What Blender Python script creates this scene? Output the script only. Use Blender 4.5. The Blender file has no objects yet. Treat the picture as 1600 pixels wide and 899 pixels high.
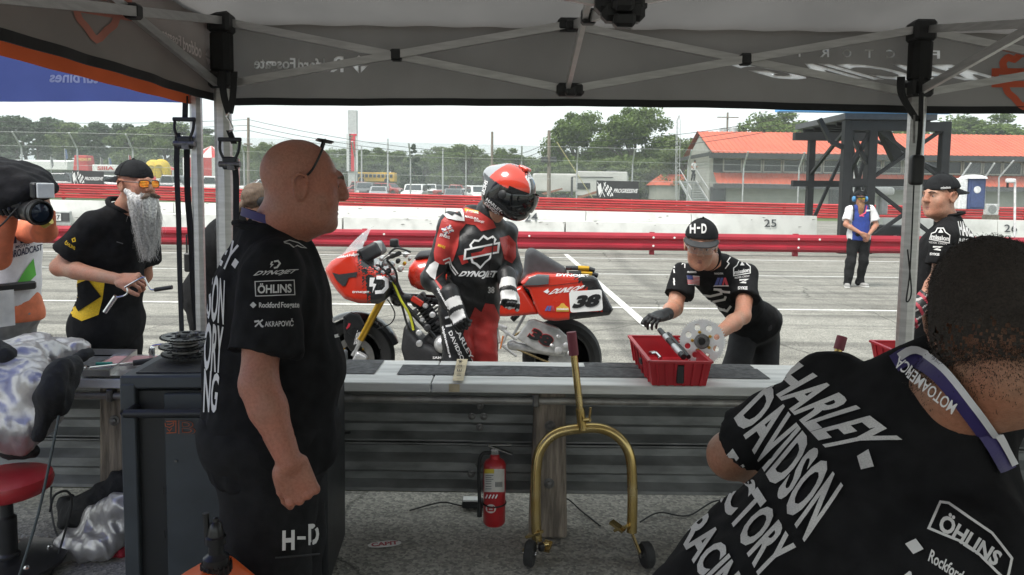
import bpy,bmesh,math,random,time
import numpy as np
from mathutils import Vector,Matrix
from mathutils.bvhtree import BVHTree
from mathutils.geometry import tessellate_polygon
random.seed(7);rng=np.random.default_rng(7)
S=bpy.context.scene
C=bpy.data.collections.new('paddock');S.collection.children.link(C)
T0=time.time()
# ------------------------------------------------------------------ camera
FPX,CX,CY,CAMH=1150.0,800.0,387.5,1.67 # photo pixels (1600 x 899)
PITCH,ROLL=math.radians(4.5),math.radians(0.7)
cam_d=bpy.data.cameras.new('camera');cam=bpy.data.objects.new('camera',cam_d);C.objects.link(cam)
cam_d.sensor_width=36;cam_d.lens=36*FPX/1600;cam_d.shift_y=-(449.5-CY)/1600
cam_d.clip_start=0.05;cam_d.clip_end=3000
CAMR=Matrix.Rotation(math.pi/2-PITCH,3,'X')@Matrix.Rotation(ROLL,3,'Z')
cam.matrix_world=Matrix.Translation((0,0,CAMH))@CAMR.to_4x4()
S.camera=cam
# ------------------------------------------------------------------ sky, sun, exposure
w=bpy.data.worlds.new('World');S.world=w;w.use_nodes=True
nt=w.node_tree;nt.nodes.clear()
sky=nt.nodes.new('ShaderNodeTexSky');sky.sky_type='NISHITA';sky.sun_disc=False
SUN_EL,SUN_AZ=math.radians(58),math.radians(228) # azimuth: compass, clockwise from +Y
sky.sun_elevation=SUN_EL;sky.sun_rotation=SUN_AZ;sky.dust_density=5;sky.air_density=1.0;sky.ozone_density=1
hs=nt.nodes.new('ShaderNodeHueSaturation');hs.inputs['Saturation'].default_value=0.30;hs.inputs['Value'].default_value=1.0
mxs=nt.nodes.new('ShaderNodeMix');mxs.data_type='RGBA';mxs.inputs[0].default_value=0.62
tcs=nt.nodes.new('ShaderNodeTexCoord');mps=nt.nodes.new('ShaderNodeMapping');mps.inputs['Scale'].default_value=(1,1,4)
nzs=nt.nodes.new('ShaderNodeTexNoise');nzs.inputs['Scale'].default_value=1.6;nzs.inputs['Detail'].default_value=5
rps=nt.nodes.new('ShaderNodeValToRGB');rps.color_ramp.elements[0].position=0.3;rps.color_ramp.elements[1].position=0.7
rps.color_ramp.elements[0].color=(6.1,7.1,7.3,1);rps.color_ramp.elements[1].color=(7.6,8.2,8.0,1)
bg=nt.nodes.new('ShaderNodeBackground');bg.inputs['Strength'].default_value=0.10
wo=nt.nodes.new('ShaderNodeOutputWorld')
L=nt.links.new
L(sky.outputs[0],hs.inputs['Color']);L(hs.outputs[0],mxs.inputs[6])
L(tcs.outputs['Generated'],mps.inputs[0]);L(mps.outputs[0],nzs.inputs['Vector']);L(nzs.outputs['Fac'],rps.inputs[0]);L(rps.outputs[0],mxs.inputs[7])
L(mxs.outputs[2],bg.inputs['Color']);L(bg.outputs[0],wo.inputs[0])
sun_d=bpy.data.lights.new('sun','SUN');sun_d.energy=1.5;sun_d.angle=math.radians(22);sun_d.color=(1,0.97,0.92)
sun=bpy.data.objects.new('sun',sun_d);C.objects.link(sun)
sdir=Vector((math.sin(SUN_AZ)*math.cos(SUN_EL),math.cos(SUN_AZ)*math.cos(SUN_EL),math.sin(SUN_EL)))
sun.rotation_euler=sdir.to_track_quat('Z','Y').to_euler();sun.location=(0,0,30)
S.view_settings.view_transform='Standard';S.view_settings.look='None';S.view_settings.gamma=1
S.view_settings.exposure=1.15;S.view_settings.use_curve_mapping=False
S.render.engine='CYCLES';S.cycles.max_bounces=8;S.cycles.transparent_max_bounces=24;S.cycles.use_denoising=True
# ------------------------------------------------------------------ pixel -> place
RN=np.array(CAMR);CO=np.array([0,0,CAMH])
def RAY(px,py):
 px=np.asarray(px,float);py=np.asarray(py,float)
 d=np.stack([(px-CX)/FPX,-(py-CY)/FPX,-np.ones_like(px)],-1)
 return d@RN.T
def P(px,py,Y):
 d=RAY(px,py);return CO+d*(np.asarray(Y,float)/d[...,1])[...,None]
def G(px,py,z=0.0):
 d=RAY(px,py);return CO+d*((z-CAMH)/d[...,2])[...,None]
def PX(p):
 q=(np.asarray(p,float)-CO)@RN
 return np.stack([CX-FPX*q[...,0]/q[...,2],CY+FPX*q[...,1]/q[...,2]],-1)
def V(*a):return np.array(a,float)
def nrm(v):v=np.asarray(v,float);return v/(np.linalg.norm(v,axis=-1,keepdims=True)+1e-12)
# ------------------------------------------------------------------ materials
MATS={}
def mat(name,col,rough=0.6,metal=0.0,var=0.15,vscale=8.0,bump=0.0,bscale=60.0,spec=0.5,coat=0.0,trans=0.0,alpha=1.0,translucent=0.0,col2=None,detail=4,distort=0.0,stretch=(1,1,1),lo=0.35,hi=0.65,emit=0.0,sub=0.0):
 if name in MATS:return MATS[name]
 m=bpy.data.materials.new(name);m.use_nodes=True;MATS[name]=m
 t=m.node_tree;b=t.nodes['Principled BSDF'];l=t.links.new
 b.inputs['Roughness'].default_value=rough;b.inputs['Metallic'].default_value=metal
 b.inputs['Specular IOR Level'].default_value=spec;b.inputs['Coat Weight'].default_value=coat;b.inputs['Coat Roughness'].default_value=0.06
 b.inputs['Transmission Weight'].default_value=trans;b.inputs['Alpha'].default_value=alpha
 b.inputs['Base Color'].default_value=(*col,1)
 if emit:b.inputs['Emission Color'].default_value=(*col,1);b.inputs['Emission Strength'].default_value=emit
 if sub:b.inputs['Subsurface Weight'].default_value=sub;b.inputs['Subsurface Radius'].default_value=(.02,.008,.004);b.inputs['Subsurface Scale'].default_value=.4
 tc=t.nodes.new('ShaderNodeTexCoord');mp=t.nodes.new('ShaderNodeMapping');mp.inputs['Scale'].default_value=stretch
 l(tc.outputs['Object'],mp.inputs[0])
 if var>0:
  n=t.nodes.new('ShaderNodeTexNoise');n.inputs['Scale'].default_value=vscale;n.inputs['Detail'].default_value=detail;n.inputs['Distortion'].default_value=distort
  r=t.nodes.new('ShaderNodeValToRGB');r.color_ramp.elements[0].position=lo;r.color_ramp.elements[1].position=hi
  c2=col2 or tuple(min(1,c*(1+var)) for c in col);c1=col if col2 else tuple(c*(1-var) for c in col)
  r.color_ramp.elements[0].color=(*c1,1);r.color_ramp.elements[1].color=(*c2,1)
  l(mp.outputs[0],n.inputs['Vector']);l(n.outputs['Fac'],r.inputs[0]);l(r.outputs[0],b.inputs['Base Color'])
  rr=t.nodes.new('ShaderNodeMapRange');rr.inputs['To Min'].default_value=max(0,rough-.08);rr.inputs['To Max'].default_value=min(1,rough+.08)
  l(n.outputs['Fac'],rr.inputs['Value']);l(rr.outputs[0],b.inputs['Roughness'])
 if bump>0:
  n2=t.nodes.new('ShaderNodeTexNoise');n2.inputs['Scale'].default_value=bscale;n2.inputs['Detail'].default_value=3
  bm_=t.nodes.new('ShaderNodeBump');bm_.inputs['Strength'].default_value=bump;bm_.inputs['Distance'].default_value=0.01
  l(mp.outputs[0],n2.inputs['Vector']);l(n2.outputs['Fac'],bm_.inputs['Height']);l(bm_.outputs[0],b.inputs['Normal'])
 if translucent>0:
  tr=t.nodes.new('ShaderNodeBsdfTranslucent');tr.inputs['Color'].default_value=(*col,1)
  ms=t.nodes.new('ShaderNodeMixShader');ms.inputs[0].default_value=translucent;o=t.nodes['Material Output']
  if var>0:l(r.outputs[0],tr.inputs['Color'])
  l(b.outputs[0],ms.inputs[1]);l(tr.outputs[0],ms.inputs[2]);l(ms.outputs[0],o.inputs[0])
 return m
# ------------------------------------------------------------------ scene graph helpers
def tag(o,label=None,cat=None,group=None,kind=None):
 if label:o['label']=label
 if cat:o['category']=cat
 if group:o['group']=group
 if kind:o['kind']=kind
 return o
def thing(name,label,cat,loc=(0,0,0),group=None,kind=None):
 o=bpy.data.objects.new(name,None);C.objects.link(o);o.location=[float(v) for v in loc];o.empty_display_size=.1
 return tag(o,label,cat,group,kind)
def root_of(o):
 while o.parent is not None:o=o.parent
 return o
def copy_tree(o,parent=None,loc=None,rz=None,label=None,mats=None):
 c=o.copy();C.objects.link(c);c.parent=parent
 if loc is not None:c.location=[float(v) for v in loc]
 if rz is not None:c.rotation_euler=(0,0,rz)
 if label:c['label']=label
 for ch in list(o.children):copy_tree(ch,c)
 return c
class MB:
 """collects shapes in world (or local) coordinates and links them as one mesh object"""
 def __init__(s):s.v=[];s.f=[];s.n=0;s.mi=[];s.cur=0
 def add(s,v,f):
  v=np.asarray(v,float);k=s.n;s.v.append(v);s.n+=len(v)
  for q in f:s.f.append(tuple(int(i)+k for i in q));s.mi.append(s.cur)
  return s
 def box(s,c,size,R=None,bev=0.0):
  h=np.array(size,float)/2;c=np.array(c,float)
  if bev <= 0:
   v=np.array([[x,y,z] for x in (-1,1) for y in (-1,1) for z in (-1,1)])*h
   f=[(0,1,3,2),(4,6,7,5),(0,4,5,1),(2,3,7,6),(0,2,6,4),(1,5,7,3)]
  else:
   b=min(bev,h.min()*.9);v=[];
   for x in (-1,1):
    for y in (-1,1):
     for z in (-1,1):
      sg=np.array([x,y,z])
      for a in range(3):
       q=h-b;q[a]=h[a];v.append(sg*q)
   v=np.array(v);idx=lambda x,y,z,a:((x*2+y)*2+z)*3+a
   f=[]
   for a in range(3):
    o1,o2=[k for k in range(3) if k != a]
    for sgn in (0,1):
     q=[]
     for (u,w_) in ((0,0),(1,0),(1,1),(0,1)):
      t=[0,0,0];t[a]=sgn;t[o1]=u;t[o2]=w_;q.append(idx(*t,a))
     if (sgn==1)==(a==1):q=q[::-1]
     f.append(q)
   for a in range(3): # edges along axis a
    o1,o2=[k for k in range(3) if k != a]
    for u in (0,1):
     for w_ in (0,1):
      t0=[0,0,0];t0[o1]=u;t0[o2]=w_;t1=list(t0);t1[a]=1
      q=[idx(*t0,o1),idx(*t1,o1),idx(*t1,o2),idx(*t0,o2)]
      f.append(q)
   for x in (0,1):
    for y in (0,1):
     for z in (0,1):f.append([idx(x,y,z,0),idx(x,y,z,1),idx(x,y,z,2)])
   # orient outward
   ff=[]
   for q in f:
    p=v[list(q)];nn=np.cross(p[1]-p[0],p[2]-p[0])
    ff.append(q if np.dot(nn,p.mean(0))>0 else q[::-1])
   f=ff
  if R is not None:v=v@np.array(R,float).T
  return s.add(v+c,f)
 def bar(s,a,b,w_,h,up=(0,0,1),bev=0.0):
  a=np.array(a,float);b=np.array(b,float);d=b-a;Ln=np.linalg.norm(d);z=d/Ln
  u=np.array(up,float);x=np.cross(u,z)
  if np.linalg.norm(x)<1e-6:x=np.cross((1,0,0),z)
  x=nrm(x);y=np.cross(z,x)
  return s.box((a+b)/2,(w_,h,Ln),np.stack([x,y,z],1),bev)
 def tube(s,pts,r,seg=8,cap=True,closed=False):
  pts=np.asarray(pts,float);n=len(pts);r=np.full(n,r) if np.isscalar(r) else np.asarray(r,float)
  t=np.zeros_like(pts)
  if closed:t=np.roll(pts,-1,0)-np.roll(pts,1,0)
  else:t[1:-1]=pts[2:]-pts[:-2];t[0]=pts[1]-pts[0];t[-1]=pts[-1]-pts[-2]
  t=nrm(t);ref=np.array([0,0,1.0]) if abs(t[0][2])<.9 else np.array([1.0,0,0])
  x=nrm(np.cross(ref,t[0]));vs=[];an=np.arange(seg)*2*math.pi/seg
  for i in range(n):
   x=nrm(x-t[i]*np.dot(x,t[i]));y=np.cross(t[i],x)
   vs.append(pts[i]+r[i]*(np.cos(an)[:,None]*x+np.sin(an)[:,None]*y))
  f=[];m=n if closed else n-1
  for i in range(m):
   j=(i+1) % n
   for k in range(seg):f.append((i*seg+k,i*seg+(k+1) % seg,j*seg+(k+1) % seg,j*seg+k))
  if cap and not closed:f+=[tuple(range(seg))[::-1],tuple(range((n-1)*seg,n*seg))]
  return s.add(np.concatenate(vs),f)
 def cyl(s,a,b,r,seg=16,r2=None):return s.tube([a,b],[r,r if r2 is None else r2],seg)
 def lathe(s,c,axis,prof,seg=24):
  """prof: list of (radius, height along axis)"""
  ax=nrm(axis);x=nrm(np.cross(ax,(0.3,0.9,0.1) if abs(ax[1])<.9 else (1,0,0)));y=np.cross(ax,x);an=np.arange(seg)*2*math.pi/seg
  ring=np.cos(an)[:,None]*x+np.sin(an)[:,None]*y;vs=[np.array(c,float)+r*ring+h*ax for r,h in prof];f=[]
  for i in range(len(prof)-1):
   for k in range(seg):f.append((i*seg+k,i*seg+(k+1) % seg,(i+1)*seg+(k+1) % seg,(i+1)*seg+k))
  if prof[0][0]>1e-5:f.append(tuple(range(seg))[::-1])
  if prof[-1][0]>1e-5:f.append(tuple(range((len(prof)-1)*seg,len(prof)*seg)))
  return s.add(np.concatenate(vs),f)
 def prism(s,poly,d):
  """poly: Nx3 planar outline, d: extrusion vector"""
  p=np.asarray(poly,float);n=len(p);d=np.array(d,float);v=np.concatenate([p,p+d])
  tr=tessellate_polygon([[Vector(q) for q in p]])
  f=[tuple(q) for q in tr]+[tuple(i+n for i in q[::-1]) for q in tr]+[(i,(i+1) % n,(i+1) % n+n,i+n) for i in range(n)]
  return s.add(v,f)
 def sheet(s,poly):
  p=np.asarray(poly,float);return s.add(p,[tuple(q) for q in tessellate_polygon([[Vector(q) for q in p]])])
 def loft(s,rings,cap=True,closed=True):
  n=len(rings[0]);f=[]
  for i in range(len(rings)-1):
   for k in range(n if closed else n-1):f.append((i*n+k,i*n+(k+1) % n,(i+1)*n+(k+1) % n,(i+1)*n+k))
  if cap and closed:f+=[tuple(range(n))[::-1],tuple(range((len(rings)-1)*n,len(rings)*n))]
  return s.add(np.concatenate(rings),f)
 def sphere(s,c,r,seg=14,rings=8,R=None):
  r=np.full(3,r) if np.isscalar(r) else np.array(r,float);v=[[0,0,1]]
  for i in range(1,rings):
   t=math.pi*i/rings
   for k in range(seg):a=2*math.pi*k/seg;v.append([math.sin(t)*math.cos(a),math.sin(t)*math.sin(a),math.cos(t)])
  v.append([0,0,-1]);f=[(0,1+k,1+(k+1) % seg) for k in range(seg)]
  for i in range(rings-2):
   for k in range(seg):a=1+i*seg;f.append((a+k,a+seg+k,a+seg+(k+1) % seg,a+(k+1) % seg))
  e=len(v)-1;a=1+(rings-2)*seg;f+=[(e,a+(k+1) % seg,a+k) for k in range(seg)]
  v=np.array(v,float)*r
  if R is not None:v=v@np.array(R,float).T
  return s.add(v+np.array(c,float),f)
 def build(s,name,m,parent=None,smooth=True,local=False,**kw):
  me=bpy.data.meshes.new(name);v=np.concatenate(s.v) if s.v else np.zeros((0,3))
  if parent is not None and not local:v=v-np.array(root_of(parent).location)
  me.from_pydata(v.tolist(),[],s.f);
  for k in (m if isinstance(m,(list,tuple)) else [m]):me.materials.append(k)
  if any(s.mi):me.polygons.foreach_set('material_index',s.mi)
  finish(me,smooth)
  o=bpy.data.objects.new(name,me);C.objects.link(o);o.parent=parent
  return tag(o,**kw) if kw else o
def finish(me,smooth=True,angle=40):
 b=bmesh.new();b.from_mesh(me)
 if len(b.faces)<60000:bmesh.ops.recalc_face_normals(b,faces=b.faces) if smooth != 'keep' else None
 if smooth:
  ca=math.radians(angle)
  for f in b.faces:f.smooth=True
  for e in b.edges:
   if len(e.link_faces)==2:e.smooth=e.calc_face_angle(0)<ca
 b.to_mesh(me);b.free()
def mesh_obj(name,v,f,m,parent=None,smooth=True,mi=None,**kw):
 me=bpy.data.meshes.new(name);v=np.asarray(v,float)
 if parent is not None:v=v-np.array(root_of(parent).location)
 me.from_pydata(v.tolist(),[],[tuple(int(i) for i in q) for q in f])
 for k in (m if isinstance(m,(list,tuple)) else [m]):me.materials.append(k)
 if mi is not None:me.polygons.foreach_set('material_index',np.asarray(mi,np.int32))
 if smooth:me.polygons.foreach_set('use_smooth',np.ones(len(me.polygons),bool))
 o=bpy.data.objects.new(name,me);C.objects.link(o);o.parent=parent
 return tag(o,**kw) if kw else o
def spline(pts,n=8,closed=False):
 p=np.asarray(pts,float);m=len(p);out=[]
 for i in range(m if closed else m-1):
  a,b,c,d=(p[(i-1) % m],p[i],p[(i+1) % m],p[(i+2) % m]) if closed else (p[max(i-1,0)],p[i],p[i+1],p[min(i+2,m-1)])
  for k in range(n):
   t=k/n;out.append(.5*((2*b)+(-a+c)*t+(2*a-5*b+4*c-d)*t*t+(-a+3*b-3*c+d)*t**3))
 if not closed:out.append(p[-1])
 return np.array(out)
# ------------------------------------------------------------------ signed-distance modelling (surface nets)
class SDF:
 def __init__(s):s.ops=[]
 def cap(s,a,b,ra,rb=None,k=.02,sub=False,flat=None):
  rb=ra if rb is None else rb;a=np.array(a,float);b=np.array(b,float);m=max(ra,rb)
  if flat is not None:m *= 1.0
  def ev(p):
   q=p-a;d=b-a
   if flat is not None:
    ax,fc=flat;ax=nrm(ax);q=q+(q@ax)[...,None]*ax*(1/fc-1);d=d+(d@ax)*ax*(1/fc-1)
   t=np.clip(q@d/max(d@d,1e-9),0,1);r=np.linalg.norm(q-t[...,None]*d,axis=-1)-(ra+(rb-ra)*t)
   return r*(flat[1] if flat is not None else 1)
  s.ops.append((ev,np.minimum(a,b)-m,np.maximum(a,b)+m,k,sub));return s
 def ell(s,c,r,R=None,k=.03,sub=False):
  c=np.array(c,float);r=np.array(r,float);R=np.eye(3) if R is None else np.array(R,float);m=r.max()
  def ev(p):
   q=(p-c)@R;k0=np.linalg.norm(q/r,axis=-1);k1=np.linalg.norm(q/(r*r),axis=-1)
   return k0*(k0-1)/np.maximum(k1,1e-6)
  e=np.abs(R)@r;s.ops.append((ev,c-e,c+e,k,sub));return s
 def box(s,c,h,R=None,rad=.01,k=.01,sub=False):
  c=np.array(c,float);h=np.array(h,float);R=np.eye(3) if R is None else np.array(R,float)
  def ev(p):
   q=np.abs((p-c)@R)-(h-rad);return np.linalg.norm(np.maximum(q,0),axis=-1)+np.minimum(q.max(-1),0)-rad
  e=np.abs(R)@h;s.ops.append((ev,c-e,c+e,k,sub));return s
 def poly(s,pts,o,ux,uy,half,rad=.02,k=.01,sub=False,halffn=None):
  """outline pts (2-d) in the plane (o, ux, uy) extruded +-half along ux x uy with rounded rim"""
  pts=np.asarray(pts,float);o=np.array(o,float);ux=nrm(ux);uy=nrm(uy);un=np.cross(ux,uy)
  cor=np.concatenate([o+p[0]*ux+p[1]*uy+sgn*half*un for p in pts for sgn in (-1,1)]).reshape(-1,3)
  def ev(p):
   q=p-o;X=q@ux;Yv=q@uy;Z=np.abs(q@un);d=np.full(X.shape,1e9);sg=np.ones(X.shape);n=len(pts)
   for i in range(n):
    a=pts[i];b=pts[i-1];e=b-a;wx=X-a[0];wy=Yv-a[1];t=np.clip((wx*e[0]+wy*e[1])/(e@e),0,1)
    d=np.minimum(d,(wx-e[0]*t)**2+(wy-e[1]*t)**2)
    c1=Yv >= a[1];c2=Yv<b[1];c3=e[0]*wy>e[1]*wx;fl=(c1 & c2 & c3) | (~c1 & ~c2 & ~c3);sg=np.where(fl,-sg,sg)
   d2=sg*np.sqrt(d)+rad;hh=half if halffn is None else halffn(X,Yv);dz=Z-hh+rad
   return np.sqrt(np.maximum(d2,0)**2+np.maximum(dz,0)**2)+np.minimum(np.maximum(d2,dz),0)-rad
  s.ops.append((ev,cor.min(0),cor.max(0),k,sub));return s
 def cut(s,o,n,rad=0.0):
  """remove everything on the side n points to"""
  o=np.array(o,float);n=nrm(n);s.ops.append((lambda p:(p-o)@n,None,None,rad,'cut'));return s
 def bounds(s):
  lo=np.min([o[1] for o in s.ops if o[1] is not None and not o[4]],0);hi=np.max([o[2] for o in s.ops if o[1] is not None and not o[4]],0);return lo,hi
 def field(s,xs,ys,zs,grow=0.0):
  F=np.full((len(xs),len(ys),len(zs)),0.5);ax=(xs,ys,zs)
  for ev,lo,hi,k,sub in s.ops:
   if lo is None:sl=(slice(None),)*3
   else:
    mg=k*1.2+abs(grow)+.03;i0=[np.searchsorted(ax[d],lo[d]-mg) for d in range(3)];i1=[np.searchsorted(ax[d],hi[d]+mg) for d in range(3)]
    if any(i1[d] <= i0[d] for d in range(3)):continue
    sl=tuple(slice(i0[d],i1[d]) for d in range(3))
   p=np.stack(np.meshgrid(*[ax[d][sl[d]] for d in range(3)],indexing='ij'),-1);d_=ev(p);f=F[sl]
   if sub=='cut':F[sl]=np.maximum(f,d_);continue
   d_=d_-(grow if not sub else 0)
   if sub:h=np.clip(.5-.5*(f+d_)/k,0,1);F[sl]=f+(-d_-f)*h+k*h*(1-h)
   else:h=np.clip(.5+.5*(f-d_)/k,0,1);F[sl]=f+(d_-f)*h-k*h*(1-h)
  return F
 def mesh(s,res,grow=0.0,lo=None,hi=None,smooth=1):
  a,b=s.bounds();pad=res*2.5+max(grow,0)
  lo=a-pad if lo is None else np.array(lo,float);hi=b+pad if hi is None else np.array(hi,float)
  ax=[np.arange(lo[d],hi[d]+res,res) for d in range(3)]
  return surface_nets(s.field(*ax,grow=grow),*ax,smooth=smooth)
def surface_nets(F,xs,ys,zs,smooth=1):
 ins=F<0;n=np.array(F.shape);c=ins[:-1,:-1,:-1].astype(np.int8)
 cnt=np.zeros(n-1,np.int8)
 for dx in (0,1):
  for dy in (0,1):
   for dz in (0,1):cnt+=ins[dx:n[0]-1+dx,dy:n[1]-1+dy,dz:n[2]-1+dz]
 act=(cnt>0) & (cnt<8);ijk=np.argwhere(act);vid=np.full(act.shape,-1,np.int64);vid[act]=np.arange(len(ijk))
 acc=np.zeros((len(ijk),3));num=np.zeros(len(ijk));cor=[(x,y,z) for x in (0,1) for y in (0,1) for z in (0,1)]
 val={cc:F[ijk[:,0]+cc[0],ijk[:,1]+cc[1],ijk[:,2]+cc[2]] for cc in cor}
 for a in cor:
  for d in range(3):
   if a[d]:continue
   b=list(a);b[d]=1;b=tuple(b);va,vb=val[a],val[b];cr=(va<0) != (vb<0);t=np.where(cr,va/np.where(cr,va-vb,1),0)
   p=np.array(a,float)[None]+t[:,None]*np.eye(3)[d];acc+=p*cr[:,None];num+=cr
 fr=acc/np.maximum(num,1)[:,None];g=ijk+fr
 v=np.stack([np.interp(g[:,d],np.arange(len(A)),A) for d,A in enumerate((xs,ys,zs))],-1)
 faces=[]
 for d in range(3):
  e=[slice(1,-1)]*3;e[d]=slice(0,-1);e2=list(e);e2[d]=slice(1,None)
  A=ins[tuple(e)];B=ins[tuple(e2)];ch=A != B;q=np.argwhere(ch)
  if not len(q):continue
  sgn=A[ch];o1,o2=[(1,2),(2,0),(0,1)][d];base=q.copy()
  for ax_ in range(3):
   if ax_ != d:base[:,ax_]+=1
  def at(u,w_):
   r=base.copy();r[:,o1] -= u;r[:,o2] -= w_;return vid[r[:,0],r[:,1],r[:,2]]
  Q=np.stack([at(0,0),at(1,0),at(1,1),at(0,1)],1);Q[~sgn]=Q[~sgn][:,::-1];faces.append(Q)
 f=np.concatenate(faces) if faces else np.zeros((0,4),int)
 for _ in range(smooth):
  s_=np.zeros_like(v);k=np.zeros(len(v))
  for i in range(4):
   a=f[:,i];b=f[:,(i+1) % 4];np.add.at(s_,a,v[b]);np.add.at(k,a,1)
  v=v*.5+.5*s_/np.maximum(k,1)[:,None]
 return v,f
def vnormals(v,f):
 n=np.zeros_like(v);q=np.cross(v[f[:,2]]-v[f[:,0]],v[f[:,3]]-v[f[:,1]])
 for i in range(4):np.add.at(n,f[:,i],q)
 return nrm(n)
def fold(v,n,amp,freq,seed=0,stretch=(1,1,1),k=6,ridge=False):
 """cloth folds: warped sine ridges along the surface normal"""
 r=np.random.default_rng(seed);p=v*np.array(stretch);p=p+.25/freq*np.sin(p[:,[1,2,0]]*freq*1.7+1.3) ;h=np.zeros(len(v))
 for i in range(k):
  d=nrm(r.normal(size=3));h+=np.sin(p@d*freq*r.uniform(.6,1.8)+r.uniform(0,6.3))/k**.5
 h=np.sign(h)*np.abs(h)**.8 if not ridge else .5-np.abs(h)**.7
 return v+n*(amp*h)[:,None]
def sobj(name,sdf,res,m,parent,grow=0.0,folds=None,lo=None,hi=None,smooth=1,mi_fn=None,**kw):
 v,f=sdf.mesh(res,grow,lo,hi,smooth)
 for fo in (folds or []):v=fold(v,vnormals(v,f),**fo)
 mi=None
 if mi_fn is not None:mi=mi_fn(v[f].mean(1))
 o=mesh_obj(name,v,f,m,parent,True,mi,**kw);o_bvh[o.name]=(v,f);return o
o_bvh={}
# ------------------------------------------------------------------ prints: lettering and marks laid onto real surfaces
def bvh_of(objs):
 vs=[];fs=[];k=0
 for o in (objs if isinstance(objs,(list,tuple)) else [objs]):
  off=np.array(root_of(o).location) if o.parent is not None else np.zeros(3)
  if o.parent is None:off=np.array(o.location)
  me=o.data;v=np.empty(len(me.vertices)*3);me.vertices.foreach_get('co',v);v=v.reshape(-1,3)+off
  vs.append(v);fs+=[tuple(i+k for i in p.vertices) for p in me.polygons];k+=len(v)
 return BVHTree.FromPolygons(np.concatenate(vs).tolist(),fs)
_tx={}
def text2d(s,bold=0.0):
 """flat lettering, capital height 1, starting at x = 0; returns verts (N,2), faces"""
 if (s,bold) in _tx:return _tx[(s,bold)]
 cu=bpy.data.curves.new('lettering','FONT');cu.body=s;cu.size=1/.73;cu.offset=bold;cu.resolution_u=3;cu.fill_mode='FRONT'
 o=bpy.data.objects.new('lettering',cu);C.objects.link(o);me=bpy.data.meshes.new_from_object(o.evaluated_get(bpy.context.evaluated_depsgraph_get()))
 v=np.array([q.co[:2] for q in me.vertices]).reshape(-1,2);f=[tuple(p.vertices) for p in me.polygons]
 bpy.data.objects.remove(o);bpy.data.curves.remove(cu);bpy.data.meshes.remove(me)
 if len(v):v[:,0] -= v[:,0].min()
 _tx[(s,bold)]=(v,f);return v,f
def fit_text(s,bold=0.02):
 """lettering scaled into the unit square"""
 v,f=text2d(s,bold);lo=v.min(0);hi=v.max(0);return (v-lo)/(hi-lo),f
def stroke2d(pts,wd,closed=False):
 p=np.asarray(pts,float);n=len(p);t=np.zeros_like(p)
 if closed:t=nrm(np.roll(p,-1,0)-p);t0=np.roll(t,1,0)
 else:
  t[:-1]=nrm(p[1:]-p[:-1]);t[-1]=t[-2];t0=np.roll(t,1,0);t0[0]=t[0]
 m=nrm(t+t0);nn=np.stack([-m[:,1],m[:,0]],1);sc=1/np.maximum(.5,(m*t).sum(1));nn=nn*sc[:,None]*wd/2
 v=np.concatenate([p+nn,p-nn]);f=[(i,(i+1) % n,(i+1) % n+n,i+n) for i in range(n if closed else n-1)]
 return v,f
def poly2d(pts):
 p=np.asarray(pts,float);return p,[tuple(q) for q in tessellate_polygon([[Vector((*q,0)) for q in p]])]
def join2d(*a):
 vs=[];fs=[];k=0
 for v,f in a:vs.append(np.asarray(v));fs+=[tuple(i+k for i in q) for q in f];k+=len(v)
 return np.concatenate(vs),fs
def densify(v,f,h):
 b=bmesh.new();vv=[b.verts.new((*q,0)) for q in v]
 for q in f:
  try:b.faces.new([vv[i] for i in q])
  except ValueError:pass
 bmesh.ops.triangulate(b,faces=b.faces)
 for _ in range(6):
  e=[x for x in b.edges if x.calc_length()>h]
  if not e:break
  bmesh.ops.subdivide_edges(b,edges=e,cuts=1);bmesh.ops.triangulate(b,faces=b.faces)
 b.verts.index_update();v=np.array([q.co[:2] for q in b.verts]);f=[tuple(q.index for q in p.verts) for p in b.faces];b.free();return v,f
def quadmap(v,q):
 """unit square -> pixel quad (bottom-left, bottom-right, top-right, top-left)"""
 q=np.asarray(q,float);u=v[:,:1];t=v[:,1:];return (1-u)*(1-t)*q[0]+u*(1-t)*q[1]+u*t*q[2]+(1-u)*t*q[3]
def decal(name,v,f,m,parent,bv,h=6,off=.002,maxd=None,jump=None):
 """lay a flat print (pixel coordinates) onto the surface it is seen on"""
 v,f=densify(v,f,h);d=nrm(RAY(v[:,0],v[:,1]));pts=np.zeros((len(v),3));ok=np.zeros(len(v),bool)
 for i in range(len(v)):
  hit,n,_,dist=bv.ray_cast(Vector(CO),Vector(d[i]))
  if hit is None or (maxd and dist>maxd):continue
  n=np.array(n);n=n if n@d[i]<0 else-n
  pts[i]=np.array(hit)+n*off*.6-d[i]*off;ok[i]=True
 jump=jump or 7*h*float(np.median(np.linalg.norm(pts[ok]-CO,axis=1)) if ok.any() else 1)/FPX
 fs=[q for q in f if all(ok[i] for i in q) and max(np.linalg.norm(pts[q[0]]-pts[q[1]]),np.linalg.norm(pts[q[1]]-pts[q[2]]),np.linalg.norm(pts[q[2]]-pts[q[0]]))<jump]
 if not fs:print('DECAL MISS',name,parent.name);return None
 us=sorted({i for q in fs for i in q});mp={a:b for b,a in enumerate(us)}
 return mesh_obj(name,pts[us],[tuple(mp[i] for i in q) for q in fs],m,parent,smooth=False)
def flat(name,v,f,m,parent,o,ux,uy,**kw):
 """flat print on a known plane"""
 v=np.asarray(v,float);return mesh_obj(name,np.array(o,float)+v[:,:1]*np.array(ux,float)+v[:,1:]*np.array(uy,float),f,m,parent,smooth=False,**kw)
def lum(g):return (g,g,g)

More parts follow.
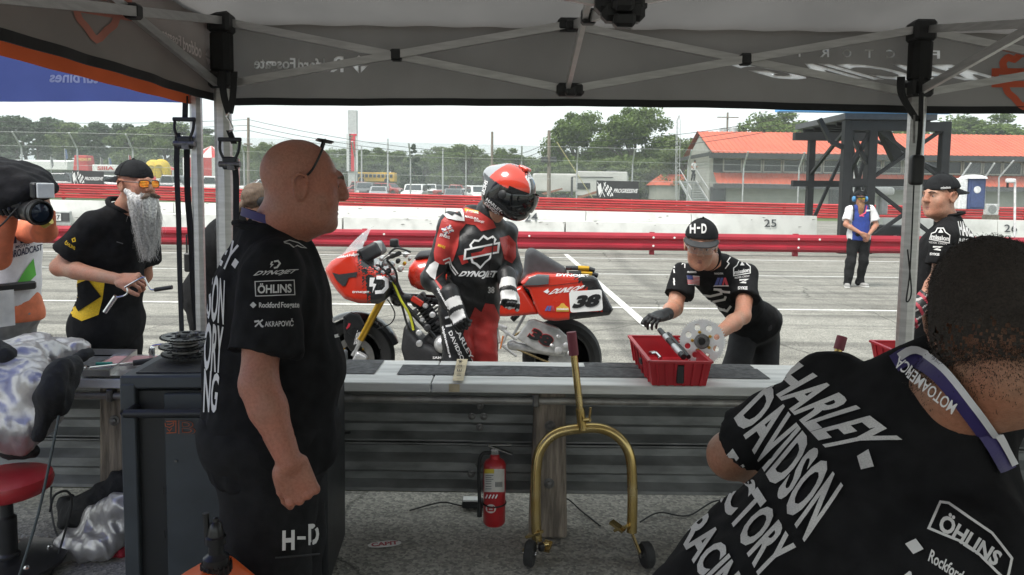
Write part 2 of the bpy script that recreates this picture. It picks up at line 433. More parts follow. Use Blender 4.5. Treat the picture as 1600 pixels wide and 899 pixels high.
# ================================================================== ground, pit lane, markings
def asphalt(name,c1,c2,scale=1.0,streak=0.0):
 m=bpy.data.materials.new(name);m.use_nodes=True;t=m.node_tree;b=t.nodes['Principled BSDF'];l=t.links.new
 b.inputs['Roughness'].default_value=.9;b.inputs['Specular IOR Level'].default_value=.25
 tc=t.nodes.new('ShaderNodeTexCoord')
 def noise(s,d=3,vec=None,dist=0):
  n=t.nodes.new('ShaderNodeTexNoise');n.inputs['Scale'].default_value=s;n.inputs['Detail'].default_value=d;n.inputs['Distortion'].default_value=dist
  l(vec or tc.outputs['Object'],n.inputs['Vector']);return n.outputs['Fac']
 def ramp(fac,p0,p1,a,c):
  r=t.nodes.new('ShaderNodeValToRGB');r.color_ramp.elements[0].position=p0;r.color_ramp.elements[1].position=p1;r.color_ramp.elements[0].color=(*a,1);r.color_ramp.elements[1].color=(*c,1)
  l(fac,r.inputs[0]);return r.outputs[0]
 def mul(a,bb,fac=1.0,typ='MULTIPLY'):
  x=t.nodes.new('ShaderNodeMix');x.data_type='RGBA';x.blend_type=typ;x.inputs[0].default_value=fac;l(a,x.inputs[6]);l(bb,x.inputs[7]);return x.outputs[2]
 base=ramp(noise(.35,6,dist=.6),.3,.7,c1,c2)
 vo=t.nodes.new('ShaderNodeTexVoronoi');vo.inputs['Scale'].default_value=95*scale;l(tc.outputs['Object'],vo.inputs['Vector'])
 sep=t.nodes.new('ShaderNodeSeparateColor');l(vo.outputs['Color'],sep.inputs[0])
 agg=ramp(sep.outputs[0],.05,.95,(.64,.64,.64),(1.36,1.34,1.29));col=mul(base,agg)
 col=mul(col,ramp(noise(4,4),.35,.7,(.86,.86,.86),(1.08,1.08,1.08)))
 # cracks
 vc=t.nodes.new('ShaderNodeTexVoronoi');vc.feature='DISTANCE_TO_EDGE';vc.inputs['Scale'].default_value=.45
 wv=t.nodes.new('ShaderNodeMix');wv.data_type='RGBA';wv.inputs[0].default_value=.12;nn=t.nodes.new('ShaderNodeTexNoise');nn.inputs['Scale'].default_value=3.0;l(tc.outputs['Object'],nn.inputs['Vector'])
 l(tc.outputs['Object'],wv.inputs[6]);l(nn.outputs['Color'],wv.inputs[7]);l(wv.outputs[2],vc.inputs['Vector'])
 col=mul(col,ramp(vc.outputs['Distance'],.0,.006,(.45,.45,.45),(1,1,1)))
 if streak:
  mp=t.nodes.new('ShaderNodeMapping');mp.inputs['Scale'].default_value=(.05,2.2,1);mp.inputs['Rotation'].default_value=(0,0,math.radians(4));l(tc.outputs['Object'],mp.inputs[0])
  col=mul(col,ramp(noise(1.5,5,mp.outputs[0],.3),.47,.66,(1,1,1),(.55,.55,.56)),streak)
  mp2=t.nodes.new('ShaderNodeMapping');mp2.inputs['Scale'].default_value=(.9,.08,1);mp2.inputs['Rotation'].default_value=(0,0,math.radians(-38));l(tc.outputs['Object'],mp2.inputs[0])
  col=mul(col,ramp(noise(1.1,4,mp2.outputs[0],.3),.60,.70,(1,1,1),(.68,.68,.69)),streak)
 l(col,b.inputs['Base Color'])
 bp=t.nodes.new('ShaderNodeBump');bp.inputs['Strength'].default_value=.7;bp.inputs['Distance'].default_value=.006;l(vo.outputs['Distance'],bp.inputs['Height']);l(bp.outputs[0],b.inputs['Normal'])
 return m
M_lane=asphalt('pit lane asphalt',(.215,.208,.187),(.295,.287,.26),1,1.0)
M_pad=asphalt('paddock asphalt',(.20,.194,.178),(.29,.28,.252),.75)
M_grass=mat('grass',(.075,.115,.035),.95,var=.35,vscale=.6,bump=.6,bscale=12,detail=8)
def slab(name,x0,x1,y0,y1,z,m,**kw):
 nx=1;o=MB().add([[x0,y0,z],[x1,y0,z],[x1,y1,z],[x0,y1,z]],[(0,1,2,3)]).build(name,m,smooth=False);tag(o,**kw);return o
# the land beyond the lane: one sheet that rises to the left and runs to the horizon
RAILX=np.array([-60.,-27.5,-9.5,6.6,17.5,31,70]);RAILZ=np.array([1.9,1.73,1.36,1.16,1.03,.95,.9])
def land(x,y):
 e=np.interp(x,RAILX,RAILZ)-1.0;k=np.clip((y-30)/19,0,1);far=np.clip((y-60)/400,0,1)*1.5
 return-.03+k*e+far*1.0
gx=np.concatenate([[-1500,-700,-300,-140],np.arange(-80,81,8.),[140,300,700,1500]]);gy=np.concatenate([[-60,-20,0,20,26,30],np.arange(34,80,4.),[90,110,140,200,320,600,1200,2200]])
GX,GY=np.meshgrid(gx,gy,indexing='ij');GZ=land(GX,GY);nxx,nyy=GX.shape
idx=np.arange(nxx*nyy).reshape(nxx,nyy)
mesh_obj('ground',np.stack([GX,GY,GZ],-1).reshape(-1,3),np.stack([idx[:-1,:-1],idx[1:,:-1],idx[1:,1:],idx[:-1,1:]],-1).reshape(-1,4),M_grass,kind='structure')
slab('pit_lane',-60,60,3.95,22.3,.004,M_lane,kind='structure')
slab('paddock_ground',-30,30,-20,3.95,0.0,M_pad,kind='structure')
slab('race_track',-90,90,27,45,.012,M_lane,kind='structure')
M_line=mat('worn white road paint',(.42,.41,.385),.85,var=.2,vscale=14,col2=(.66,.65,.62),lo=.3,hi=.55,bump=.2,bscale=80)
def road_line(name,label,a,b,wd):
 a=np.array(a,float);b=np.array(b,float);d=nrm(b-a);n=np.array([-d[1],d[0],0])*wd/2
 r=MB().add([a+n,b+n,b-n,a-n],[(0,1,2,3)]).build(name,M_line,smooth=False);tag(r,label,'road marking',kind='structure')
zl=.009
road_line('lane_line','long white line along the pit lane behind the motorcycle',(-50,10.46,zl),(50,10.46,zl),.10)
road_line('lane_line','white line along the pit lane further from the wall',(-50,14.72,zl),(50,14.72,zl),.09)
road_line('lane_edge_line','white edge line at the foot of the dark red guardrail',(-50,18.2,zl),(50,18.2,zl),.12)
q0=G(862,372);
road_line('diagonal_line','diagonal white line running past the motorcycle tail',[*G(1012,512)[:2],zl+.004],[*G(884,398)[:2],zl+.004],.12)
# ================================================================== near pit wall: steel beams on wooden posts with a plank top
M_galv=mat('weathered galvanised steel',(.22,.225,.22),.55,.35,var=.3,vscale=5,bump=.12,bscale=140,stretch=(1,1,3))
M_wood=mat('grey weathered timber',(.21,.175,.14),.9,var=.4,vscale=9,bump=.6,bscale=40,stretch=(6,6,.6),detail=8)
M_plank=mat('worn white plank paint',(.60,.60,.58),.7,var=.18,vscale=6,bump=.15,bscale=60,stretch=(.4,3,3))
M_grip=mat('dark grey grip strip',(.10,.102,.105),.95,var=.35,vscale=30,bump=.6,bscale=400,detail=6)
M_bolt=mat('dull bolt steel',(.16,.155,.15),.5,.8,var=.3,vscale=40)
M_blk=mat('black plastic',(.012,.012,.013),.45,var=.2,vscale=20)
M_rubber=mat('black rubber',(.018,.018,.018),.75,var=.25,vscale=15,bump=.1,bscale=80)
wall=thing('pit_wall','low pit wall of grey steel beams on timber posts topped with white plank','pit wall',(0,3.6,0))
YN,YF,ZT=3.36,3.81,.77
for a,b in ((-9,-4.6),(-4.595,-.372),(-.367,3.9),(3.905,9)):
 MB().box(((a+b)/2,(YN+YF)/2,ZT-.022),(b-a,YF-YN,.044),bev=.004).build('plank',M_plank,wall,smooth=False)
# grip strip on the far half of the plank, chipped away in places
r_=random.Random(3)
def ragged(x0,x1,y0,y1,z,n=24,j=.012):
 top=[(x0+(x1-x0)*i/n,y1+r_.uniform(-j,j)*.4,z) for i in range(n+1)];bot=[(x0+(x1-x0)*i/n,y0+r_.uniform(-j,j)*.4,z) for i in range(n+1)]
 v=top+bot;return np.array(v),[(i,i+1,n+2+i,n+1+i) for i in range(n)]
for a,b,y0,y1 in ((-9,-.66,3.505,3.80),(-.55,1.26,3.505,3.70),(1.38,1.95,3.55,3.61),(-.30,.36,3.703,3.80)):
 v,f=ragged(a,b,y0,y1,ZT+.004)
 if a !=-.30:mesh_obj('grip_strip',v,f,M_grip,wall,False)
v,f=ragged(.38,1.25,3.705,3.80,ZT+.004);mesh_obj('grip_strip',v,f,M_grip,wall,False)
tape=mat('beige masking tape',(.50,.42,.28),.7,var=.2,vscale=20)
mesh_obj('tape_patch',[P(707,597,3.36),P(724,597,3.36),P(731,563,3.81),P(714,563,3.81)]+np.array([0,0,.006]),[(0,1,2,3)],tape,wall,False)
mesh_obj('tape_patch',np.array([[-.285,3.357,.768],[-.235,3.357,.768],[-.235,3.357,.73],[-.285,3.357,.73]]),[(0,1,2,3)],tape,wall,False)
Mp=mat('black marker',(.03,.03,.03),.8)
vt,ft=fit_text('1 E 3 4',.01);q=np.array([P(711,592,3.38),P(714,567,3.75)]);d_=(q[1]-q[0])
mesh_obj('ink_marks',q[0]+vt[:,:1]*d_+vt[:,1:]*np.array([.022,0,0])+np.array([.005,.02,.010]),[t[::-1] for t in ft],Mp,wall,False,kind='stuff')
def wbeam(y,z0,z1,amp): # back of a W-shaped rail: profile in (y, z)
 h=z1-z0;pr=[(0,0),(0,.06),(amp,.16),(amp,.30),(0,.42),(0,.58),(amp,.70),(amp,.84),(0,.94),(0,1)]
 return [(y+a,z0+b*h) for a,b in pr]
def beam_piece(mb,x0,x1,prof,th=.006):
 n=len(prof);rings=[]
 for x in (x0,x1):
  rings.append(np.array([[x,y,z] for y,z in prof]+[[x,y+th,z] for y,z in prof[::-1]]))
 mb.loft(rings)
for row,(z0,z1) in enumerate(((.404,.665),(.155,.412))):
 for i,(a,b) in enumerate(((-9,-4.1),(-4.15,-.14),(-.19,4.05),(4.0,9))):
  mb=MB();beam_piece(mb,a,b,wbeam(3.585+(.008 if i % 2 else 0),z0,z1,.055));mb.build('beam',M_galv,wall)
for i in range(-4,4):
 x=.19+2.06*i;o=MB().box((x,3.49,.365),(.16,.17,.72),bev=.012);
 o.v=[q+(np.array([[.012,0,0]])*((.4-q[:,2:])/.4)*np.sign(q[:,:1]-x)) for q in o.v];o.build('post',M_wood,wall,smooth=False)
 for zz in (.56,.28):
  mb=MB();mb.lathe((x,3.405,zz),(0,-1,0),[(.026,0),(.026,.004),(.013,.005),(.013,.014),(.008,.017)],10);mb.build('bolt',M_bolt,wall)
for (bx_,bz) in ((-.02,.60),(-.06,.545),(.0,.545),(-.02,.49),(-.02,.30),(-.06,.25)):
 MB().lathe((bx_-.13,3.588,bz),(0,-1,0),[(.02,0),(.02,.006),(.012,.008),(.012,.018),(.006,.02)],8).build('bolt',M_bolt,wall)
M_pipe=mat('old steel pipe',(.30,.29,.27),.5,.6,var=.25,vscale=12)
MB().tube([(-9,3.385,.685),(9,3.385,.685)],.017,12).build('pipe',M_pipe,wall)
for x in (-1.87,.12,2.25):MB().box((x,3.385,.69),(.03,.05,.06),bev=.006).build('pipe_clamp',M_bolt,wall,smooth=False)
# ================================================================== tents
def fabric(name,col,tr):
 return mat(name,col,.9,var=.09,vscale=2.5,bump=.55,bscale=5,spec=.2,translucent=tr)
M_can=fabric('grey canopy fabric',(.19,.182,.176),.38);M_val=fabric('grey valance fabric',(.26,.248,.238),.16)
M_hem=mat('black webbing',(.014,.014,.015),.8,var=.2,vscale=60)
M_alu=mat('brushed aluminium',(.52,.51,.50),.38,.75,var=.1,vscale=10,stretch=(1,1,8))
M_wprint=mat('white print',(.80,.79,.79),.7,var=.04);M_oprint=mat('orange print',(.62,.11,.05),.7,var=.05)
tent=thing('canopy_tent','grey pop-up canopy tent with mirrored white team lettering on its front valance','tent',(-1.3,3.3,0))
X0,X1,YFR,YB,ZV,ZE=-1.30,4.80,3.30,-1.29,2.045,2.40  # unseen rear depth past the camera is shaped for shade and sky fill
def cloth_grid(name,m,parent,fn,nu,nv,th=0):
 u,v=np.meshgrid(np.linspace(0,1,nu),np.linspace(0,1,nv),indexing='ij');p=fn(u,v).reshape(-1,3);idx=np.arange(nu*nv).reshape(nu,nv)
 return mesh_obj(name,p,np.stack([idx[:-1,:-1],idx[1:,:-1],idx[1:,1:],idx[:-1,1:]],-1).reshape(-1,4),m,parent)
def roof_fn(u,v):
 x=X0-.05+(X1-X0+.1)*u;y=YB-.05+(YFR-YB+.1)*v
 dx=np.minimum(x-X0,X1-x);dy=np.minimum(y-YB,YFR-y);d=np.maximum(np.minimum(dx,dy),-.05)
 z=ZE+.42*d-.05*np.sin(np.clip(d,0,3)/3*math.pi)+.012*np.sin(x*5+y*2)*np.sin(y*4.1)*np.clip(d,0,1)
 return np.stack([x,y,z],-1)
cloth_grid('roof',M_can,tent,roof_fn,81,81)
def valance(name,a,b,zt,zb,m,parent,seed=0,amp=.010,nv=10):
 a=np.array(a,float);b=np.array(b,float);d=b-a;n=np.array([-d[1],d[0],0])/np.linalg.norm(d)
 def fn(u,v):
  s=u*np.linalg.norm(d);w_=amp*(np.sin(s*4.3+seed)+.6*np.sin(s*9.7+2*seed))*(1-v)**1.2
  w_=w_+.03*(1-v)*np.exp(-(s/.1)**2)+.004*np.sin(s*23+v*3)
  z=zb+(zt-zb)*v-.006*(1-v)*np.sin(s*2.1+seed);p=a+u[...,None]*d+w_[...,None]*n;p[...,2]=z;return p
 return cloth_grid(name,m,parent,fn,int(np.linalg.norm(d)/(.05 if nv==10 else .0045)),nv),fn
vf,vfn=valance('front_valance',(X0,YFR+.03,0),(X1,YFR+.03,0),ZE+.02,ZV,M_val,tent,1,nv=84)
vl,vlfn=valance('side_valance',(X0-.03,YB,0),(X0-.03,YFR+.03,0),ZE+.02,ZV,M_val,tent,2)
valance('back_valance',(X0,YB-.03,0),(X1,YB-.03,0),ZE+.005,ZV,M_can,tent,3);valance('side_valance',(X1+.03,YB,0),(X1+.03,YFR,0),ZE+.005,ZV,M_can,tent,4)
for fn in (vfn,vlfn):
 uu=np.linspace(0,1,120);lo_=fn(uu,uu*0);hi_=lo_+np.array([0,0,.028]);lo_[:,2] -= .004
 n_=np.array([0,-.004,0]) if fn is vfn else np.array([.004,0,0]);v=np.concatenate([lo_+n_,hi_+n_,lo_-n_,hi_-n_]);f=[]
 for i in range(119):f+=[(i,i+1,i+121,i+120),(i+240,i+360,i+361,i+241),(i,i+240,i+241,i+1),(i+120,i+121,i+361,i+360)]
 mesh_obj('hem',v,f,M_hem,tent,False)
LEGS=[(-1.27,3.25),(1.76,3.25),(4.77,3.25),(-1.27,.25),(4.77,.25),(-1.27,-1.26),(1.76,-1.26),(4.77,-1.26)]
def leg(x,y,r=.036,z1=2.36,parent=tent,nm='leg'):
 mb=MB();an=np.arange(8)*math.pi/4+math.pi/8
 for (ra,za,zb) in ((r*.82,.0,1.2),(r,.9,z1)):
  mb.loft([np.stack([x+ra*np.cos(an),y+ra*np.sin(an),np.full(8,z)],1) for z in (za,zb)])
 mb.build(nm,M_alu,parent,smooth=False);MB().box((x,y,.006),(.14,.14,.012)).build('foot_plate',M_bolt,parent,smooth=False)
for x,y in LEGS:
 leg(x,y);MB().box((x,y,2.375),(.095,.095,.09),bev=.012).build('corner_bracket',M_blk,tent,smooth=False)
 MB().box((x,y,2.13),(.095,.095,.075),bev=.012).build('slider_bracket',M_blk,tent,smooth=False)
def bar(mb,a,b,w_=.022,h=.042):mb.bar(a,b,w_,h)
ZU,ZL,MOD=2.385,2.108,1.525
def scissor(a,b,off):
 """one X between two nodes (x, y)"""
 a=np.array(a,float);b=np.array(b,float);d=nrm(b-a);n=np.array([-d[1],d[0]])*.013;mid=(a+b)/2
 for za,zb,s_ in ((ZU,ZL,1),(ZL,ZU,-1)):
  MB().bar((*(a+n*s_),za),(*(b+n*s_),zb),.032,.018,up=(d[1],-d[0],0)).build('truss_bar',M_alu,tent,smooth=False)
 MB().box((*mid,(ZU+ZL)/2),(.05,.05,.05),bev=.008).build('pivot_block',M_blk,tent,smooth=False)
NX=[-1.27,.245,1.76,3.265,4.77];NY=[3.25,1.75,.25,-1.26]
for i in range(4):
 for y in (3.25,-1.26):scissor((NX[i],y),(NX[i+1],y),0)
 for x in (-1.27,4.77):scissor((x,NY[i+1]),(x,NY[i]),0) if i<3 else None
for x in (.245,1.76,3.265):
 for i in range(3):scissor((x,NY[i+1]),(x,NY[i]),0)
for i in range(2):scissor((NX[i],1.75),(NX[i+1],1.75),0)
for (x,y) in [(.245,3.25),(.245,1.75),(3.265,3.25),(-1.27,1.75),(1.76,1.75)]:
 for z in (ZU,ZL):MB().box((x,y,z),(.12,.055,.055),bev=.012).box((x,y-.03,z-.01),(.05,.07,.045),bev=.01).build('truss_joint',M_blk,tent,smooth=False)
MB().box((.25,1.745,2.085),(.10,.05,.05),bev=.012).box((.25,1.72,2.06),(.05,.04,.035),bev=.008).build('peak_hub',M_blk,tent,smooth=False)
# front-valance print (the tent is lettered on the outside: from inside it reads mirrored)
bvF=bvh_of(vf);PRINTS=[];M_cprint=mat('bare white valance cloth',(.80,.79,.78),.85,var=.03,translucent=.68)
def mirrored(s,x0,x1,yt0,yb0,slope=.0125,bold=.02,m=None,shear=0.0):
 m=m or M_cprint
 v,f=fit_text(s,bold);v=v.copy();v[:,0]+=shear*(v[:,1]-.5);v[:,0]=1-v[:,0]
 px=np.stack([x0+(x1-x0)*v[:,0],yb0+(yt0-yb0)*v[:,1]+slope*(v[:,0])*(x1-x0)],1);PRINTS.append((px,f));decal('lettering',px,[q[::-1] for q in f],m,tent,bvF,12,.004)
mirrored('ockford',466,528,91,111,bold=.03);mirrored('Fosgate',397,462,90,113,bold=.03);mirrored('R',516,537,88,113,bold=.03)
for pts in ([(550,100),(561,86),(572,99),(562,101)],[(550,103),(560,102),(561,115)],[(564,104),(576,102),(564,114)],[(560,99),(553,101),(562,103)]):PRINTS.append(poly2d(pts));decal('emblem',*poly2d(pts),M_cprint,tent,bvF,12,.004)
mirrored('FACTORY',1241,1470,76,90,bold=.02) if False else [mirrored(ch,x-7,x+7,76+(x-1240)*.014,89+(x-1240)*.014) for ch,x in zip('YROTCAF',(1249,1288,1323,1358,1391,1428,1461))]
mirrored('RACING',1172,1530,99,124,bold=.05,shear=.25,slope=.006)
# the letters are bare cloth: the printed grey is left out behind them so that daylight glows through
me=vf.data;co=np.zeros(len(me.vertices)*3);me.vertices.foreach_get('co',co);pv=PX(co.reshape(-1,3)+np.array(tent.location));ins=np.zeros(len(pv),bool)
for px_,f_ in PRINTS:
 px_=np.asarray(px_,float);lo_,hi_=px_.min(0),px_.max(0);cand=np.where((pv >= lo_).all(1) & (pv <= hi_).all(1))[0]
 for tri in f_:
  for k in range(1,len(tri)-1):
   a,b,c=px_[tri[0]],px_[tri[k]],px_[tri[k+1]];q=pv[cand];e=lambda u,w_:(w_[0]-u[0])*(q[:,1]-u[1])-(w_[1]-u[1])*(q[:,0]-u[0]);s1,s2,s3=e(a,b),e(b,c),e(c,a);ins[cand] |= ((s1 >= 0) & (s2 >= 0) & (s3 >= 0)) | ((s1 <= 0) & (s2 <= 0) & (s3 <= 0))
bm_=bmesh.new();bm_.from_mesh(me);bm_.verts.ensure_lookup_table();bmesh.ops.delete(bm_,geom=[f for f in bm_.faces if all(ins[q.index] for q in f.verts)],context='FACES');bm_.to_mesh(me);bm_.free()
def emblem_decal(pxf,m,par,bv,wd,h=10,off=.004):
 """bar-and-shield outline; pxf maps unit coordinates to pixels"""
 shield=[(-.45,.38),(-.32,.52),(-.2,.46),(0,.62),(.2,.46),(.32,.52),(.45,.38),(.40,.16)]
 low=[(-.40,-.16),(-.34,-.36),(-.2,-.5),(0,-.72),(.2,-.5),(.34,-.36),(.40,-.16)]
 barp=[(-.62,.16),(.62,.16),(.62,-.16),(-.62,-.16)]
 up_=[(-.40,.16)]+shield
 for pts,cl in ((up_,False),(low,False),(barp,True)):
  v,f=stroke2d(spline(pts,3) if not cl else np.array(pts,float),wd,cl);decal('emblem',pxf(v),f,m,par,bv,h,off)
emblem_decal(lambda v:np.stack([1598-v[:,0]*70,122-v[:,1]*62],1),M_oprint,tent,bvF,.16)
bvL=bvh_of(vl)
# side-valance print on the left: part of a shield emblem and the same wordmark
emblem_decal(lambda v:np.stack([150+(-v[:,0])*80,6+(-v[:,0])*14-v[:,1]*78],1),mat('faded orange print',(.42,.16,.12),.8),tent,bvL,.14)
for s_,q in (('ockford',[(285,78),(314,92),(314,70),(285,58)]),('Fosgate',[(252,62),(282,77),(282,57),(252,44)])):
 v,f=fit_text(s_,.03);v=v.copy();v[:,0]=1-v[:,0];decal('lettering',quadmap(v,q),[t[::-1] for t in f],mat('faded white print',(.62,.56,.55),.8),tent,bvL,10,.004)
M_fade=mat('faded white print',(.62,.56,.55),.8)
for pts in ([(320,86),(326,73),(330,92)],[(321,90),(331,95),(325,101)]):decal('emblem',*poly2d(pts),M_fade,tent,bvL,12,.004)
# neighbouring tent: blue front, orange side
M_blue=fabric('blue canopy fabric',(.13,.17,.45),.55);M_orange=fabric('orange canopy fabric',(.62,.12,.035),.45)
tent2=thing('canopy_tent','neighbouring canopy tent with blue front and orange side seen from inside','tent',(-1.42,3.3,0))
nv_,nvf=valance('front_valance',(-4.5,YFR+.03,0),(-1.42,YFR+.03,0),2.6,2.035,M_blue,tent2,5);valance('side_valance',(-1.43,-1.3,0),(-1.43,YFR+.03,0),2.42,2.03,M_orange,tent2,6,.004)
def roof2(u,v):
 x=-4.5+3.07*u;y=-1.3+4.6*v;d=np.minimum(np.minimum(x+4.5,-1.43-x),np.minimum(y+1.3,3.3-y));return np.stack([x,y,2.6+.4*d+0*x-.18*u],-1)  # unseen rear end cut short like the grey tent to let in fill
cloth_grid('roof',M_blue,tent2,roof2,30,40)
leg(-1.40,3.28,.026,2.5,tent2);leg(-4.46,3.28,.026,2.5,tent2);leg(-4.46,-1.27,.026,2.5,tent2);leg(-1.42,-1.27,.026,2.5,tent2)
v,f=fit_text('turbines',.035);v=v.copy();v[:,0]=1-v[:,0]
decal('lettering',quadmap(v,[(77,129),(156,131),(153,111),(80,112)]),[q[::-1] for q in f],mat('pale print on blue',(.55,.6,.75),.8),tent2,bvh_of(nv_),10,.004)
decal('swoosh',*poly2d([(160,128),(188,127),(178,124),(188,131),(170,130)]),MATS['pale print on blue'],tent2,bvh_of(nv_),10,.004)

# ================================================================== track side: rails, concrete wall, fences
M_redrail=mat('dark red rail paint',(.30,.016,.030),.5,spec=.3,var=.2,vscale=3,bump=.05,bscale=30,stretch=(.3,1,2))
M_redrail2=mat('bright red rail paint',(.52,.035,.04),.45,var=.22,vscale=2,stretch=(.3,1,2))
M_conc=mat('white painted concrete',(.56,.56,.53),.8,var=.2,vscale=2.2,col2=(.70,.70,.67),bump=.25,bscale=25,detail=9,lo=.3,hi=.55)
M_dirt=mat('dark scuff',(.22,.215,.2),.9,var=.2)
rail=thing('guardrail','dark red steel guardrail along the far edge of the pit lane','guardrail',(0,19.4,0))
YR=19.3
def wfront(y,z0,z1,amp):
 h=z1-z0;pr=[(0,0),(-amp*.3,.04),(-amp,.16),(-amp,.30),(-.15*amp,.43),(-.15*amp,.57),(-amp,.70),(-amp,.84),(-amp*.3,.96),(0,1)]
 return [(y+a,z0+b*h) for a,b in pr]
proto=None
for i in range(-11,11):
 mb=MB();beam_piece(mb,0,3.83,wfront(0,.12,.585,.11))
 if proto is None:proto=o=mb.build('beam',M_redrail,rail,local=True)
 else:o=proto.copy();C.objects.link(o)
 o.parent=rail;o.location=(i*3.81-.4,-.02+(.006 if i % 2 else 0),0)
 if i==-11:pm=MB().box((0,0,.3),(.12,.12,.6)).build('post',M_redrail,rail,smooth=False,local=True);bo=MB().lathe((0,0,0),(0,-1,0),[(.03,0),(.03,.008),(.012,.014)],8).build('bolt',M_conc,rail,local=True)
 p=pm if i==-11 else pm.copy()
 if i>-11:C.objects.link(p)
 p.parent=rail;p.location=(i*3.81-.1,.10,0)
 for kx,kz in ((.0,.47),(.55,.47),(.0,.25)):
  b_=bo if (i==-11 and kx==0 and kz==.47) else bo.copy()
  if b_ is not bo:C.objects.link(b_)
  b_.parent=rail;b_.location=(i*3.81-.1+kx,-.13,kz)
# concrete pit-side wall, two tiers, in cast sections with a gap at the screen tower
cw=thing('concrete_wall','white painted two-tier concrete wall with black stencilled pit numbers','wall',(0,22.6,0))
def ctop(x):return np.interp(x,[-16,20],[1.20,.87])
edges=[-30,-22.6,-15.2,-10.6,-6.4,-2.1,2.3,5.6,9.55]
for a,b in list(zip(edges[:-1],edges[1:]))+[(11.6,15.2),(15.2,20),(20,26),(26,34)]:
 za,zb=ctop(a),ctop(b);mb=MB();g=.012
 mb.loft([np.array([[x,23.35,0],[x,23.0,0],[x,23.06,z],[x,23.3,z]]) for x,z in ((a+g,za),(b-g,zb))]);mb.build('wall_panel',M_conc,cw,smooth=False)
for a,b,h in ((-30,-20.5,.36),(-20.5,-13.8,.36),(-11.9,-5.2,.34),(-5.17,1.6,.32),(1.63,6.35,.30)):
 za,zb=ctop(a)-h,ctop(b)-h;mb=MB();g=.012
 mb.loft([np.array([[x,22.98,0],[x,22.45,0],[x,22.5,z],[x,22.98,z]]) for x,z in ((a+g,za),(b-g,zb))]);mb.build('ledge_panel',M_conc,cw,smooth=False)
bvC=bvh_of([c for c in cw.children]);M_stencil=mat('faded black stencil',(.06,.065,.07),.9,var=.4,vscale=12)
for s_,x0,x1,yb,yt in (('24',820,840,346,333),('25',1194,1213,355,343),('26',1569,1589,363,351),('23',468,486,330,318)):
 v,f=fit_text(s_,.012);decal('stencil_number',quadmap(v,[(x0,yb-.1),(x1,yb),(x1,yt),(x0,yt-.1)]),f,M_stencil,cw,bvC,8,.02)
rs=random.Random(5)
sc_=[]
for _ in range(60):
 x=rs.uniform(90,1300);yy=297+(x-800)*.0122+rs.uniform(26,58);a=rs.uniform(1,7);pts=[(x+a*math.cos(t)*rs.uniform(.3,1),yy+rs.uniform(.2,.9)*math.sin(t)) for t in np.linspace(0,5.6,9)]
 sc_.append(poly2d(pts))
o=decal('scuff_marks',*join2d(*sc_),M_dirt,cw,bvC,6,.015);
if o:o['kind']='stuff'
# number board 37 standing on the ledge, left
nb=thing('number_board','grey pit board carrying a small white plate numbered 37','sign',P(92,350,22.35));
a,b=P(76,352,22.35),P(111,330,22.35)
MB().box((a+b)/2,(b[0]-a[0],.12,b[2]-a[2]),bev=.02).build('housing',mat('grey board paint',(.42,.43,.42),.6),nb,smooth=False)
a2,b2=P(78,346,22.28),P(108,333,22.28);MB().box((a2+b2)/2,(b2[0]-a2[0],.03,b2[2]-a2[2])).build('face',mat('charcoal panel',(.05,.05,.052),.6),nb,smooth=False)
a3,b3=P(82,345,22.25),P(95,334,22.25);MB().box((a3+b3)/2,(b3[0]-a3[0],.02,b3[2]-a3[2])).build('plate',mat('white plate',(.75,.75,.73),.5),nb,smooth=False)
v,f=fit_text('37',.03);flat('lettering',v,f,M_stencil,nb,P(83.5,343.4,22.23),P(93.5,343.5,22.23)-P(83.5,343.4,22.23),P(83.5,335.6,22.23)-P(83.5,343.4,22.23))
# far triple rail beyond the track, on rising land
rail2=thing('guardrail','bright red triple guardrail on the far side of the race track','guardrail',(0,49,0))
pc=[None]*3
XS=np.arange(-46,52,4.0)
for xa in XS:
 za,zb=np.interp([xa,xa+4],RAILX,RAILZ)
 if 34.2<xa<36.2:continue
 for row in range(3):
  mb=MB();z0=-.97+row*.325;prof=wfront(0,z0,z0+.30,.09);n=len(prof)
  rings=[np.array([[x,49+y,z+zz] for y,z in prof]+[[x,49.01+y,z+zz] for y,z in prof[::-1]]) for x,zz in ((xa,za),(xa+4.02,zb))]
  mb.loft(rings);mb.build('beam',M_redrail2,rail2)
 MB().box((xa+.1,49.1,(za+zb)/2-.55),(.14,.14,1.1)).build('post',M_redrail2,rail2,smooth=False)
# catch fence behind it
M_fpost=mat('galvanised fence post',(.50,.51,.51),.5,.3,var=.15)
m=bpy.data.materials.new('chain link');m.use_nodes=True;MATS['chain link']=m;t=m.node_tree;b=t.nodes['Principled BSDF'];b.inputs['Base Color'].default_value=(.30,.32,.32,1);b.inputs['Roughness'].default_value=.6
tc=t.nodes.new('ShaderNodeTexCoord');fac=None
for ang in (45,-45):
 mp=t.nodes.new('ShaderNodeMapping');mp.inputs['Rotation'].default_value=(0,math.radians(ang),0);t.links.new(tc.outputs['Object'],mp.inputs[0])
 wv=t.nodes.new('ShaderNodeTexWave');wv.inputs['Scale'].default_value=5.2;wv.bands_direction='X';t.links.new(mp.outputs[0],wv.inputs['Vector'])
 gt=t.nodes.new('ShaderNodeMath');gt.operation='GREATER_THAN';gt.inputs[1].default_value=.975;t.links.new(wv.outputs['Fac'],gt.inputs[0])
 if fac is None:fac=gt
 else:
  mx_=t.nodes.new('ShaderNodeMath');mx_.operation='MAXIMUM';t.links.new(fac.outputs[0],mx_.inputs[0]);t.links.new(gt.outputs[0],mx_.inputs[1]);fac=mx_
t.links.new(fac.outputs[0],b.inputs['Alpha']);M_chain=m
cf=thing('catch_fence','tall chain link catch fence with bent posts behind the bright red rail','fence',(0,52,0))
fx=np.arange(-38.4,62,3.9);fx=fx[fx<31]
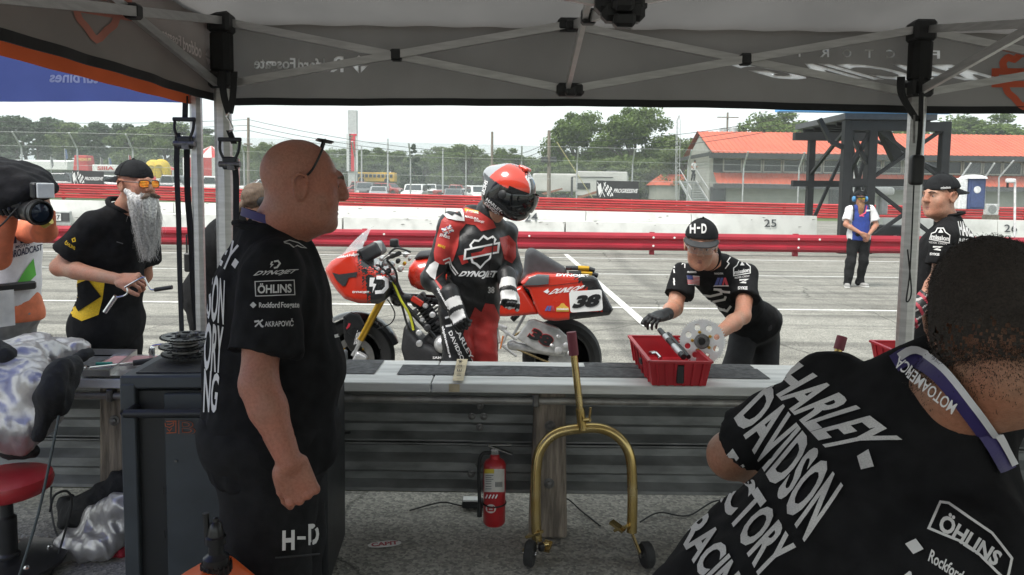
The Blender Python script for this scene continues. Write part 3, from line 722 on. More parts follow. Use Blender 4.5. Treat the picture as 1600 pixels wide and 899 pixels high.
for x in fx:
 z=float(land(x,52));MB().tube(spline([(x,52,z),(x,52,z+3.1),(x,51.85,z+3.6),(x,51.1,z+4.5)],4),.055,6).build('post',M_fpost,cf)
for a,b in zip(fx[:-1],fx[1:]):
 za,zb=float(land(a,52)),float(land(b,52));v=[]
 for x,z in ((a,za),(b,zb)):v+=[[x,51.93,z+.9],[x,51.93,z+3.2],[x,51.8,z+3.6],[x,51.05,z+4.5]]
 mesh_obj('mesh_panel',v,[(0,4,5,1),(1,5,6,2),(2,6,7,3)],M_chain,cf,False)
for zz,yy in ((4.5,51.05),(3.6,51.8),(2.3,51.93)):
 MB().tube([(x,yy,float(land(x,52))+zz) for x in fx],.008,4).build('cable',M_fpost,cf)
# right-hand fence of loose panels by the building
cf2=thing('catch_fence','chain link fence panels leaning in front of the building by the portable toilet','fence',P(1540,330,46))
for (x0,y0,x1,y1) in ((1502,325,1517,262),(1538,328,1554,262),(1560,328,1584,258)):
 a=P(x0,y0,46);kn=P(x0+1,y0-50,46);tp=P(x1,y1-7,45.2);MB().tube([a,kn,tp],.05,6).build('post',M_fpost,cf2)
for (xa,xb) in ((1500,1538),(1538,1562),(1562,1606)):
 mesh_obj('mesh_panel',[P(xa,327,46),P(xb,328,46),P(xb+1,277,46),P(xa+1,277,46),P(xb+17,256,45.2),P(xa+16,255,45.2)],[(0,1,2,3),(3,2,4,5)],M_chain,cf2,False)
# ================================================================== screen tower
M_tower=mat('matt black tower steel',(.012,.0125,.014),.6,.1,var=.25,vscale=4)
tw=thing('screen_tower','black steel lattice tower carrying a large screen above the pit lane rail','tower',P(1400,372,21))
YT0,YT1=20.6,24.6
for x0,x1 in ((1307,1310),(1347,1346),(1466,1452)):
 for (Y,wd) in ((YT0,.24),):
  a=P((x0+x1)/2+8,372,Y);MB().box((a[0],Y,1.85),(wd,wd,3.7),bev=.02).build('column',M_tower,tw,smooth=False)
xa,xm,xb=[P(x,372,YT0)[0] for x in (1318,1356,1468)]
for x in (xa+.6,xb-.2,xm+1.2):MB().box((x,YT1,1.85),(.2,.2,3.7)).build('column',M_tower,tw,smooth=False)
def brace(a,b,w_=.10):MB().bar(a,b,w_,w_).build('brace',M_tower,tw,smooth=False)
zt=4.25
for (x0,z0,x1,z1,Y0,Y1) in ((xa,.35,xm,2.1,YT0,YT0),(xm,.35,xa,2.1,YT0,YT0),(xa,2.3,xm,3.55,YT0,YT0),(xm,2.3,xa,3.55,YT0,YT0),(xm,.4,xb,1.9,YT0,YT0),(xb,.4,xm,1.9,YT0,YT0),(xm,2.1,xb,3.55,YT0,YT0),(xb,2.1,xm,3.55,YT0,YT0),(xm,2.3,xm+1.2,3.55,YT0,YT1),(xm,3.55,xm+1.2,2.3,YT0,YT1),(xb,2.3,xb-.2,3.55,YT0,YT1),(xa,3.55,xa+.6,2.3,YT0,YT1),(xa+.6,.4,xm+1.2,3.55,YT1,YT1),(xm+1.2,.4,xb-.2,3.55,YT1,YT1),(xb-.2,.6,xm+1.2,3.55,YT1,YT1)):brace((x0,Y0,z0),(x1,Y1,z1),.09)
for z,w_ in ((2.0,.2),(3.55,.25)):
 for x0,x1,Y in ((xa,xm,YT0),(xm,xb,YT0),(xa,xb,YT1)):MB().bar((x0,Y-.01,z),(x1,Y-.01,z),w_,w_).build('cross_beam',M_tower,tw,smooth=False)
brace(P(1299,222,YT0),P(1280,186,YT0),.12);brace(P(1299,222,YT0),(xa,YT0,2.9),.12)
a,b=P(1232,188,YT0-.6),P(1490,176,YT0-.6)
MB().box(((a[0]+b[0])/2+.75,22.2,3.80),(b[0]-a[0]-1.9,3.6,.16)).build('deck_beam',mat('tower deck grey',(.08,.083,.087),.6),tw,smooth=False)
for i in range(5):MB().box(((a[0]+b[0])/2+.8,20.6+i*.8,3.67),(b[0]-a[0]-2.2,.1,.1)).build('joist',M_tower,tw,smooth=False)
MB().box(((a[0]+b[0])/2-.3,19.75,5.1),(b[0]-a[0]+.2,.35,2.55)).build('screen',mat('blue lit screen',(.10,.36,.75),.4,var=.05),tw,smooth=False)
MB().bar(P(1378,200,22),P(1402,250,22),.28,.28).build('speaker_tube',M_tower,tw,smooth=False)
eq=thing('equipment_case','black equipment cases at the foot of the screen tower','case',P(1385,385,21.6))
MB().box(P(1385,365,21.8)+V(0,0,-.25),(1.5,.6,1.0),bev=.03).build('case_body',mat('black case',(.02,.02,.022),.5),eq,smooth=False)
for dx in (-.5,.1,.5):MB().box(P(1385,365,21.8)+V(dx,-.31,-.1),(.08,.03,.12)).build('latch',M_alu,eq,smooth=False)
tv=thing('camera_platform','television camera under a white rain cover inside the screen tower','camera',P(1372,330,23.8))
s_=SDF();c=P(1373,299,23.8);s_.box(c,(.42,.25,.14),rad=.1).box(c+V(-.35,0,-.05),(.2,.1,.08),rad=.05);sobj('rain_cover',s_,.04,mat('white cover',(.6,.6,.58),.6),tv)
MB().cyl(c+V(0,0,-.15),c+V(0,0,-1.1),.06).box(c+V(.12,-.1,-.45),(.22,.2,.6),bev=.03).build('pedestal',mat('grey case',(.35,.35,.35),.5),tv,smooth=False)
# thin CCTV pole at the right edge
cp=thing('camera_pole','thin white pole with a small camera head beside pit number 26','pole',P(1586,380,20.4))
a,b=P(1587,372,20.4),P(1586,284,20.4);MB().tube([(a[0],a[1],0),(b[0],b[1],b[2])],.03,8).build('mast',mat('white metal',(.7,.7,.7),.4),cp)
MB().box(b+V(-.12,0,.02),(.26,.12,.12),bev=.03).build('camera_head',MATS['white metal'],cp,smooth=False)
MB().box(b+V(-.2,0,-.1),(.05,.05,.14),bev=.01).build('microphone',M_blk,cp,smooth=False)

# ================================================================== beyond the fence: building, vehicles, poles, trees
M_sid=mat('pale lap siding',(.36,.36,.32),.7,var=.08,vscale=2);M_roofr=mat('orange red metal roof',(.50,.105,.055),.55,var=.12,vscale=.6)
M_trim=mat('charcoal trim',(.05,.052,.055),.6);M_glassd=mat('dark window glass',(.035,.04,.042),.12,var=.3,vscale=1.5);M_frame=mat('pale window frame',(.42,.41,.38),.6)
bld=thing('timing_building','two-storey pale building with orange red metal roofs and a row of windows','building',P(1110,322,60))
YB0=60.0
def bp(x,y,Y=YB0):return P(x,y,Y)
xl=bp(1112,240)[0];xr=xl+46;zg=float(land(xl,60))-.3;z_e=bp(1200,241)[2];z_r=bp(1094,212,64)[2];z_m1=bp(1200,271)[2];z_m0=bp(1200,288)[2]
# walls: upper set back glazing, lower siding with real lap boards
mb=MB();mb.box(((xl+xr)/2,YB0+4.0,(zg+z_e)/2),(xr-xl,7.6,z_e-zg));mb.build('wall',M_sid,bld,smooth=False)
nb_=int((z_m0-zg)/.22);bproto=None
for i in range(nb_):
 MB().box(((xl+xr)/2,YB0+.19,zg+.11+i*.22),(xr-xl,.06,.205)).build('siding_board',M_sid,bld,smooth=False)
gable=MB();gable.prism([(xl-.02,YB0+.2,z_e),(xl-.02,YB0+7.8,z_e),(xl-.02,YB0+4.0,z_r)],(.2,0,0));gable.build('gable',M_sid,bld,smooth=False)
for i in range(int((z_e-zg)/.25)):MB().box((xl-.05,YB0+4.0,zg+.12+i*.25),(.06,7.5,.23)).build('siding_board',M_sid,bld,smooth=False)
def ribbed(name,x0,x1,ya,za,yb,zb,m,step=.42):
 n=int((x1-x0)/step);rings=[];xs=[]
 for i in range(n+1):
  x=x0+(x1-x0)*i/n
  for dx,dz in ((-.06,0),(-.03,.045),(.03,.045),(.06,0)):xs.append((x+dx,dz))
 xs=sorted(xs);r0=np.array([[x,ya,za+dz] for x,dz in xs]);r1=np.array([[x,yb,zb+dz] for x,dz in xs]);mb=MB();mb.loft([r0,r1],cap=False,closed=False);return mb.build(name,m,bld,smooth=False)
ribbed('roof',xl-.2,xr+.5,YB0-1.2,z_e,YB0+4.0,z_r+.35,M_roofr);ribbed('roof',xl-.2,xr+.5,YB0+9.2,z_e,YB0+4.0,z_r+.34,M_roofr)
MB().box(((xl+xr)/2,YB0-1.15,z_e-.22),(xr-xl+1,.14,.42)).build('fascia',M_trim,bld,smooth=False)
MB().box((xl-.45,YB0+4.0,z_e-.1),(.1,10,.3)).build('fascia',M_trim,bld,smooth=False)
ribbed('lower_roof',xl+.3,xr,YB0-.9,z_m0,YB0+.12,z_m1,M_roofr);MB().box(((xl+xr)/2,YB0-.85,z_m0-.2),(xr-xl,.14,.34)).build('fascia',M_trim,bld,smooth=False)
MB().box(((xl+xr)/2,YB0+.12,(z_m1+z_e)/2),(xr-xl-.4,.1,z_e-z_m1-.1)).build('glazing_band',M_trim,bld,smooth=False)
wz0,wz1=z_m1+.12,z_e-.42;k=0;x=xl+1.0
while x<xr-2:
 wd=1.45;wn=MB()
 for (cx,sx) in ((x,.10),(x+wd,.10)):wn.box((cx,YB0+.03,(wz0+wz1)/2),(sx,.1,wz1-wz0))
 for cz in (wz0,wz1):wn.box((x+wd/2,YB0+.03,cz),(wd+.1,.1,.09))
 o=wn.build('window',M_frame,bld,smooth=False);MB().box((x+wd/2,YB0+.05,(wz0+wz1)/2),(wd-.1,.03,wz1-wz0-.09)).build('pane',M_glassd,o,smooth=False)
 x+=1.62
for px in (1117,1303,1440):
 a=bp(px-5,318);d=MB().box((a[0]+.5,YB0+.1,zg+1.25),(1.25,.2,2.3));d.build('door',M_trim,bld,smooth=False);MB().box((a[0]+.5,YB0-.02,zg+1.5),(.9,.04,1.5)).build('door_glass',M_glassd,bld,smooth=False)
# outside stairs with a landing, and a man on it
st=thing('outside_stairs','white metal outside stairs climbing to a landing at the building end','stairs',bp(1090,318,60))
a,b=bp(1094,316,60),bp(1075,284,63.2)
for i in range(13):
 t_=i/12;c=a+(b-a)*t_;MB().box(c,(1.3,.3,.06)).build('step',mat('galvanised tread',(.4,.41,.41),.5,.4),st,smooth=False)
for sx in (-.7,.7):
 MB().bar(a+V(sx,0,0),b+V(sx,0,0),.06,.25).build('stringer',M_fpost,st,smooth=False);MB().tube([a+V(sx,0,1),b+V(sx,0,1),b+V(sx,1.5,1)],.035,6).build('handrail',M_fpost,st)
MB().box(b+V(.6,.9,-.03),(2.6,1.6,.1)).build('landing',MATS['galvanised tread'],st,smooth=False)
for sx in (-.6,.7,1.8):MB().box(b+V(sx,1.5,-1.4),(.12,.12,2.8)).build('support_post',M_fpost,st,smooth=False)
# tent-roofed shed, roof antennas
sd=thing('garden_shed','small shed with a red roof standing behind the banner','shed',P(1050,312,70))
a,b=P(1025,312,70),P(1062,290,70);MB().box(((a[0]+b[0])/2,72,(a[2]+b[2])/2),(b[0]-a[0],4,b[2]-a[2])).build('wall',MATS['pale lap siding'],sd,smooth=False)
MB().prism([(a[0]-.3,69.8,b[2]),(a[0]-.3,74.2,b[2]),(a[0]+.8,72,b[2]+1.1)],(b[0]-a[0]+.4,0,0)).build('roof',M_roofr,sd,smooth=False)
for k,px in enumerate((1016,1024,1032)):
 c=P(px,306,118);o=thing('portable_toilet','white portable toilet by the red-roofed shed','toilet',c,'white portable toilets');MB().box(c+V(0,0,1.1),(1.0,1.0,2.0),bev=.06).build('cabin',MATS['white metal'],o,smooth=False);MB().box(c+V(0,0,2.15),(1.05,1.05,.2),bev=.1).build('roof',MATS['white metal'],o,smooth=False);MB().box(c+V(0,-.51,1.0),(.7,.03,1.7)).build('door',mat('pale grey door',(.5,.52,.52),.5),o,smooth=False)
pt=thing('portable_toilet','dark blue portable toilet with white roof beside the bright red rail','toilet',P(1518,326,45.5));c=P(1518,326,45.5)
MB().box(c+V(0,0,.9),(1.0,1.0,1.9),bev=.05).build('cabin',mat('navy plastic',(.03,.05,.14),.5),pt,smooth=False);MB().box(c+V(-.02,-.51,.9),(.78,.04,1.6)).build('door',mat('navy plastic door',(.04,.065,.17),.5),pt,smooth=False)
MB().box(c+V(-.75,.1,.9),(.5,.9,1.9),bev=.05).build('side_panel',MATS['white metal'],pt,smooth=False);MB().lathe(c+V(0,0,1.83),(0,0,1),[(.8,0),(.72,.12),(.4,.22),(.0,.25)],12).build('roof',MATS['white metal'],pt)
MB().lathe(c+V(-.05,-.54,1.15),(0,-1,0),[(.22,0),(.2,.02),(0,.03)],14).build('badge',MATS['white metal'],pt)
ac=thing('air_conditioner','white outdoor air conditioner unit at the gap in the bright red rail','air conditioner',P(1548,336,47));c=P(1548,336,47)
MB().box(c+V(0,0,.35),(.75,.4,.7),bev=.03).build('casing',MATS['white metal'],ac,smooth=False);MB().lathe(c+V(-.05,-.21,.35),(0,-1,0),[(.27,0),(.27,.01),(.05,.012)],18).build('fan_grille',mat('grey grille',(.3,.31,.31),.5),ac);MB().box(c+V(0,0,-.15),(.8,.5,.3)).build('pallet',M_wood,ac,smooth=False)
# ------------------------------------------------------------------ poles, wires, towers
def pole(px,ytop,ybase,Y,label,r=.14,arms=(),lamp=False,m=M_wood,name='utility_pole'):
 a=P(px,ybase,Y);t_=P(px,ytop,Y);z0=float(land(a[0],Y));o=thing(name,label,'pole',(a[0],Y,z0));MB().tube([(a[0],Y,z0-.2),(t_[0],Y,t_[2])],[r,r*.75],8).build('pole_shaft',m,o)
 for dz,wd in arms:MB().box((t_[0],Y-r,t_[2]-dz),(wd,.12,.12)).build('crossarm',m,o,smooth=False)
 if lamp:
  for s_ in (-1,1):MB().box((t_[0]+s_*.35,Y-.2,t_[2]-2.2),(.5,.35,.42),bev=.05).build('floodlight',M_trim,o,smooth=False)
 return np.array(t_)
tops=[pole(388,184,300,62,'wooden utility pole with a lamp arm behind the bald man',.15,((2.2,.7),)),pole(769,206,300,66,'plain wooden utility pole behind the rider',.14),pole(858,204,300,56,'wooden pole with twin floodlights left of the tall leafy trees',.16,(),True),
  pole(606,217,300,75,'slim grey pole between the white truck and the scoring tower',.1,m=M_fpost,name='light_pole'),pole(692,232,300,80,'slim grey pole right of the dark spruce',.1,m=M_fpost,name='light_pole'),pole(565,228,296,100,'thin pole just beside the scoring tower',.12,m=M_fpost,name='light_pole'),pole(1137,176,220,90,'utility pole with crossarms and transformers above the building roof',.16,((.6,2.6),(2.0,1.6)))]
tr_=thing('transformer','pair of grey transformers on the pole above the building roof','transformer',P(1137,205,89.5))
for px in (1130,1145):c=P(px,207,89.5);MB().lathe(c,(0,0,1),[(.3,-.5),(.45,-.4),(.45,.5),(.2,.7)],12).build('tank',M_fpost,tr_)
def wire(label,a,b,sag,r=.02):
 t_=np.linspace(0,1,16)[:,None];p=a+(b-a)*t_;p[:,2] -= (sag*4*t_*(1-t_))[:,0];tag(MB().tube(p,r,4).build('overhead_wire',M_blk),label,'wire','overhead wires')
far_l=P(-300,170,60);far_r=P(1750,230,90)
for k,dy in enumerate((1,10,18)):
 for a,b in ((P(-200,178+dy,62),P(388,186+dy,62)),(P(388,186+dy,62),P(769,240+dy*.6,66)),(P(769,240+dy*.6,66),P(858,220+dy,56)),(P(858,222+dy,56),P(1250,178+dy,60))):wire('thin overhead wire strung between the wooden poles',a,b,.5)
tag(MB().tube([P(870,222,56),P(926,310,55)],.03,5).build('guy_wire',mat('yellow guy sleeve',(.4,.36,.15),.6)),'slanting guy wire in front of the white caravan','wire')
lt=thing('antenna_mast','triangular lattice antenna mast beside the tall leafy trees','mast',P(1059,312,64));
for dx,dy in ((-.17,0),(.17,0),(0,.3)):MB().tube([P(1058,312,64)+V(dx,dy,0),P(1060,190,64)+V(dx,dy,0),P(1061,180,64)],.03,5).build('rod',M_fpost,lt)
b0=P(1058,312,64);b1=P(1060,190,64)
for i in range(18):t0,t1=i/18,(i+1)/18;MB().bar(b0+(b1-b0)*t0+V(-.17 if i % 2 else .17,0,0),b0+(b1-b0)*t1+V(.17 if i % 2 else-.17,0,0),.025,.025).build('lattice',M_fpost,lt,smooth=False)
# scoring tower
sct=thing('scoring_tower','tall narrow scoring tower with red and white position lights','tower',P(552,296,110));a,b=P(545,296,110),P(558,173,110)
MB().box(((a[0]+b[0])/2,110,(a[2]+b[2])/2),(b[0]-a[0],.9,b[2]-a[2])).build('shaft',mat('pale grey panel',(.45,.46,.46),.6),sct,smooth=False)
zt_,zb_=P(552,210,110)[2],P(552,268,110)[2];MB().box(((a[0]+b[0])/2,109.5,(zt_+zb_)/2),(b[0]-a[0]+.35,.2,zt_-zb_)).build('board',mat('white board',(.62,.63,.63),.6),sct,smooth=False)
for i in range(22):
 z=zt_-(i+.5)*(zt_-zb_)/22;cx=(a[0]+b[0])/2
 MB().box((cx+.15,109.35,z),(.62 if i else 1.1,.1,.25)).build('red_digit',mat('red digit',(.6,.02,.04),.5),sct,smooth=False);MB().box((cx-.28,109.35,z),(.26,.1,.17)).build('dark_digit',M_trim,sct,smooth=False)
v,f=fit_text('T',.06);flat('lettering',v,f,mat('green print',(.05,.2,.1),.6),sct,((a[0]+b[0])/2-.2,109.28,zt_-.75),(.4,0,0),(0,0,.5))
# ------------------------------------------------------------------ vehicles
M_tyre=M_rubber;M_vglass=mat('vehicle glass',(.04,.05,.055),.08,var=0);M_rim=mat('alloy rim',(.4,.4,.4),.35,.8);M_lampr=mat('red tail lamp',(.35,.01,.01),.3);M_lampw=mat('clear headlamp',(.7,.7,.68),.15)
PAINT={k:mat('paint '+k,c,.3,var=.03,coat=.6) for k,c in dict(white=(.70,.70,.68),silver=(.36,.37,.38),black=(.02,.021,.023),red=(.30,.02,.02),grey=(.12,.125,.13),blue=(.05,.09,.2),tan=(.3,.26,.2)).items()}
def car_proto(kind):
 """front toward -Y, origin on the ground"""
 o=thing('parked_'+kind,'x',kind)
 L_,W_,H_=dict(pickup=(5.6,1.95,1.85),suv=(4.9,1.95,1.8),sedan=(4.7,1.82,1.45))[kind];y0=-L_/2
 if kind=='pickup':low=[(0,.45),(.02,.95),(.12,1.08),(1.35,1.15),(5.5,1.12),(5.6,.9),(5.58,.5)];cab=[(1.3,1.12),(1.95,1.80),(3.35,1.84),(3.65,1.12)]
 elif kind=='suv':low=[(0,.42),(.0,.9),(.15,1.02),(1.2,1.12),(4.8,1.1),(4.9,.85),(4.85,.42)];cab=[(1.15,1.1),(1.85,1.72),(4.2,1.78),(4.75,1.1)]
 else:low=[(0,.35),(.0,.65),(.15,.78),(1.2,.9),(4.2,.95),(4.68,.9),(4.7,.45)];cab=[(1.15,.9),(1.95,1.40),(3.3,1.44),(4.15,.94)]
 sd_=SDF();sd_.poly([(p[0],p[1]) for p in low],(0,y0,0),(0,1,0),(0,0,1),W_/2,.10,.06)
 sd_.poly([(p[0],p[1]) for p in cab],(0,y0,0),(0,1,0),(0,0,1),W_/2-.12,.12,.08)
 if kind=='pickup':sd_.box((0,y0+4.62,1.12),(W_/2-.12,.86,.3),rad=.03,sub=True)
 ax=[y0+.95,y0+L_-1.0]
 for y in ax:sd_.cap((-2,y,.36),(2,y,.36),.43,k=.02,sub=True)
 sobj('body',sd_,.075,PAINT['white'],o,smooth=1)
 zc=cab[1][1];zl=cab[0][1]
 def pane(p4):MB().add(p4,[(0,1,2,3)]).build('window',M_vglass,o,smooth=False)
 h=W_/2-.10
 f0,f1,r1,r0=[np.array([c[0]+y0,c[1]]) for c in cab]
 def lerp(a,b,t):return a+(b-a)*t
 n_=np.array([-(f1-f0)[1],(f1-f0)[0]]);n_=n_/np.linalg.norm(n_)*.02
 A,B=lerp(f0,f1,.12)+n_,lerp(f0,f1,.88)+n_;pane([(-h+.12,*A),(h-.12,*A),(h-.22,*B),(-h+.22,*B)])
 A,B=lerp(r0,r1,.2),lerp(r0,r1,.88);pane([(-h+.12,A[0]+.03,A[1]+.02),(h-.12,A[0]+.03,A[1]+.02),(h-.22,B[0]+.03,B[1]+.02),(-h+.22,B[0]+.03,B[1]+.02)])
 for sx in (-1,1):
  A=lerp(f0,f1,.2);B=lerp(f0,f1,.86);D=lerp(r0,r1,.86);E=lerp(r0,r1,.2);m1=lerp(A,E,.48);m2=lerp(B,D,.45)
  pane([(sx*(h+.0),A[0]+.2,A[1]),(sx*(h+.0),m1[0]-.05,m1[1]),(sx*(h-.0),m2[0]-.05,m2[1]),(sx*(h-.0),B[0]+.1,B[1])]);pane([(sx*(h+.0),m1[0]+.05,m1[1]),(sx*(h+.0),E[0]-.15,E[1]),(sx*(h-.0),D[0]-.1,D[1]),(sx*(h-.0),m2[0]+.05,m2[1])])
  for y in ax:
   w_=MB().lathe((sx*(W_/2-.12),y,.36),(sx,0,0),[(.22,-.1),(.34,-.1),(.36,-.05),(.36,.07),(.33,.11),(.24,.11)],18).build('wheel',M_tyre,o)
   MB().lathe((sx*(W_/2-.12),y,.36),(sx,0,0),[(.24,.06),(.22,.09),(.08,.06),(.0,.08)],14).build('rim',M_rim,w_)
  MB().box((sx*(W_/2-.3),y0+.02,low[1][1]-.1),(.36,.12,.2),bev=.04).build('headlight',M_lampw,o,smooth=False);MB().box((sx*(W_/2-.12),-y0-.02,low[-2][1]-.02),(.2,.1,.3),bev=.03).build('tail_light',M_lampr,o,smooth=False)
  MB().box((sx*(W_/2+.06),y0+f0[0]-y0+.35,zl+.08),(.2,.1,.15),bev=.03).build('mirror',PAINT['black'],o,smooth=False)
 MB().box((0,y0-.0,low[1][1]-.2),(W_*.5,.06,.26),bev=.03).build('grille',M_trim,o,smooth=False);MB().box((0,y0+.02,.48),(W_*.9,.12,.14),bev=.04).build('bumper',M_trim,o,smooth=False)
 return o
CARP={k:car_proto(k) for k in ('pickup','suv','sedan')};CUSED=set();CPAINT={}
def car(kind,colour,px,py,Y,rz,label,group='vehicles parked beyond the fence'):
 src=CARP[kind];a=P(px,py,Y);z=float(land(a[0],Y))
 if kind not in CUSED:CUSED.add(kind);o=src
 else:o=copy_tree(src)
 o.location=(a[0],Y,z);o.rotation_euler=(0,0,math.radians(rz));tag(o,label,'car' if kind != 'pickup' else 'pickup',group)
 for ch in o.children:
  if ch.name.split('.')[0]=='body':ch.material_slots[0].link='OBJECT';ch.material_slots[0].material=PAINT[colour]
car('suv','white',648,303,68,0,'large white SUV facing the track beside the dark spruce');car('sedan','silver',592,301,70,8,'silver hatchback facing the track, next but one to the white SUV')
car('sedan','red',556,298,80,-75,'small maroon car parked near the scoring tower');car('suv','grey',570,300,76,10,'grey car half hidden beside the silver hatchback');car('sedan','grey',708,304,66,5,'dark silver sedan facing the track just behind the rider');car('sedan','white',730,304,72,-10,'small white sedan beside the dark silver sedan')
car('suv','white',748,303,64,15,'white SUV partly hidden by the rider helmet');car('pickup','red',712,290,96,80,'red pickup parked further back behind the sedans');car('pickup','white',672,290,100,5,'white pickup in the back row beside the spruce');car('suv','black',735,291,100,20,'black SUV in the back row behind the rider')
car('suv','grey',700,287,104,60,'grey car in the back row of the field');car('pickup','red',560,289,98,70,'dark red pickup in the back row by the scoring tower');car('suv','black',583,289,100,10,'black SUV in front of the yellow bus');car('suv','red',607,290,98,60,'maroon car in front of the yellow bus end')
car('pickup','black',100,292,58,-84,'black pickup truck parked side-on behind the checkered banner');car('suv','red',38,287,66,-80,'red SUV parked behind the black pickup');car('suv','silver',175,291,62,95,'silver SUV beside the dark checkered banner');car('pickup','white',335,294,56,100,'white pickup seen between the tent legs');car('sedan','grey',404,296,66,-30,'dark grey car with open hatch beside the wooden pole');car('suv','silver',412,290,80,-60,'silver car in the row behind the wooden pole')
car('pickup','grey',270,292,60,95,'grey pickup behind the hanging strap');car('sedan','tan',60,286,84,90,'tan car in the far row at the pine trees');car('sedan','white',110,284,90,80,'white car in the far row at the pine trees');car('suv','blue',240,287,88,80,'blue SUV in the far row under the pines');car('suv','black',305,290,70,70,'black SUV below the striped round tent')
# caravan
rv=thing('travel_trailer','long white travel trailer with window and roof vents','caravan',P(905,309,58));a,b=P(832,310,58),P(983,272,58)
mb=SDF();mb.box(((a[0]+b[0])/2,59.3,(a[2]+b[2])/2+.25),((b[0]-a[0])/2,1.25,(b[2]-a[2])/2-.25),rad=.18);sobj('body',mb,.1,mat('white caravan skin',(.58,.57,.54),.5,var=.08,vscale=1),rv)
MB().box(((a[0]+b[0])/2+1.6,57.85,(a[2]+b[2])/2+.2),(4.0,.5,1.9),bev=.05).build('slide_out',MATS['white caravan skin'],rv,smooth=False)
def rvbox(nm,x0,y0,x1,y1,m,Y=57.55):p,q=P(x0,y0,Y),P(x1,y1,Y);return MB().box(((p[0]+q[0])/2,Y,(p[2]+q[2])/2),(abs(q[0]-p[0]),.06,abs(q[2]-p[2])),bev=.02).build(nm,m,rv,smooth=False)
rvbox('window',900,286,922,296,M_glassd);rvbox('trim_stripe',892,277,895,310,M_trim);rvbox('trim_stripe',893,276,958,278,M_trim);
for p4 in ([(846,302),(878,294),(880,296),(850,305)],[(898,309),(940,296),(942,299),(905,311)]):
 q=P(*np.array(p4,float).T,57.5);MB().sheet(q).build('graphic',mat('rust swoosh',(.28,.12,.07),.5),rv,smooth=False)
for px in (910,956):c=P(px,270,59);MB().box(c,(.9,.9,.3),bev=.1).build('roof_vent',M_trim,rv,smooth=False)
for px in (880,950):c=P(px,311,58.1);MB().lathe(c,(0,-1,0),[(.2,-.1),(.36,-.1),(.36,.1),(.2,.12)],14).build('wheel',M_rubber,rv)
# banners with chequered flags hung on the fence
def banner(x0,y0,x1,y1,label,Y=51.6,mir=False):
 o=thing('banner',label,'banner',P(x0,y1,Y));q=[P(x0,y1,Y),P(x1,y1+2,Y),P(x1,y0+2,Y),P(x0,y0,Y)];bo_=MB().prism(q,(0,.03,0)).build('cloth',mat('black banner',(.03,.03,.032),.7,var=.2,vscale=2),o,smooth=False);bv=bvh_of(bo_)
 W=x1-x0;H=y1-y0;v,f=fit_text('PROGRESSIVE',.03);v=v.copy();v[:,0]+=.05*v[:,1]
 decal('lettering',quadmap(v,[(x0+W*.40,y0+H*.72),(x1-W*.04,y0+H*.74),(x1-W*.04,y0+H*.50),(x0+W*.40,y0+H*.48)]),f,M_wprint,o,bv,30,.01)
 fl=[]
 for i in range(5):
  for j in range(4):
   if (i+j) % 2==0:c0=np.array([x0+W*(.17+.038*i+.012*j),y0+H*(.12+.17*j+.06*i)]);fl.append(poly2d([c0,c0+(W*.038,H*.06),c0+(W*.05,H*.23),c0+(W*.012,H*.17)]))
 fl.append(stroke2d([(x0+W*.02,y0+H*.1),(x0+W*.2,y0+H*.95)],W*.015));fl.append(stroke2d([(x0+W*.22,y0+H*.1),(x0+W*.08,y0+H*.98)],W*.015));fl.append(poly2d([(x0+W*.02,y0+H*.35),(x0+W*.1,y0+H*.15),(x0+W*.13,y0+H*.6),(x0+W*.06,y0+H*.9)]))
 d=decal('flag_print',*join2d(*fl),M_wprint,o,bv,30,.01);d['kind']='stuff'
banner(932,282,998,309,'black checkered-flag banner on the fence before the white caravan');banner(112,266,162,288,'black checkered-flag banner on the fence by the black pickup')
# coloured event tents, bus, inflatable
def gore_tent(px,ytop,yeave,ybase,Y,rad,label,c1,c2,n=16):
 t_=P(px,ytop,Y);e=P(px,yeave,Y);z0=float(land(t_[0],Y));o=thing('event_tent',label,'tent',(t_[0],Y,z0))
 for i in range(n):
  a0,a1=2*math.pi*i/n,2*math.pi*(i+1)/n;p0=V(t_[0]+rad*math.cos(a0),Y+rad*math.sin(a0),e[2]);p1=V(t_[0]+rad*math.cos(a1),Y+rad*math.sin(a1),e[2]);MB().add([t_,p0,p1],[(0,1,2)]).build('roof_gore',c1 if i % 2 else c2,o,smooth=False);MB().add([p0,p1,p1*V(1,1,0)+V(0,0,z0),p0*V(1,1,0)+V(0,0,z0)],[(0,1,2,3)]).build('wall_gore',c2 if i % 2 else c1,o,smooth=False)
M_rt=mat('red tent vinyl',(.5,.05,.05),.6);M_wt=mat('white tent vinyl',(.7,.7,.68),.6);M_yt=mat('yellow tent vinyl',(.65,.45,.03),.6)
gore_tent(330,228,248,275,90,3.2,'round red and white striped event tent between the tent legs',M_rt,M_wt);gore_tent(258,255,266,280,80,1.3,'small striped canopy beside the yellow arches',M_rt,M_wt,10)
bus=thing('shuttle_bus','long yellow bus parked beyond the field of cars','bus',P(586,288,112));a,b=P(556,286,112),P(617,270,112)
MB().box(((a[0]+b[0])/2,113,(a[2]+b[2])/2+.1),(b[0]-a[0],2.3,b[2]-a[2]-.2),bev=.12).build('body',mat('bus yellow',(.62,.36,.03),.5),bus,smooth=False)
for i in range(9):c=a+(b-a)*V((i+.7)/9.6,0,.68);MB().box((c[0],111.8,c[2]),(.42,.1,.5)).build('window',M_glassd,bus,smooth=False)
for t_ in (.15,.8):MB().lathe((a[0]+(b[0]-a[0])*t_,111.85,a[2]+.35),(0,-1,0),[(.2,-.1),(.42,-.1),(.42,.1),(.2,.12)],12).build('wheel',M_rubber,bus)
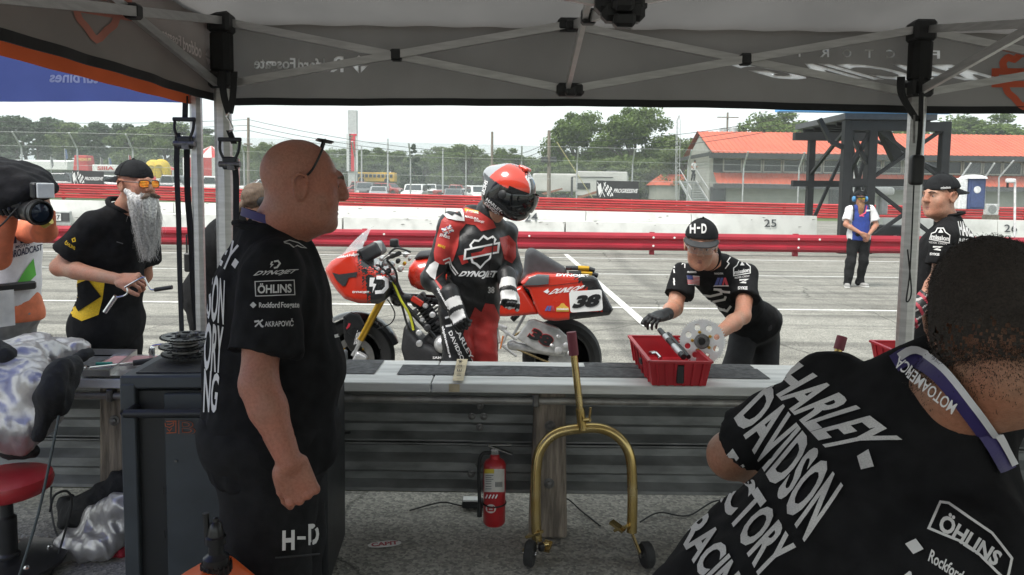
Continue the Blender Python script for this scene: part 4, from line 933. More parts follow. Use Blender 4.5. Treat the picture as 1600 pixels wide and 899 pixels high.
for px,y0,y1,lab in ((241,259,278,'tall yellow inflatable arch behind the fence'),(253,258,276,'slim yellow inflatable arch next to the taller one')):
 o=thing('inflatable_arch',lab,'inflatable',P(px,y1,75));p=[P(px-9,y1,75),P(px-7,y0+4,75),P(px-2,y0,75),P(px+5,y0+3,75),P(px+9,y1,75)];MB().tube(spline(p,5),[.35+.25*math.sin(math.pi*i/20) for i in range(21)],8).build('tube',M_yt,o)
ib=thing('inflatable_booth','red inflatable booth with pale lettering behind the black pickup','inflatable',P(132,268,85));s_=SDF();a,b=P(119,272,85),P(145,243,85);s_.poly([(0,0),(b[0]-a[0],0),(b[0]-a[0]-.3,b[2]-a[2]),(.25,b[2]-a[2])],a,(1,0,0),(0,0,1),.8,.2);sobj('body',s_,.12,M_rt,ib)
v,f=fit_text('PREMIUM',.02);flat('lettering',v,f,mat('pale yellow print',(.7,.5,.2),.6),ib,P(122,252,84.1),(P(142,252,84.1)-P(122,252,84.1)),(0,0,.35))
for k,(px,y0,y1,c,lab) in enumerate(((102,232,250,'blue','tall white and blue feather flag'),(158,246,262,'grey','dark feather flag beside the red booth'),(171,246,264,'blue','blue feather flag among the parked cars'),(80,245,262,'grey','grey feather flag near the white marquee'),(202,242,262,'red','orange red feather flag above the bearded mechanic'))):
 o=thing('feather_flag',lab,'flag',P(px,y1+8,86));MB().tube([P(px,y1+8,86),P(px-1,y0,86)],.04,5).build('flag_pole',M_fpost,o);q=P(np.array([px-1,px+2.5,px+4,px+1.]),np.array([y0,y0+3,y1-3,y1+1]),np.full(4,86.));MB().prism(q,(0,.02,0)).build('cloth',PAINT[c],o,smooth=False)
mq=thing('marquee','long low white marquee behind the parked cars','tent',P(50,262,95));a,b=P(-20,264,95),P(112,250,95)
MB().prism([(a[0],94,a[2]),(a[0],94,a[2]+1.0),(a[0],97,b[2]),(a[0],100,a[2]+1.),(a[0],100,a[2])],(b[0]-a[0],0,0)).build('cover',M_wt,mq,smooth=False)
tl=thing('race_trailer','white transporter trailer with red lettering parked among the cars','trailer',P(165,270,78));a,b=P(146,274,78),P(185,258,78);MB().box((a+b)/2+V(0,1,0),(b[0]-a[0],2.4,b[2]-a[2]),bev=.05).build('body',M_wt,tl,smooth=False)
v,f=fit_text('SIIIA',.04);flat('lettering',v,f,mat('red letter',(.45,.03,.03),.6),tl,P(152,266,77.7),P(178,266,77.7)-P(152,266,77.7),(0,0,.4));MB().box((a+b)/2+V(0,.8,-.75),(2.2,.6,.5)).build('wheel_set',M_rubber,tl,smooth=False)
MB().box(P(167,270.5,77.75),(2.3,.06,.35)).build('lower_stripe',M_trim,tl,smooth=False)
# ------------------------------------------------------------------ trees
def leafmat(name,c,c2):
 m=mat(name,c,.75,var=.4,vscale=1.3,col2=c2,spec=.2,translucent=.3);return m
M_leaf=[leafmat('broad leaves',(.075,.12,.028),(.15,.21,.06)),leafmat('pine needles',(.055,.085,.045),(.10,.14,.075)),leafmat('spruce needles',(.035,.062,.038),(.07,.105,.06)),leafmat('light leaves',(.10,.145,.05),(.19,.24,.10))]
M_bark=mat('bark',(.09,.07,.055),.95,var=.35,vscale=6,bump=.5,bscale=20)
def tree_proto(kind,seed,H,Rr,nleaf,leaf,name,mat_i):
 r=np.random.default_rng(seed);o=thing(name,'x','tree');tb=MB()
 tb.tube([(0,0,-.3),(r.normal()*.1,r.normal()*.1,H*.35),(r.normal()*.2,r.normal()*.2,H*.8)],[H*.028,H*.02,H*.006],7)
 cl=[]
 if kind in ('broad',):
  for i in range(84):
   z=r.uniform(.06,.97);w_=Rr*math.sqrt(max(.08,1-((z-.52)/.50)**2)) ;a=r.uniform(0,6.28);d=w_*r.uniform(.25,.95);c=np.array([d*math.cos(a),d*math.sin(a),H*z]);cl.append((c,H*r.uniform(.07,.13),.8))
   if i % 3==0:tb.tube([(0,0,H*(z*.6)),c*V(.5,.5,0)+V(0,0,H*(z*.8)),c],[H*.012,H*.008,H*.003],5)
 elif kind=='pine':
  for i in range(26):
   z=r.uniform(.25,.98);w_=Rr*(1.05-.6*z)*r.uniform(.5,1.1);a=r.uniform(0,6.28);c=np.array([w_*.7*math.cos(a),w_*.7*math.sin(a),H*z]);cl.append((c,H*r.uniform(.06,.10),.55))
   tb.tube([(0,0,H*(z-.04)),c],[H*.008,H*.003],4)
 else:
  for i in range(60):
   z=r.uniform(.05,1);w_=Rr*(1.02-z)*r.uniform(.6,1);a=r.uniform(0,6.28);cl.append((np.array([w_*math.cos(a),w_*math.sin(a),H*z]),H*(.03+.06*(1-z)),.5))
 n=nleaf // len(cl);v=[];f=[];k=0
 C_=[];
 for c,rad,sq in cl:
  p=r.normal(size=(n,3));p=nrm(p)*(r.uniform(0,1,(n,1))**.45)*rad*V(1,1,sq);p+=c
  nn=nrm(nrm(p-c)*.7+r.normal(size=(n,3))*.8);u=nrm(np.cross(nn,r.normal(size=(n,3))));w2=np.cross(nn,u);s_=leaf*r.uniform(.5,1.3,(n,1))
  q=np.stack([p-u*s_*.5,p+w2*s_*.35,p+u*s_*.6,p-w2*s_*.35],1).reshape(-1,3);C_.append(q)
 v=np.concatenate(C_);f=np.arange(len(v)).reshape(-1,4)
 tb.build('trunk',M_bark,o,local=True);mesh_obj('crown',v,f,M_leaf[mat_i],o,smooth=False);return o
TP={'broadA':tree_proto('broad',1,12,4.2,27000,.31,'leafy_tree',0),'broadB':tree_proto('broad',2,9,3.6,14000,.30,'leafy_tree',3),'pineA':tree_proto('pine',3,11,3.0,5000,.36,'pine_tree',1),'pineB':tree_proto('pine',4,10,3.3,5000,.36,'pine_tree',1),'spruce':tree_proto('spruce',5,7,2.3,7000,.22,'spruce_tree',2)}
TU=set()
def tree(kind,px,ytop,Y,label,group=None,sc=None,wx=1.0):
 src=TP[kind];o=src if kind not in TU else copy_tree(src);TU.add(kind);t_=P(px,ytop,Y);z0=float(land(t_[0],Y));h=dict(broadA=12,broadB=9,pineA=11,pineB=10,spruce=7)[kind];s_=(t_[2]-z0)/h
 o.location=(t_[0],Y,z0-.1);o.scale=(s_*wx,s_*wx,s_);o.rotation_euler=(0,0,random.uniform(0,6.28));tag(o,label,'tree',group)
rt=random.Random(11)
for i,px in enumerate(range(-30,345,17)):
 yt=np.interp(px,[0,30,70,110,125,175,260,300,350],[186,181,184,186,194,192,192,199,212])+rt.uniform(-5,8);Yq=rt.choice([112,122,132])
 tree(rt.choice(['pineA','pineB','pineA','broadB']),px,yt,Yq,'dark pine in the tree line behind the marquee and parked cars','tree line behind the car park',wx=rt.uniform(1.0,1.35))
tree('spruce',646,225,84,'dark conical spruce standing among the parked cars')
tree('broadA',902,176,88,'tall leafy tree with open crown behind the white caravan',wx=1.15);tree('broadA',992,168,84,'tall dense leafy tree next to the antenna mast',wx=1.25);tree('broadB',730,226,110,'rounded leafy tree behind the rider',wx=1.2);tree('broadA',795,232,105,'leafy tree between the two wooden poles',wx=1.3)
tree('broadB',1070,216,72,'feathery tree at the outside stairs',wx=1.1);tree('broadA',1218,176,92,'leafy tree rising above the building roof',wx=1.5);tree('broadA',1545,180,95,'broad leafy tree over the roof past the tower',wx=1.8);tree('broadA',1400,190,98,'leafy tree seen through the screen tower',wx=1.6);tree('broadB',365,218,95,'light leafy tree behind the strap on the tent leg',wx=1.1);tree('broadB',412,222,88,'pale young tree right of the wooden utility pole',wx=.8)
for i,px in enumerate(range(330,1110,22)):
 tree(rt.choice(['broadA','broadB']),px+rt.uniform(-6,6),np.interp(px,[330,420,560,640,700,800,900,1100],[226,232,226,236,232,240,240,236])+rt.uniform(-4,8),rt.choice([140,155,170]),'leafy tree in the hazy wood beyond the field','wood beyond the field',wx=rt.uniform(1.3,1.8))
for i,px in enumerate(range(840,1090,26)):tree('broadB',px,rt.uniform(246,262),76,'low leafy bush tree behind the caravan and banner','low trees behind the caravan',wx=1.5)
# light summer haze over the far field

# ================================================================== people: kit
def sdf_clip(sd,planes):
 ev,lo,hi,k,sub=sd.ops[-1];pl=[(np.array(o,float),nrm(n)) for o,n in planes]
 def ev2(p):
  d=ev(p)
  for o,n in pl:d=np.maximum(d,(p-o)@n)
  return d
 sd.ops[-1]=(ev2,lo,hi,k,sub);return sd
def fr(F,U):
 """columns: right, forward, up"""
 U=nrm(U);F=nrm(np.array(F,float)-np.dot(F,U)*U);return np.stack([np.cross(F,U),F,U],1)
def head_sdf(sd,c,R,s=1.0,nose=1.0,jaw=1.0,full=0.0):
 L_=lambda r,f,u:c+R@(np.array([r,f,u])*s)
 e=lambda p,r,k=.03,sub=False:sd.ell(L_(*p),np.array(r)*s,R,k*s,sub)
 e((0,-.014,.035),(.076,.097,.088));e((0,.028,-.03),(.060+full,.066,.085),.04);e((0,.032,-.083),(.051*jaw+full,.052,.040),.04);e((0,.076,-.101),(.024,.018,.019),.02)
 for sx in (-1,1):
  e((sx*.037,.060,-.028),(.024+full,.022,.026),.03)
  sd.cap(L_(sx*.008,.093,.026),L_(sx*.042,.080,.026),.010*s,.008*s,.014*s)
  e((sx*.031,.100,.006),(.017,.014,.012),.010,True);e((sx*.031,.0785,.006),(.0135,.0135,.0125),.003)
  sd.cap(L_(sx*.018,.093,.0145),L_(sx*.044,.086,.0125),.0035*s,.003*s,.003*s)
  e((sx*.080,-.008,-.004),(.008,.020,.034),.005);e((sx*.092,-.002,-.002),(.009,.011,.022),.003,True)
  ear=[(.086,.010,.012),(.090,.004,.028),(.092,-.012,.032),(.092,-.026,.020),(.090,-.026,.0),(.087,-.018,-.020),(.085,-.004,-.034)]
  for a,b in zip(ear[:-1],ear[1:]):sd.cap(L_(sx*a[0],*a[1:]),L_(sx*b[0],*b[1:]),.0046*s,k=.002*s)
  e((sx*.011,.106,-.026),(.009,.010,.008),.008)
 sd.cap(L_(0,.090,.034),L_(0,.104,.0),.0105*s,.0095*s,.016*s);sd.cap(L_(0,.102,.004),L_(0,.1125+.006*(nose-1),-.018),.0095*s,.0125*s*nose,.014*s)
 sd.cap(L_(-.019,.084,-.060),L_(.019,.084,-.060),.0075*s,k=.006*s);sd.cap(L_(-.016,.083,-.071),L_(.016,.083,-.071),.0080*s,k=.006*s);sd.cap(L_(-.02,.094,-.0655),L_(.02,.094,-.0655),.0028*s,k=.003*s,sub=True)
 return L_
def hand_sdf(sd,w_,D,N,side,curl=(30,40,30),s=1.0,spread=4,thumb=(30,25),th_in=.3,grow=0.0,curls=None):
 """w_: wrist, D: along the hand, N: the way the palm faces, side: +1 thumb on D x N"""
 D=nrm(D);N=nrm(np.array(N,float)-np.dot(N,D)*D);T=np.cross(D,N)*side;R=np.stack([T,D,N],1);g=grow
 sd.box(w_+D*.046*s,np.array([.040,.048,.0135])*s+g,R,.0125*s,.014*s);sd.ell(w_+D*.035*s+T*.026*s+N*.008*s,np.array([.019,.034,.018])*s+g,R,.014*s)
 ln=[.070,.079,.073,.058];pos=[.030,.0105,-.0105,-.030]
 for i in range(4):
  p=w_+(D*(.094-.004*abs(i-1))+T*pos[i])*s;a=math.radians(spread*(1.2-i));d=nrm(D*math.cos(a)+T*math.sin(a));ang=0;cu=(curls[i] if curls else curl);r=(.0086-.0006*i)*s+g
  sd.ell(p-N*.006*s,V(.0115,.0115,.0105)*s+g,R,.006*s)
  for j,fr_ in enumerate((.45,.31,.24)):
   ang+=math.radians(cu[j]);dd=d*math.cos(ang)+N*math.sin(ang);q=p+dd*ln[i]*fr_*s;sd.cap(p,q,r*(1-.07*j),r*(.93-.07*j),.004*s);p=q
 p=w_+(D*.022+T*.030)*s;a,b=math.radians(thumb[0]),math.radians(thumb[1]);d=nrm(D*math.cos(a)+T*math.sin(a)+N*th_in);q=p+d*.044*s;sd.cap(p,q,.0135*s+g,.0112*s+g,.010*s)
 for L2 in (.034,.028):d=nrm(d*math.cos(b)+(D*.6+N*.6-T*.5)*math.sin(b));p=q;q=p+d*L2*s;sd.cap(p,q,.0105*s+g,.0092*s+g,.004*s)
class Person:
 def __init__(s,label,root,scale=1.0,girth=1.0,belly=1.0,cat='person',**j):
  s.k=scale;s.g=girth;s.b=belly;s.o=thing('person',label,cat,root);s.j={k:np.array(v,float) for k,v in j.items()};J=s.j
  s.Up=nrm(J['chest']-J['pel']);s.RP=fr(J.get('Fp',J['Fc']),s.Up if 'upright_pelvis' not in j else V(0,0,1));s.RC=fr(J['Fc'],s.Up)
  s.RH=fr(J['Fh'],J.get('Uh',V(0,0,1)))
  for side in ('L','R'):
   sx=1 if side=='R' else-1
   if 's'+side not in J:J['s'+side]=J['chest']+s.RC@(V(sx*.185*girth,0,.155)*scale)
   if 'h'+side not in J:J['h'+side]=J['pel']+s.RP@(V(sx*.092*girth,0,-.06)*scale)
  if 'neck' not in J:J['neck']=J['chest']+s.RC@(V(0,-.015,.215)*scale)
 def torso(s,sd,kk=.05):
  k,g,J=s.k,s.g,s.j;mid=(J['pel']+J['chest'])/2
  sd.ell(J['pel'],V(.170*g,.125*g*(.5+.5*s.b),.14)*k,s.RP,kk);sd.ell(mid+s.RC[:,1]*.02*(s.b-1)*3*k,V(.155*g,.118*g*s.b,.17)*k,s.RC,kk);sd.ell(J['chest'],V(.172*g,.122*g*(.6+.4*s.b),.20)*k,s.RC,kk)
  sd.cap(J['sL']-s.RC@V(-.02,0,0.01),J['sR']-s.RC@V(.02,0,.01),.058*k*g,k=.04)
  for q in ('sL','sR'):sd.cap(J['neck']-s.Up*.02,J[q],.05*k*g,.048*k*g,.03)
  return sd
 def arm(s,sd,side,r=1.0,upto=1.0):
  J,k=s.j,s.k*r;a,e,w_=J['s'+side],J['e'+side],J['w'+side];d=nrm(w_-e)
  sd.cap(a,e,.054*k,.043*k,.02);m_=e+(w_-e)*.3;sd.cap(e,m_,.042*k,.045*k,.02);sd.cap(m_,w_,.044*k,.028*k,.02);sd.ell(e,V(.042,.042,.044)*k,None,.02);return sd
 def legs(s,sd,r=1.0):
  J,k=s.j,s.k*r
  for q in 'LR':
   if 'k'+q not in J:continue
   sd.cap(J['h'+q],J['k'+q],.088*k*s.g,.062*k,.03)
   if 'a'+q in J:sd.cap(J['k'+q],J['a'+q],.060*k,.042*k,.03)
  return sd
 def body(s,m,res=.014,hres=.006,hands=None,head=None,hand_res=.0042,neck_r=.057,face=True,arms='LR',thin=.012):
  """skin: one continuous mesh, finer at the head and hands"""
  sd=SDF();J=s.j;s.torso(sd);s.legs(sd)
  ops_t=[]
  for ev,lo,hi,k,sub in sd.ops:ops_t.append(((lambda p,ev=ev:ev(p)+thin),lo,hi,k,sub))
  sd.ops=ops_t
  for q in arms:s.arm(sd,q)
  hc=J['head'];boxes=[]
  sd.cap(J['neck']-s.Up*.03,hc+s.RH@(V(0,-.022,-.06)*s.k),neck_r*1.08*s.k,neck_r*s.k,.03)
  if face:head_sdf(sd,hc,s.RH,s.k*1.0,**(head or {}));boxes.append((hc-.155*s.k,hc+.155*s.k,hres))
  else:sd.ell(hc,V(.075,.095,.115)*s.k,s.RH,.03)
  for q,hd in (hands or {}).items():hand_sdf(sd,J['w'+q],**hd);c=J['w'+q]+nrm(np.array(hd['D'],float))*.07;boxes.append((c-.125,c+.125,hand_res))
  v,f=sd.mesh(res);vs=[v];fs=[];keep=np.ones(len(f),bool)
  for lo,hi,r_ in boxes:keep &= ~((v[f]>lo+res) & (v[f]<hi-res)).all((1,2))
  fs.append(f[keep]);n=len(v)
  for lo,hi,r_ in boxes:
   v2,f2=sd.mesh(r_,lo=lo,hi=hi,smooth=1);vs.append(v2);fs.append(f2+n);n+=len(v2)
  s.bodyo=mesh_obj('body',np.concatenate(vs),np.concatenate(fs),m,s.o);return s.bodyo
 def shirt(s,m,res=.010,grow=.014,sleeve=.62,sr=1.35,hem=-.06,name='shirt',folds=True,seed=1,arms='LR',mi_fn=None,amp=.006,long_=False,hemdir=None,low=1.0,yoke=0):
  J=s.j;sd=SDF();s.torso(sd,.06);up=s.Up if hemdir is None else nrm(hemdir);ops=[]
  pl=[(J['pel']+up*hem*s.k,-up)]
  o0=sd.ops;sd.ops=[]
  sd.ell(J['pel']+s.RP@V(0,0,-.02),V(.178*s.g,.135*s.g*(.45+.55*s.b),.22)*s.k*V(low,low,1),s.RP,.06);o0=o0+sd.ops;sd.ops=[]
  for op in o0:sd.ops.append(op);sdf_clip(sd,pl)
  if yoke:sd.cap(J['neck']-s.Up*.06,J['neck']+s.Up*(yoke+.03),.072*s.k,.064*s.k,.05);sdf_clip(sd,[(J['neck']+s.Up*yoke,s.Up)])
  for q in arms:
   a,e,w_=J['s'+q],J['e'+q],J['w'+q];d=nrm(e-a)
   if long_:
    sd.cap(a,e,.058*s.k,.050*s.k,.03);sd.cap(e,w_,.050*s.k,.037*s.k,.025);sdf_clip(sd,[(w_-nrm(w_-e)*.0,nrm(w_-e))])
   else:
    end=a+(e-a)*sleeve;sd.cap(a-d*.0,a+(e-a)*(sleeve+.15),max(.052*s.g,.0575)*s.k,.052*s.k*sr,.035);sdf_clip(sd,[(end,d)])
  v,f=sd.mesh(res,grow,smooth=1)
  if folds:
   n=vnormals(v,f);v=fold(v,n,amp*.9,14,seed,(1,1,.8));v=fold(v,vnormals(v,f),amp*.55,34,seed+5,(1,1,.6));v=fold(v,vnormals(v,f),amp*.22,75,seed+9,(1,1,.7))
  mi=mi_fn(v[f].mean(1)) if mi_fn else None
  s.shirto=mesh_obj(name,v,f,m,s.o,True,mi);return s.shirto
 def collar(s,m,r=.062,h=.018,name='collar',dz=.0,open_=False):
  c=s.j['neck']+s.Up*(.028+dz)*s.k;R=s.RC;an=np.linspace(0,2*math.pi,29)[:-1];pts=[c+R@(V(r*math.cos(a),r*1.05*math.sin(a),-.018*math.sin(a))*s.k) for a in an];MB().tube(pts,h*.5*s.k,8,closed=True).build(name,m,s.o)
 def pants(s,m,res=.012,grow=.012,seed=3,name='trousers',top=.06,amp=.007,cuff=None):
  J=s.j;sd=SDF();k=s.k
  sd.ell(J['pel'],V(.172*s.g,.128*s.g*(.5+.5*s.b),.14)*k,s.RP,.05);sdf_clip(sd,[(J['pel']+s.RP[:,2]*top,s.RP[:,2])])
  for q in 'LR':
   if 'k'+q not in J:continue
   sd.cap(J['h'+q],J['k'+q],.092*k*s.g,.070*k,.035)
   if 'a'+q in J:sd.cap(J['k'+q],J['a'+q],.069*k,.058*k,.03)
  v,f=sd.mesh(res,grow);v=fold(v,vnormals(v,f),amp,13,seed,(1,1,.9));v=fold(v,vnormals(v,f),amp*.6,32,seed+3);s.pantso=mesh_obj(name,v,f,m,s.o);return s.pantso
 def shoes(s,m,sole,toe=None):
  for q in 'LR':
   a=s.j['a'+q];d=nrm((s.j['toe'+q]-a)*V(1,1,0));sd=SDF();R=np.stack([np.cross(d,(0,0,1)),d,V(0,0,1)],1);b=a*V(1,1,0)
   sd.box(b+d*.06+V(0,0,.045),V(.045,.135,.035),R,.03);sd.cap(b+V(0,0,.05),b+V(0,0,.11),.045,.045);o=sobj('shoe',sd,.012,m,s.o);MB().box(b+d*.06+V(0,0,.015),(.094,.285,.028),R,.012).build('sole',sole,o,smooth=False)
 def gear(s,r,f,u):return s.j['head']+s.RH@(V(r,f,u)*s.k)
 def cap_hat(s,m,back=False,brim_m=None,res=.006,tilt=0.0,name='cap',tall=1.0,brim=True):
  """baseball cap: dome, brim and button"""
  sd=SDF();R=s.RH;c=s.gear(0,-.012,.040);k=s.k;sd.ell(c,V(.089,.108,.098*tall)*k,R,.02);f_=-1 if back else 1;up=nrm(R@V(0,-.12*f_,1));sdf_clip(sd,[(s.gear(0,0,.046),-up)]);sd.ell(c,V(.079,.098,.087*tall)*k,R,.004,True);dome=sobj(name,sd,res,m,s.o)
  MB().sphere(s.gear(0,-.012,.040+.1*tall),.008*k,8,6).build('cap_button',m,dome)
  for i in range(6):
   a=i*math.pi/3+math.pi/6;pts=[s.gear(math.sin(a)*.0895*math.cos(t),-.012+math.cos(a)*.1085*math.cos(t),.040+.0985*tall*math.sin(t)) for t in np.linspace(.22,1.5,9)];MB().tube(pts,.0016*k,4).build('seam',m,dome)
  if brim:
   v=[];n=17
   for lay in (0,1):
    for rr in (0,.35,.7,1):
     for i in range(n):
      a=(i/(n-1)-.5)*math.pi*.92;r_=1+rr*.82*max(0,math.cos(a*.9))**.6;x=.086*math.sin(a)*(1+.10*rr);y=.105*math.cos(a)*r_ if True else 0;z=.048-.016*rr-.014*(math.sin(a)**2)*rr-lay*.005;v.append(s.gear(x,f_*y-.012,z+tilt*rr))
   f=[]
   for lay in (0,1):
    for i in range(3):
     for j in range(n-1):b0=lay*4*n+i*n+j;f.append((b0,b0+1,b0+n+1,b0+n))
   for j in range(n-1):f.append((3*n+j,3*n+j+1,7*n+j+1,7*n+j))
   mb=MB();mb.add(v,f);mb.build('brim',brim_m or m,dome)
  return dome
 def hair(s,m,grow=.006,front=.06,low=-.02,res=.006,fuzz=.002,nape=0):
  sd=SDF();R=s.RH;k=s.k;pl=[(s.gear(0,front,.05),nrm(R@V(0,1,-.55))),(s.gear(0,.0,low),nrm(R@V(0,.9,-1.)))];sd.ell(s.gear(0,-.016,.037),V(.076,.097,.088)*k+grow,R,.02);sdf_clip(sd,pl)
  if nape:sd.cap(s.gear(0,-.024,-.03),s.gear(0,-.022,-.12),(nape+grow)*k,None,.03);sdf_clip(sd,pl+[(s.gear(0,0,-.068),nrm(R@V(0,-.15,-1)))]);sd.ell(s.gear(0,-.04,-.02),V(.066,.066,.07)*k+grow,R,.03);sdf_clip(sd,pl+[(s.gear(0,0,-.068),nrm(R@V(0,-.15,-1)))])
  v,f=sd.mesh(res);v=fold(v,vnormals(v,f),fuzz,160,4);o=mesh_obj('hair',v,f,m,s.o);return o
 def strands(s,name,m,roots,tips_fn,n,seed=0,r=.0012,mats=None,wob=.008,ns=7):
  """tapered hair strands as thin three-sided tubes"""
  g=np.random.default_rng(seed);V_=[];F_=[];k0=0
  for i in range(n):
   a=roots[g.integers(len(roots))]+g.normal(size=3)*.003;pts=tips_fn(a,g);pts=np.asarray(pts);d=nrm(pts[-1]-pts[0]);x=nrm(np.cross(d,g.normal(size=3)));y=np.cross(d,x);m_=len(pts);ph=g.uniform(0,6.3);wv=wob*np.linspace(0,1,m_)*np.sin(np.linspace(0,5,m_)+ph)
   pts=pts+wv[:,None]*x+.6*wv[::1,None]*y*math.cos(ph);rr=r*np.linspace(1,.25,m_)*g.uniform(.7,1.4)
   for q in range(3):V_.append(pts+rr[:,None]*(x*math.cos(q*2.09)+y*math.sin(q*2.09)))
   for j in range(m_-1):
    for q in range(3):q2=(q+1) % 3;F_.append((k0+q*m_+j,k0+q2*m_+j,k0+q2*m_+j+1,k0+q*m_+j+1))
   k0+=3*m_
  return mesh_obj(name,np.concatenate(V_),F_,m,s.o,kind='stuff')
 def fuzz(s,name,m,a,d,r):
  """very short hairs: one thin three-sided spike per root"""
  x=nrm(np.cross(d,rng.normal(size=d.shape)));y=nrm(np.cross(d,x));n=len(a);v=np.stack([a+x*r,a+(-.5*x+.87*y)*r,a+(-.5*x-.87*y)*r,a+d],1).reshape(-1,3);b=np.arange(n)[:,None]*4
  return mesh_obj(name,v,np.concatenate([b+[0,1,3],b+[1,2,3],b+[2,0,3]]),m,s.o,kind='stuff')
 def glasses(s,frame_m,lens_m,z=.006,f=.112,up=0.0,name='glasses',w_=.030,h=.019,temple=True,tr=.0024):
  o=None
  for sx in (-1,1):
   ring=[s.gear(sx*(.033+w_*math.copysign(abs(math.cos(a))**.6,math.cos(a))*.98),f-.010*abs(sx*(.033+w_*math.cos(a)))/.06,z+h*math.copysign(abs(math.sin(a))**.6,math.sin(a))) for a in np.linspace(0,2*math.pi,21)[:-1]]
   if o is None:o=MB().tube(ring,tr*s.k,6,closed=True).build(name,frame_m,s.o)
   else:MB().tube(ring,tr*s.k,6,closed=True).build('rim',frame_m,o)
   MB().sheet(ring).build('lens',lens_m,o,smooth=False)
   if temple:MB().tube([s.gear(sx*.062,f-.012,z+.008),s.gear(sx*.082,.05,z+.010),s.gear(sx*.086,-.012,z+.012),s.gear(sx*.084,-.03,z-.01)],.0026*s.k,6).build('temple',frame_m,o)
  MB().tube([s.gear(-.008,f,z+.004),s.gear(0,f+.003,z+.008),s.gear(.008,f,z+.004)],.0022*s.k,6).build('bridge',frame_m,o);return o
 def brows(s,m,eyes=True):
  for u_,r_ in ((-.060,.0055),(-.071,.0062)):MB().tube([s.gear(-.022,.083,u_),s.gear(-.008,.0905,u_+.0015),s.gear(.008,.0905,u_+.0015),s.gear(.022,.083,u_)],[.002*s.k,r_*s.k,r_*s.k,.002*s.k],8).build('lip',M_lip,s.o)
  for sx in (-1,1):
   MB().tube([s.gear(sx*.012,.104,.026),s.gear(sx*.030,.101,.031),s.gear(sx*.047,.088,.027)],[.003*s.k,.0042*s.k,.002*s.k],6).build('eyebrow',m,s.o)
   if eyes:
    e=MB().sphere(s.gear(sx*.031,.0795,.006),.0121*s.k,12,8).build('eye',M_eyew,s.o);MB().sphere(s.gear(sx*.031,.0876,.0055),.0056*s.k,10,6).build('iris',M_iris,e)
def skinmat(name,c,red=1.0):
 """skin: pale and ruddy patches, fine speckle, pores"""
 m=mat(name,c,.42,var=.16,vscale=11,detail=3,bump=.25,bscale=420,spec=.4,col2=(c[0]*1.16,c[1]*.90,c[2]*.84),sub=.08);t=m.node_tree;b=t.nodes['Principled BSDF'];src=b.inputs['Base Color'].links[0].from_socket
 n=t.nodes.new('ShaderNodeTexNoise');n.inputs['Scale'].default_value=150;n.inputs['Detail'].default_value=5;tc=t.nodes.new('ShaderNodeTexCoord');t.links.new(tc.outputs['Object'],n.inputs['Vector'])
 r=t.nodes.new('ShaderNodeValToRGB');r.color_ramp.elements[0].position=.33;r.color_ramp.elements[1].position=.6;r.color_ramp.elements[0].color=(.62,.55,.52,1);r.color_ramp.elements[1].color=(1.08,1.06,1.04,1);t.links.new(n.outputs['Fac'],r.inputs[0])
 x=t.nodes.new('ShaderNodeMix');x.data_type='RGBA';x.blend_type='MULTIPLY';x.inputs[0].default_value=.42;t.links.new(src,x.inputs[6]);t.links.new(r.outputs[0],x.inputs[7]);t.links.new(x.outputs[2],b.inputs['Base Color']);return m
SK1=skinmat('tanned skin',(.335,.165,.115));SK2=skinmat('fair skin',(.46,.27,.19));SK3=skinmat('weathered skin',(.40,.22,.15));SK4=skinmat('olive skin',(.33,.185,.12))
M_lip=mat('lip skin',(.34,.15,.12),.4,var=.1,vscale=60);M_eyew=mat('eye white',(.6,.58,.55),.2,var=0);M_iris=mat('iris',(.06,.04,.03),.1,var=0)
M_black=mat('black cotton',(.0125,.0125,.0135),.9,var=.25,vscale=30,bump=.25,bscale=700,spec=.15);M_bpants=mat('black trouser twill',(.014,.014,.015),.85,var=.25,vscale=25,bump=.25,bscale=500,spec=.15)
M_capb=mat('black cap cloth',(.014,.0145,.016),.85,var=.2,vscale=20,bump=.2,bscale=400,spec=.2);M_print=mat('white shirt print',(.66,.65,.64),.8,var=.05,spec=.2);M_hairb=mat('dark buzzed hair',(.034,.026,.021),.85,var=.4,vscale=300,bump=.5,bscale=500);M_hairbr=mat('brown hair',(.11,.07,.045),.7,var=.3,vscale=60,stretch=(3,3,1))
M_nitr=mat('black nitrile glove',(.012,.012,.013),.5,var=.1,bump=.1,bscale=100)
def txt(P_,s_,quad,m=None,tgt=None,bold=.02,h=5,shear=0.0,off=.0025,name='lettering'):
 v,f=fit_text(s_,bold);v=v.copy();v[:,0]+=shear*(v[:,1]-.5);return decal(name,quadmap(v,quad),f,m or M_print,P_.o if isinstance(P_,Person) else P_,tgt,h,off)
def rect(x0,y0,x1,y1,skew=0.0):return [(x0,y1),(x1,y1+skew),(x1,y0+skew),(x0,y0)]

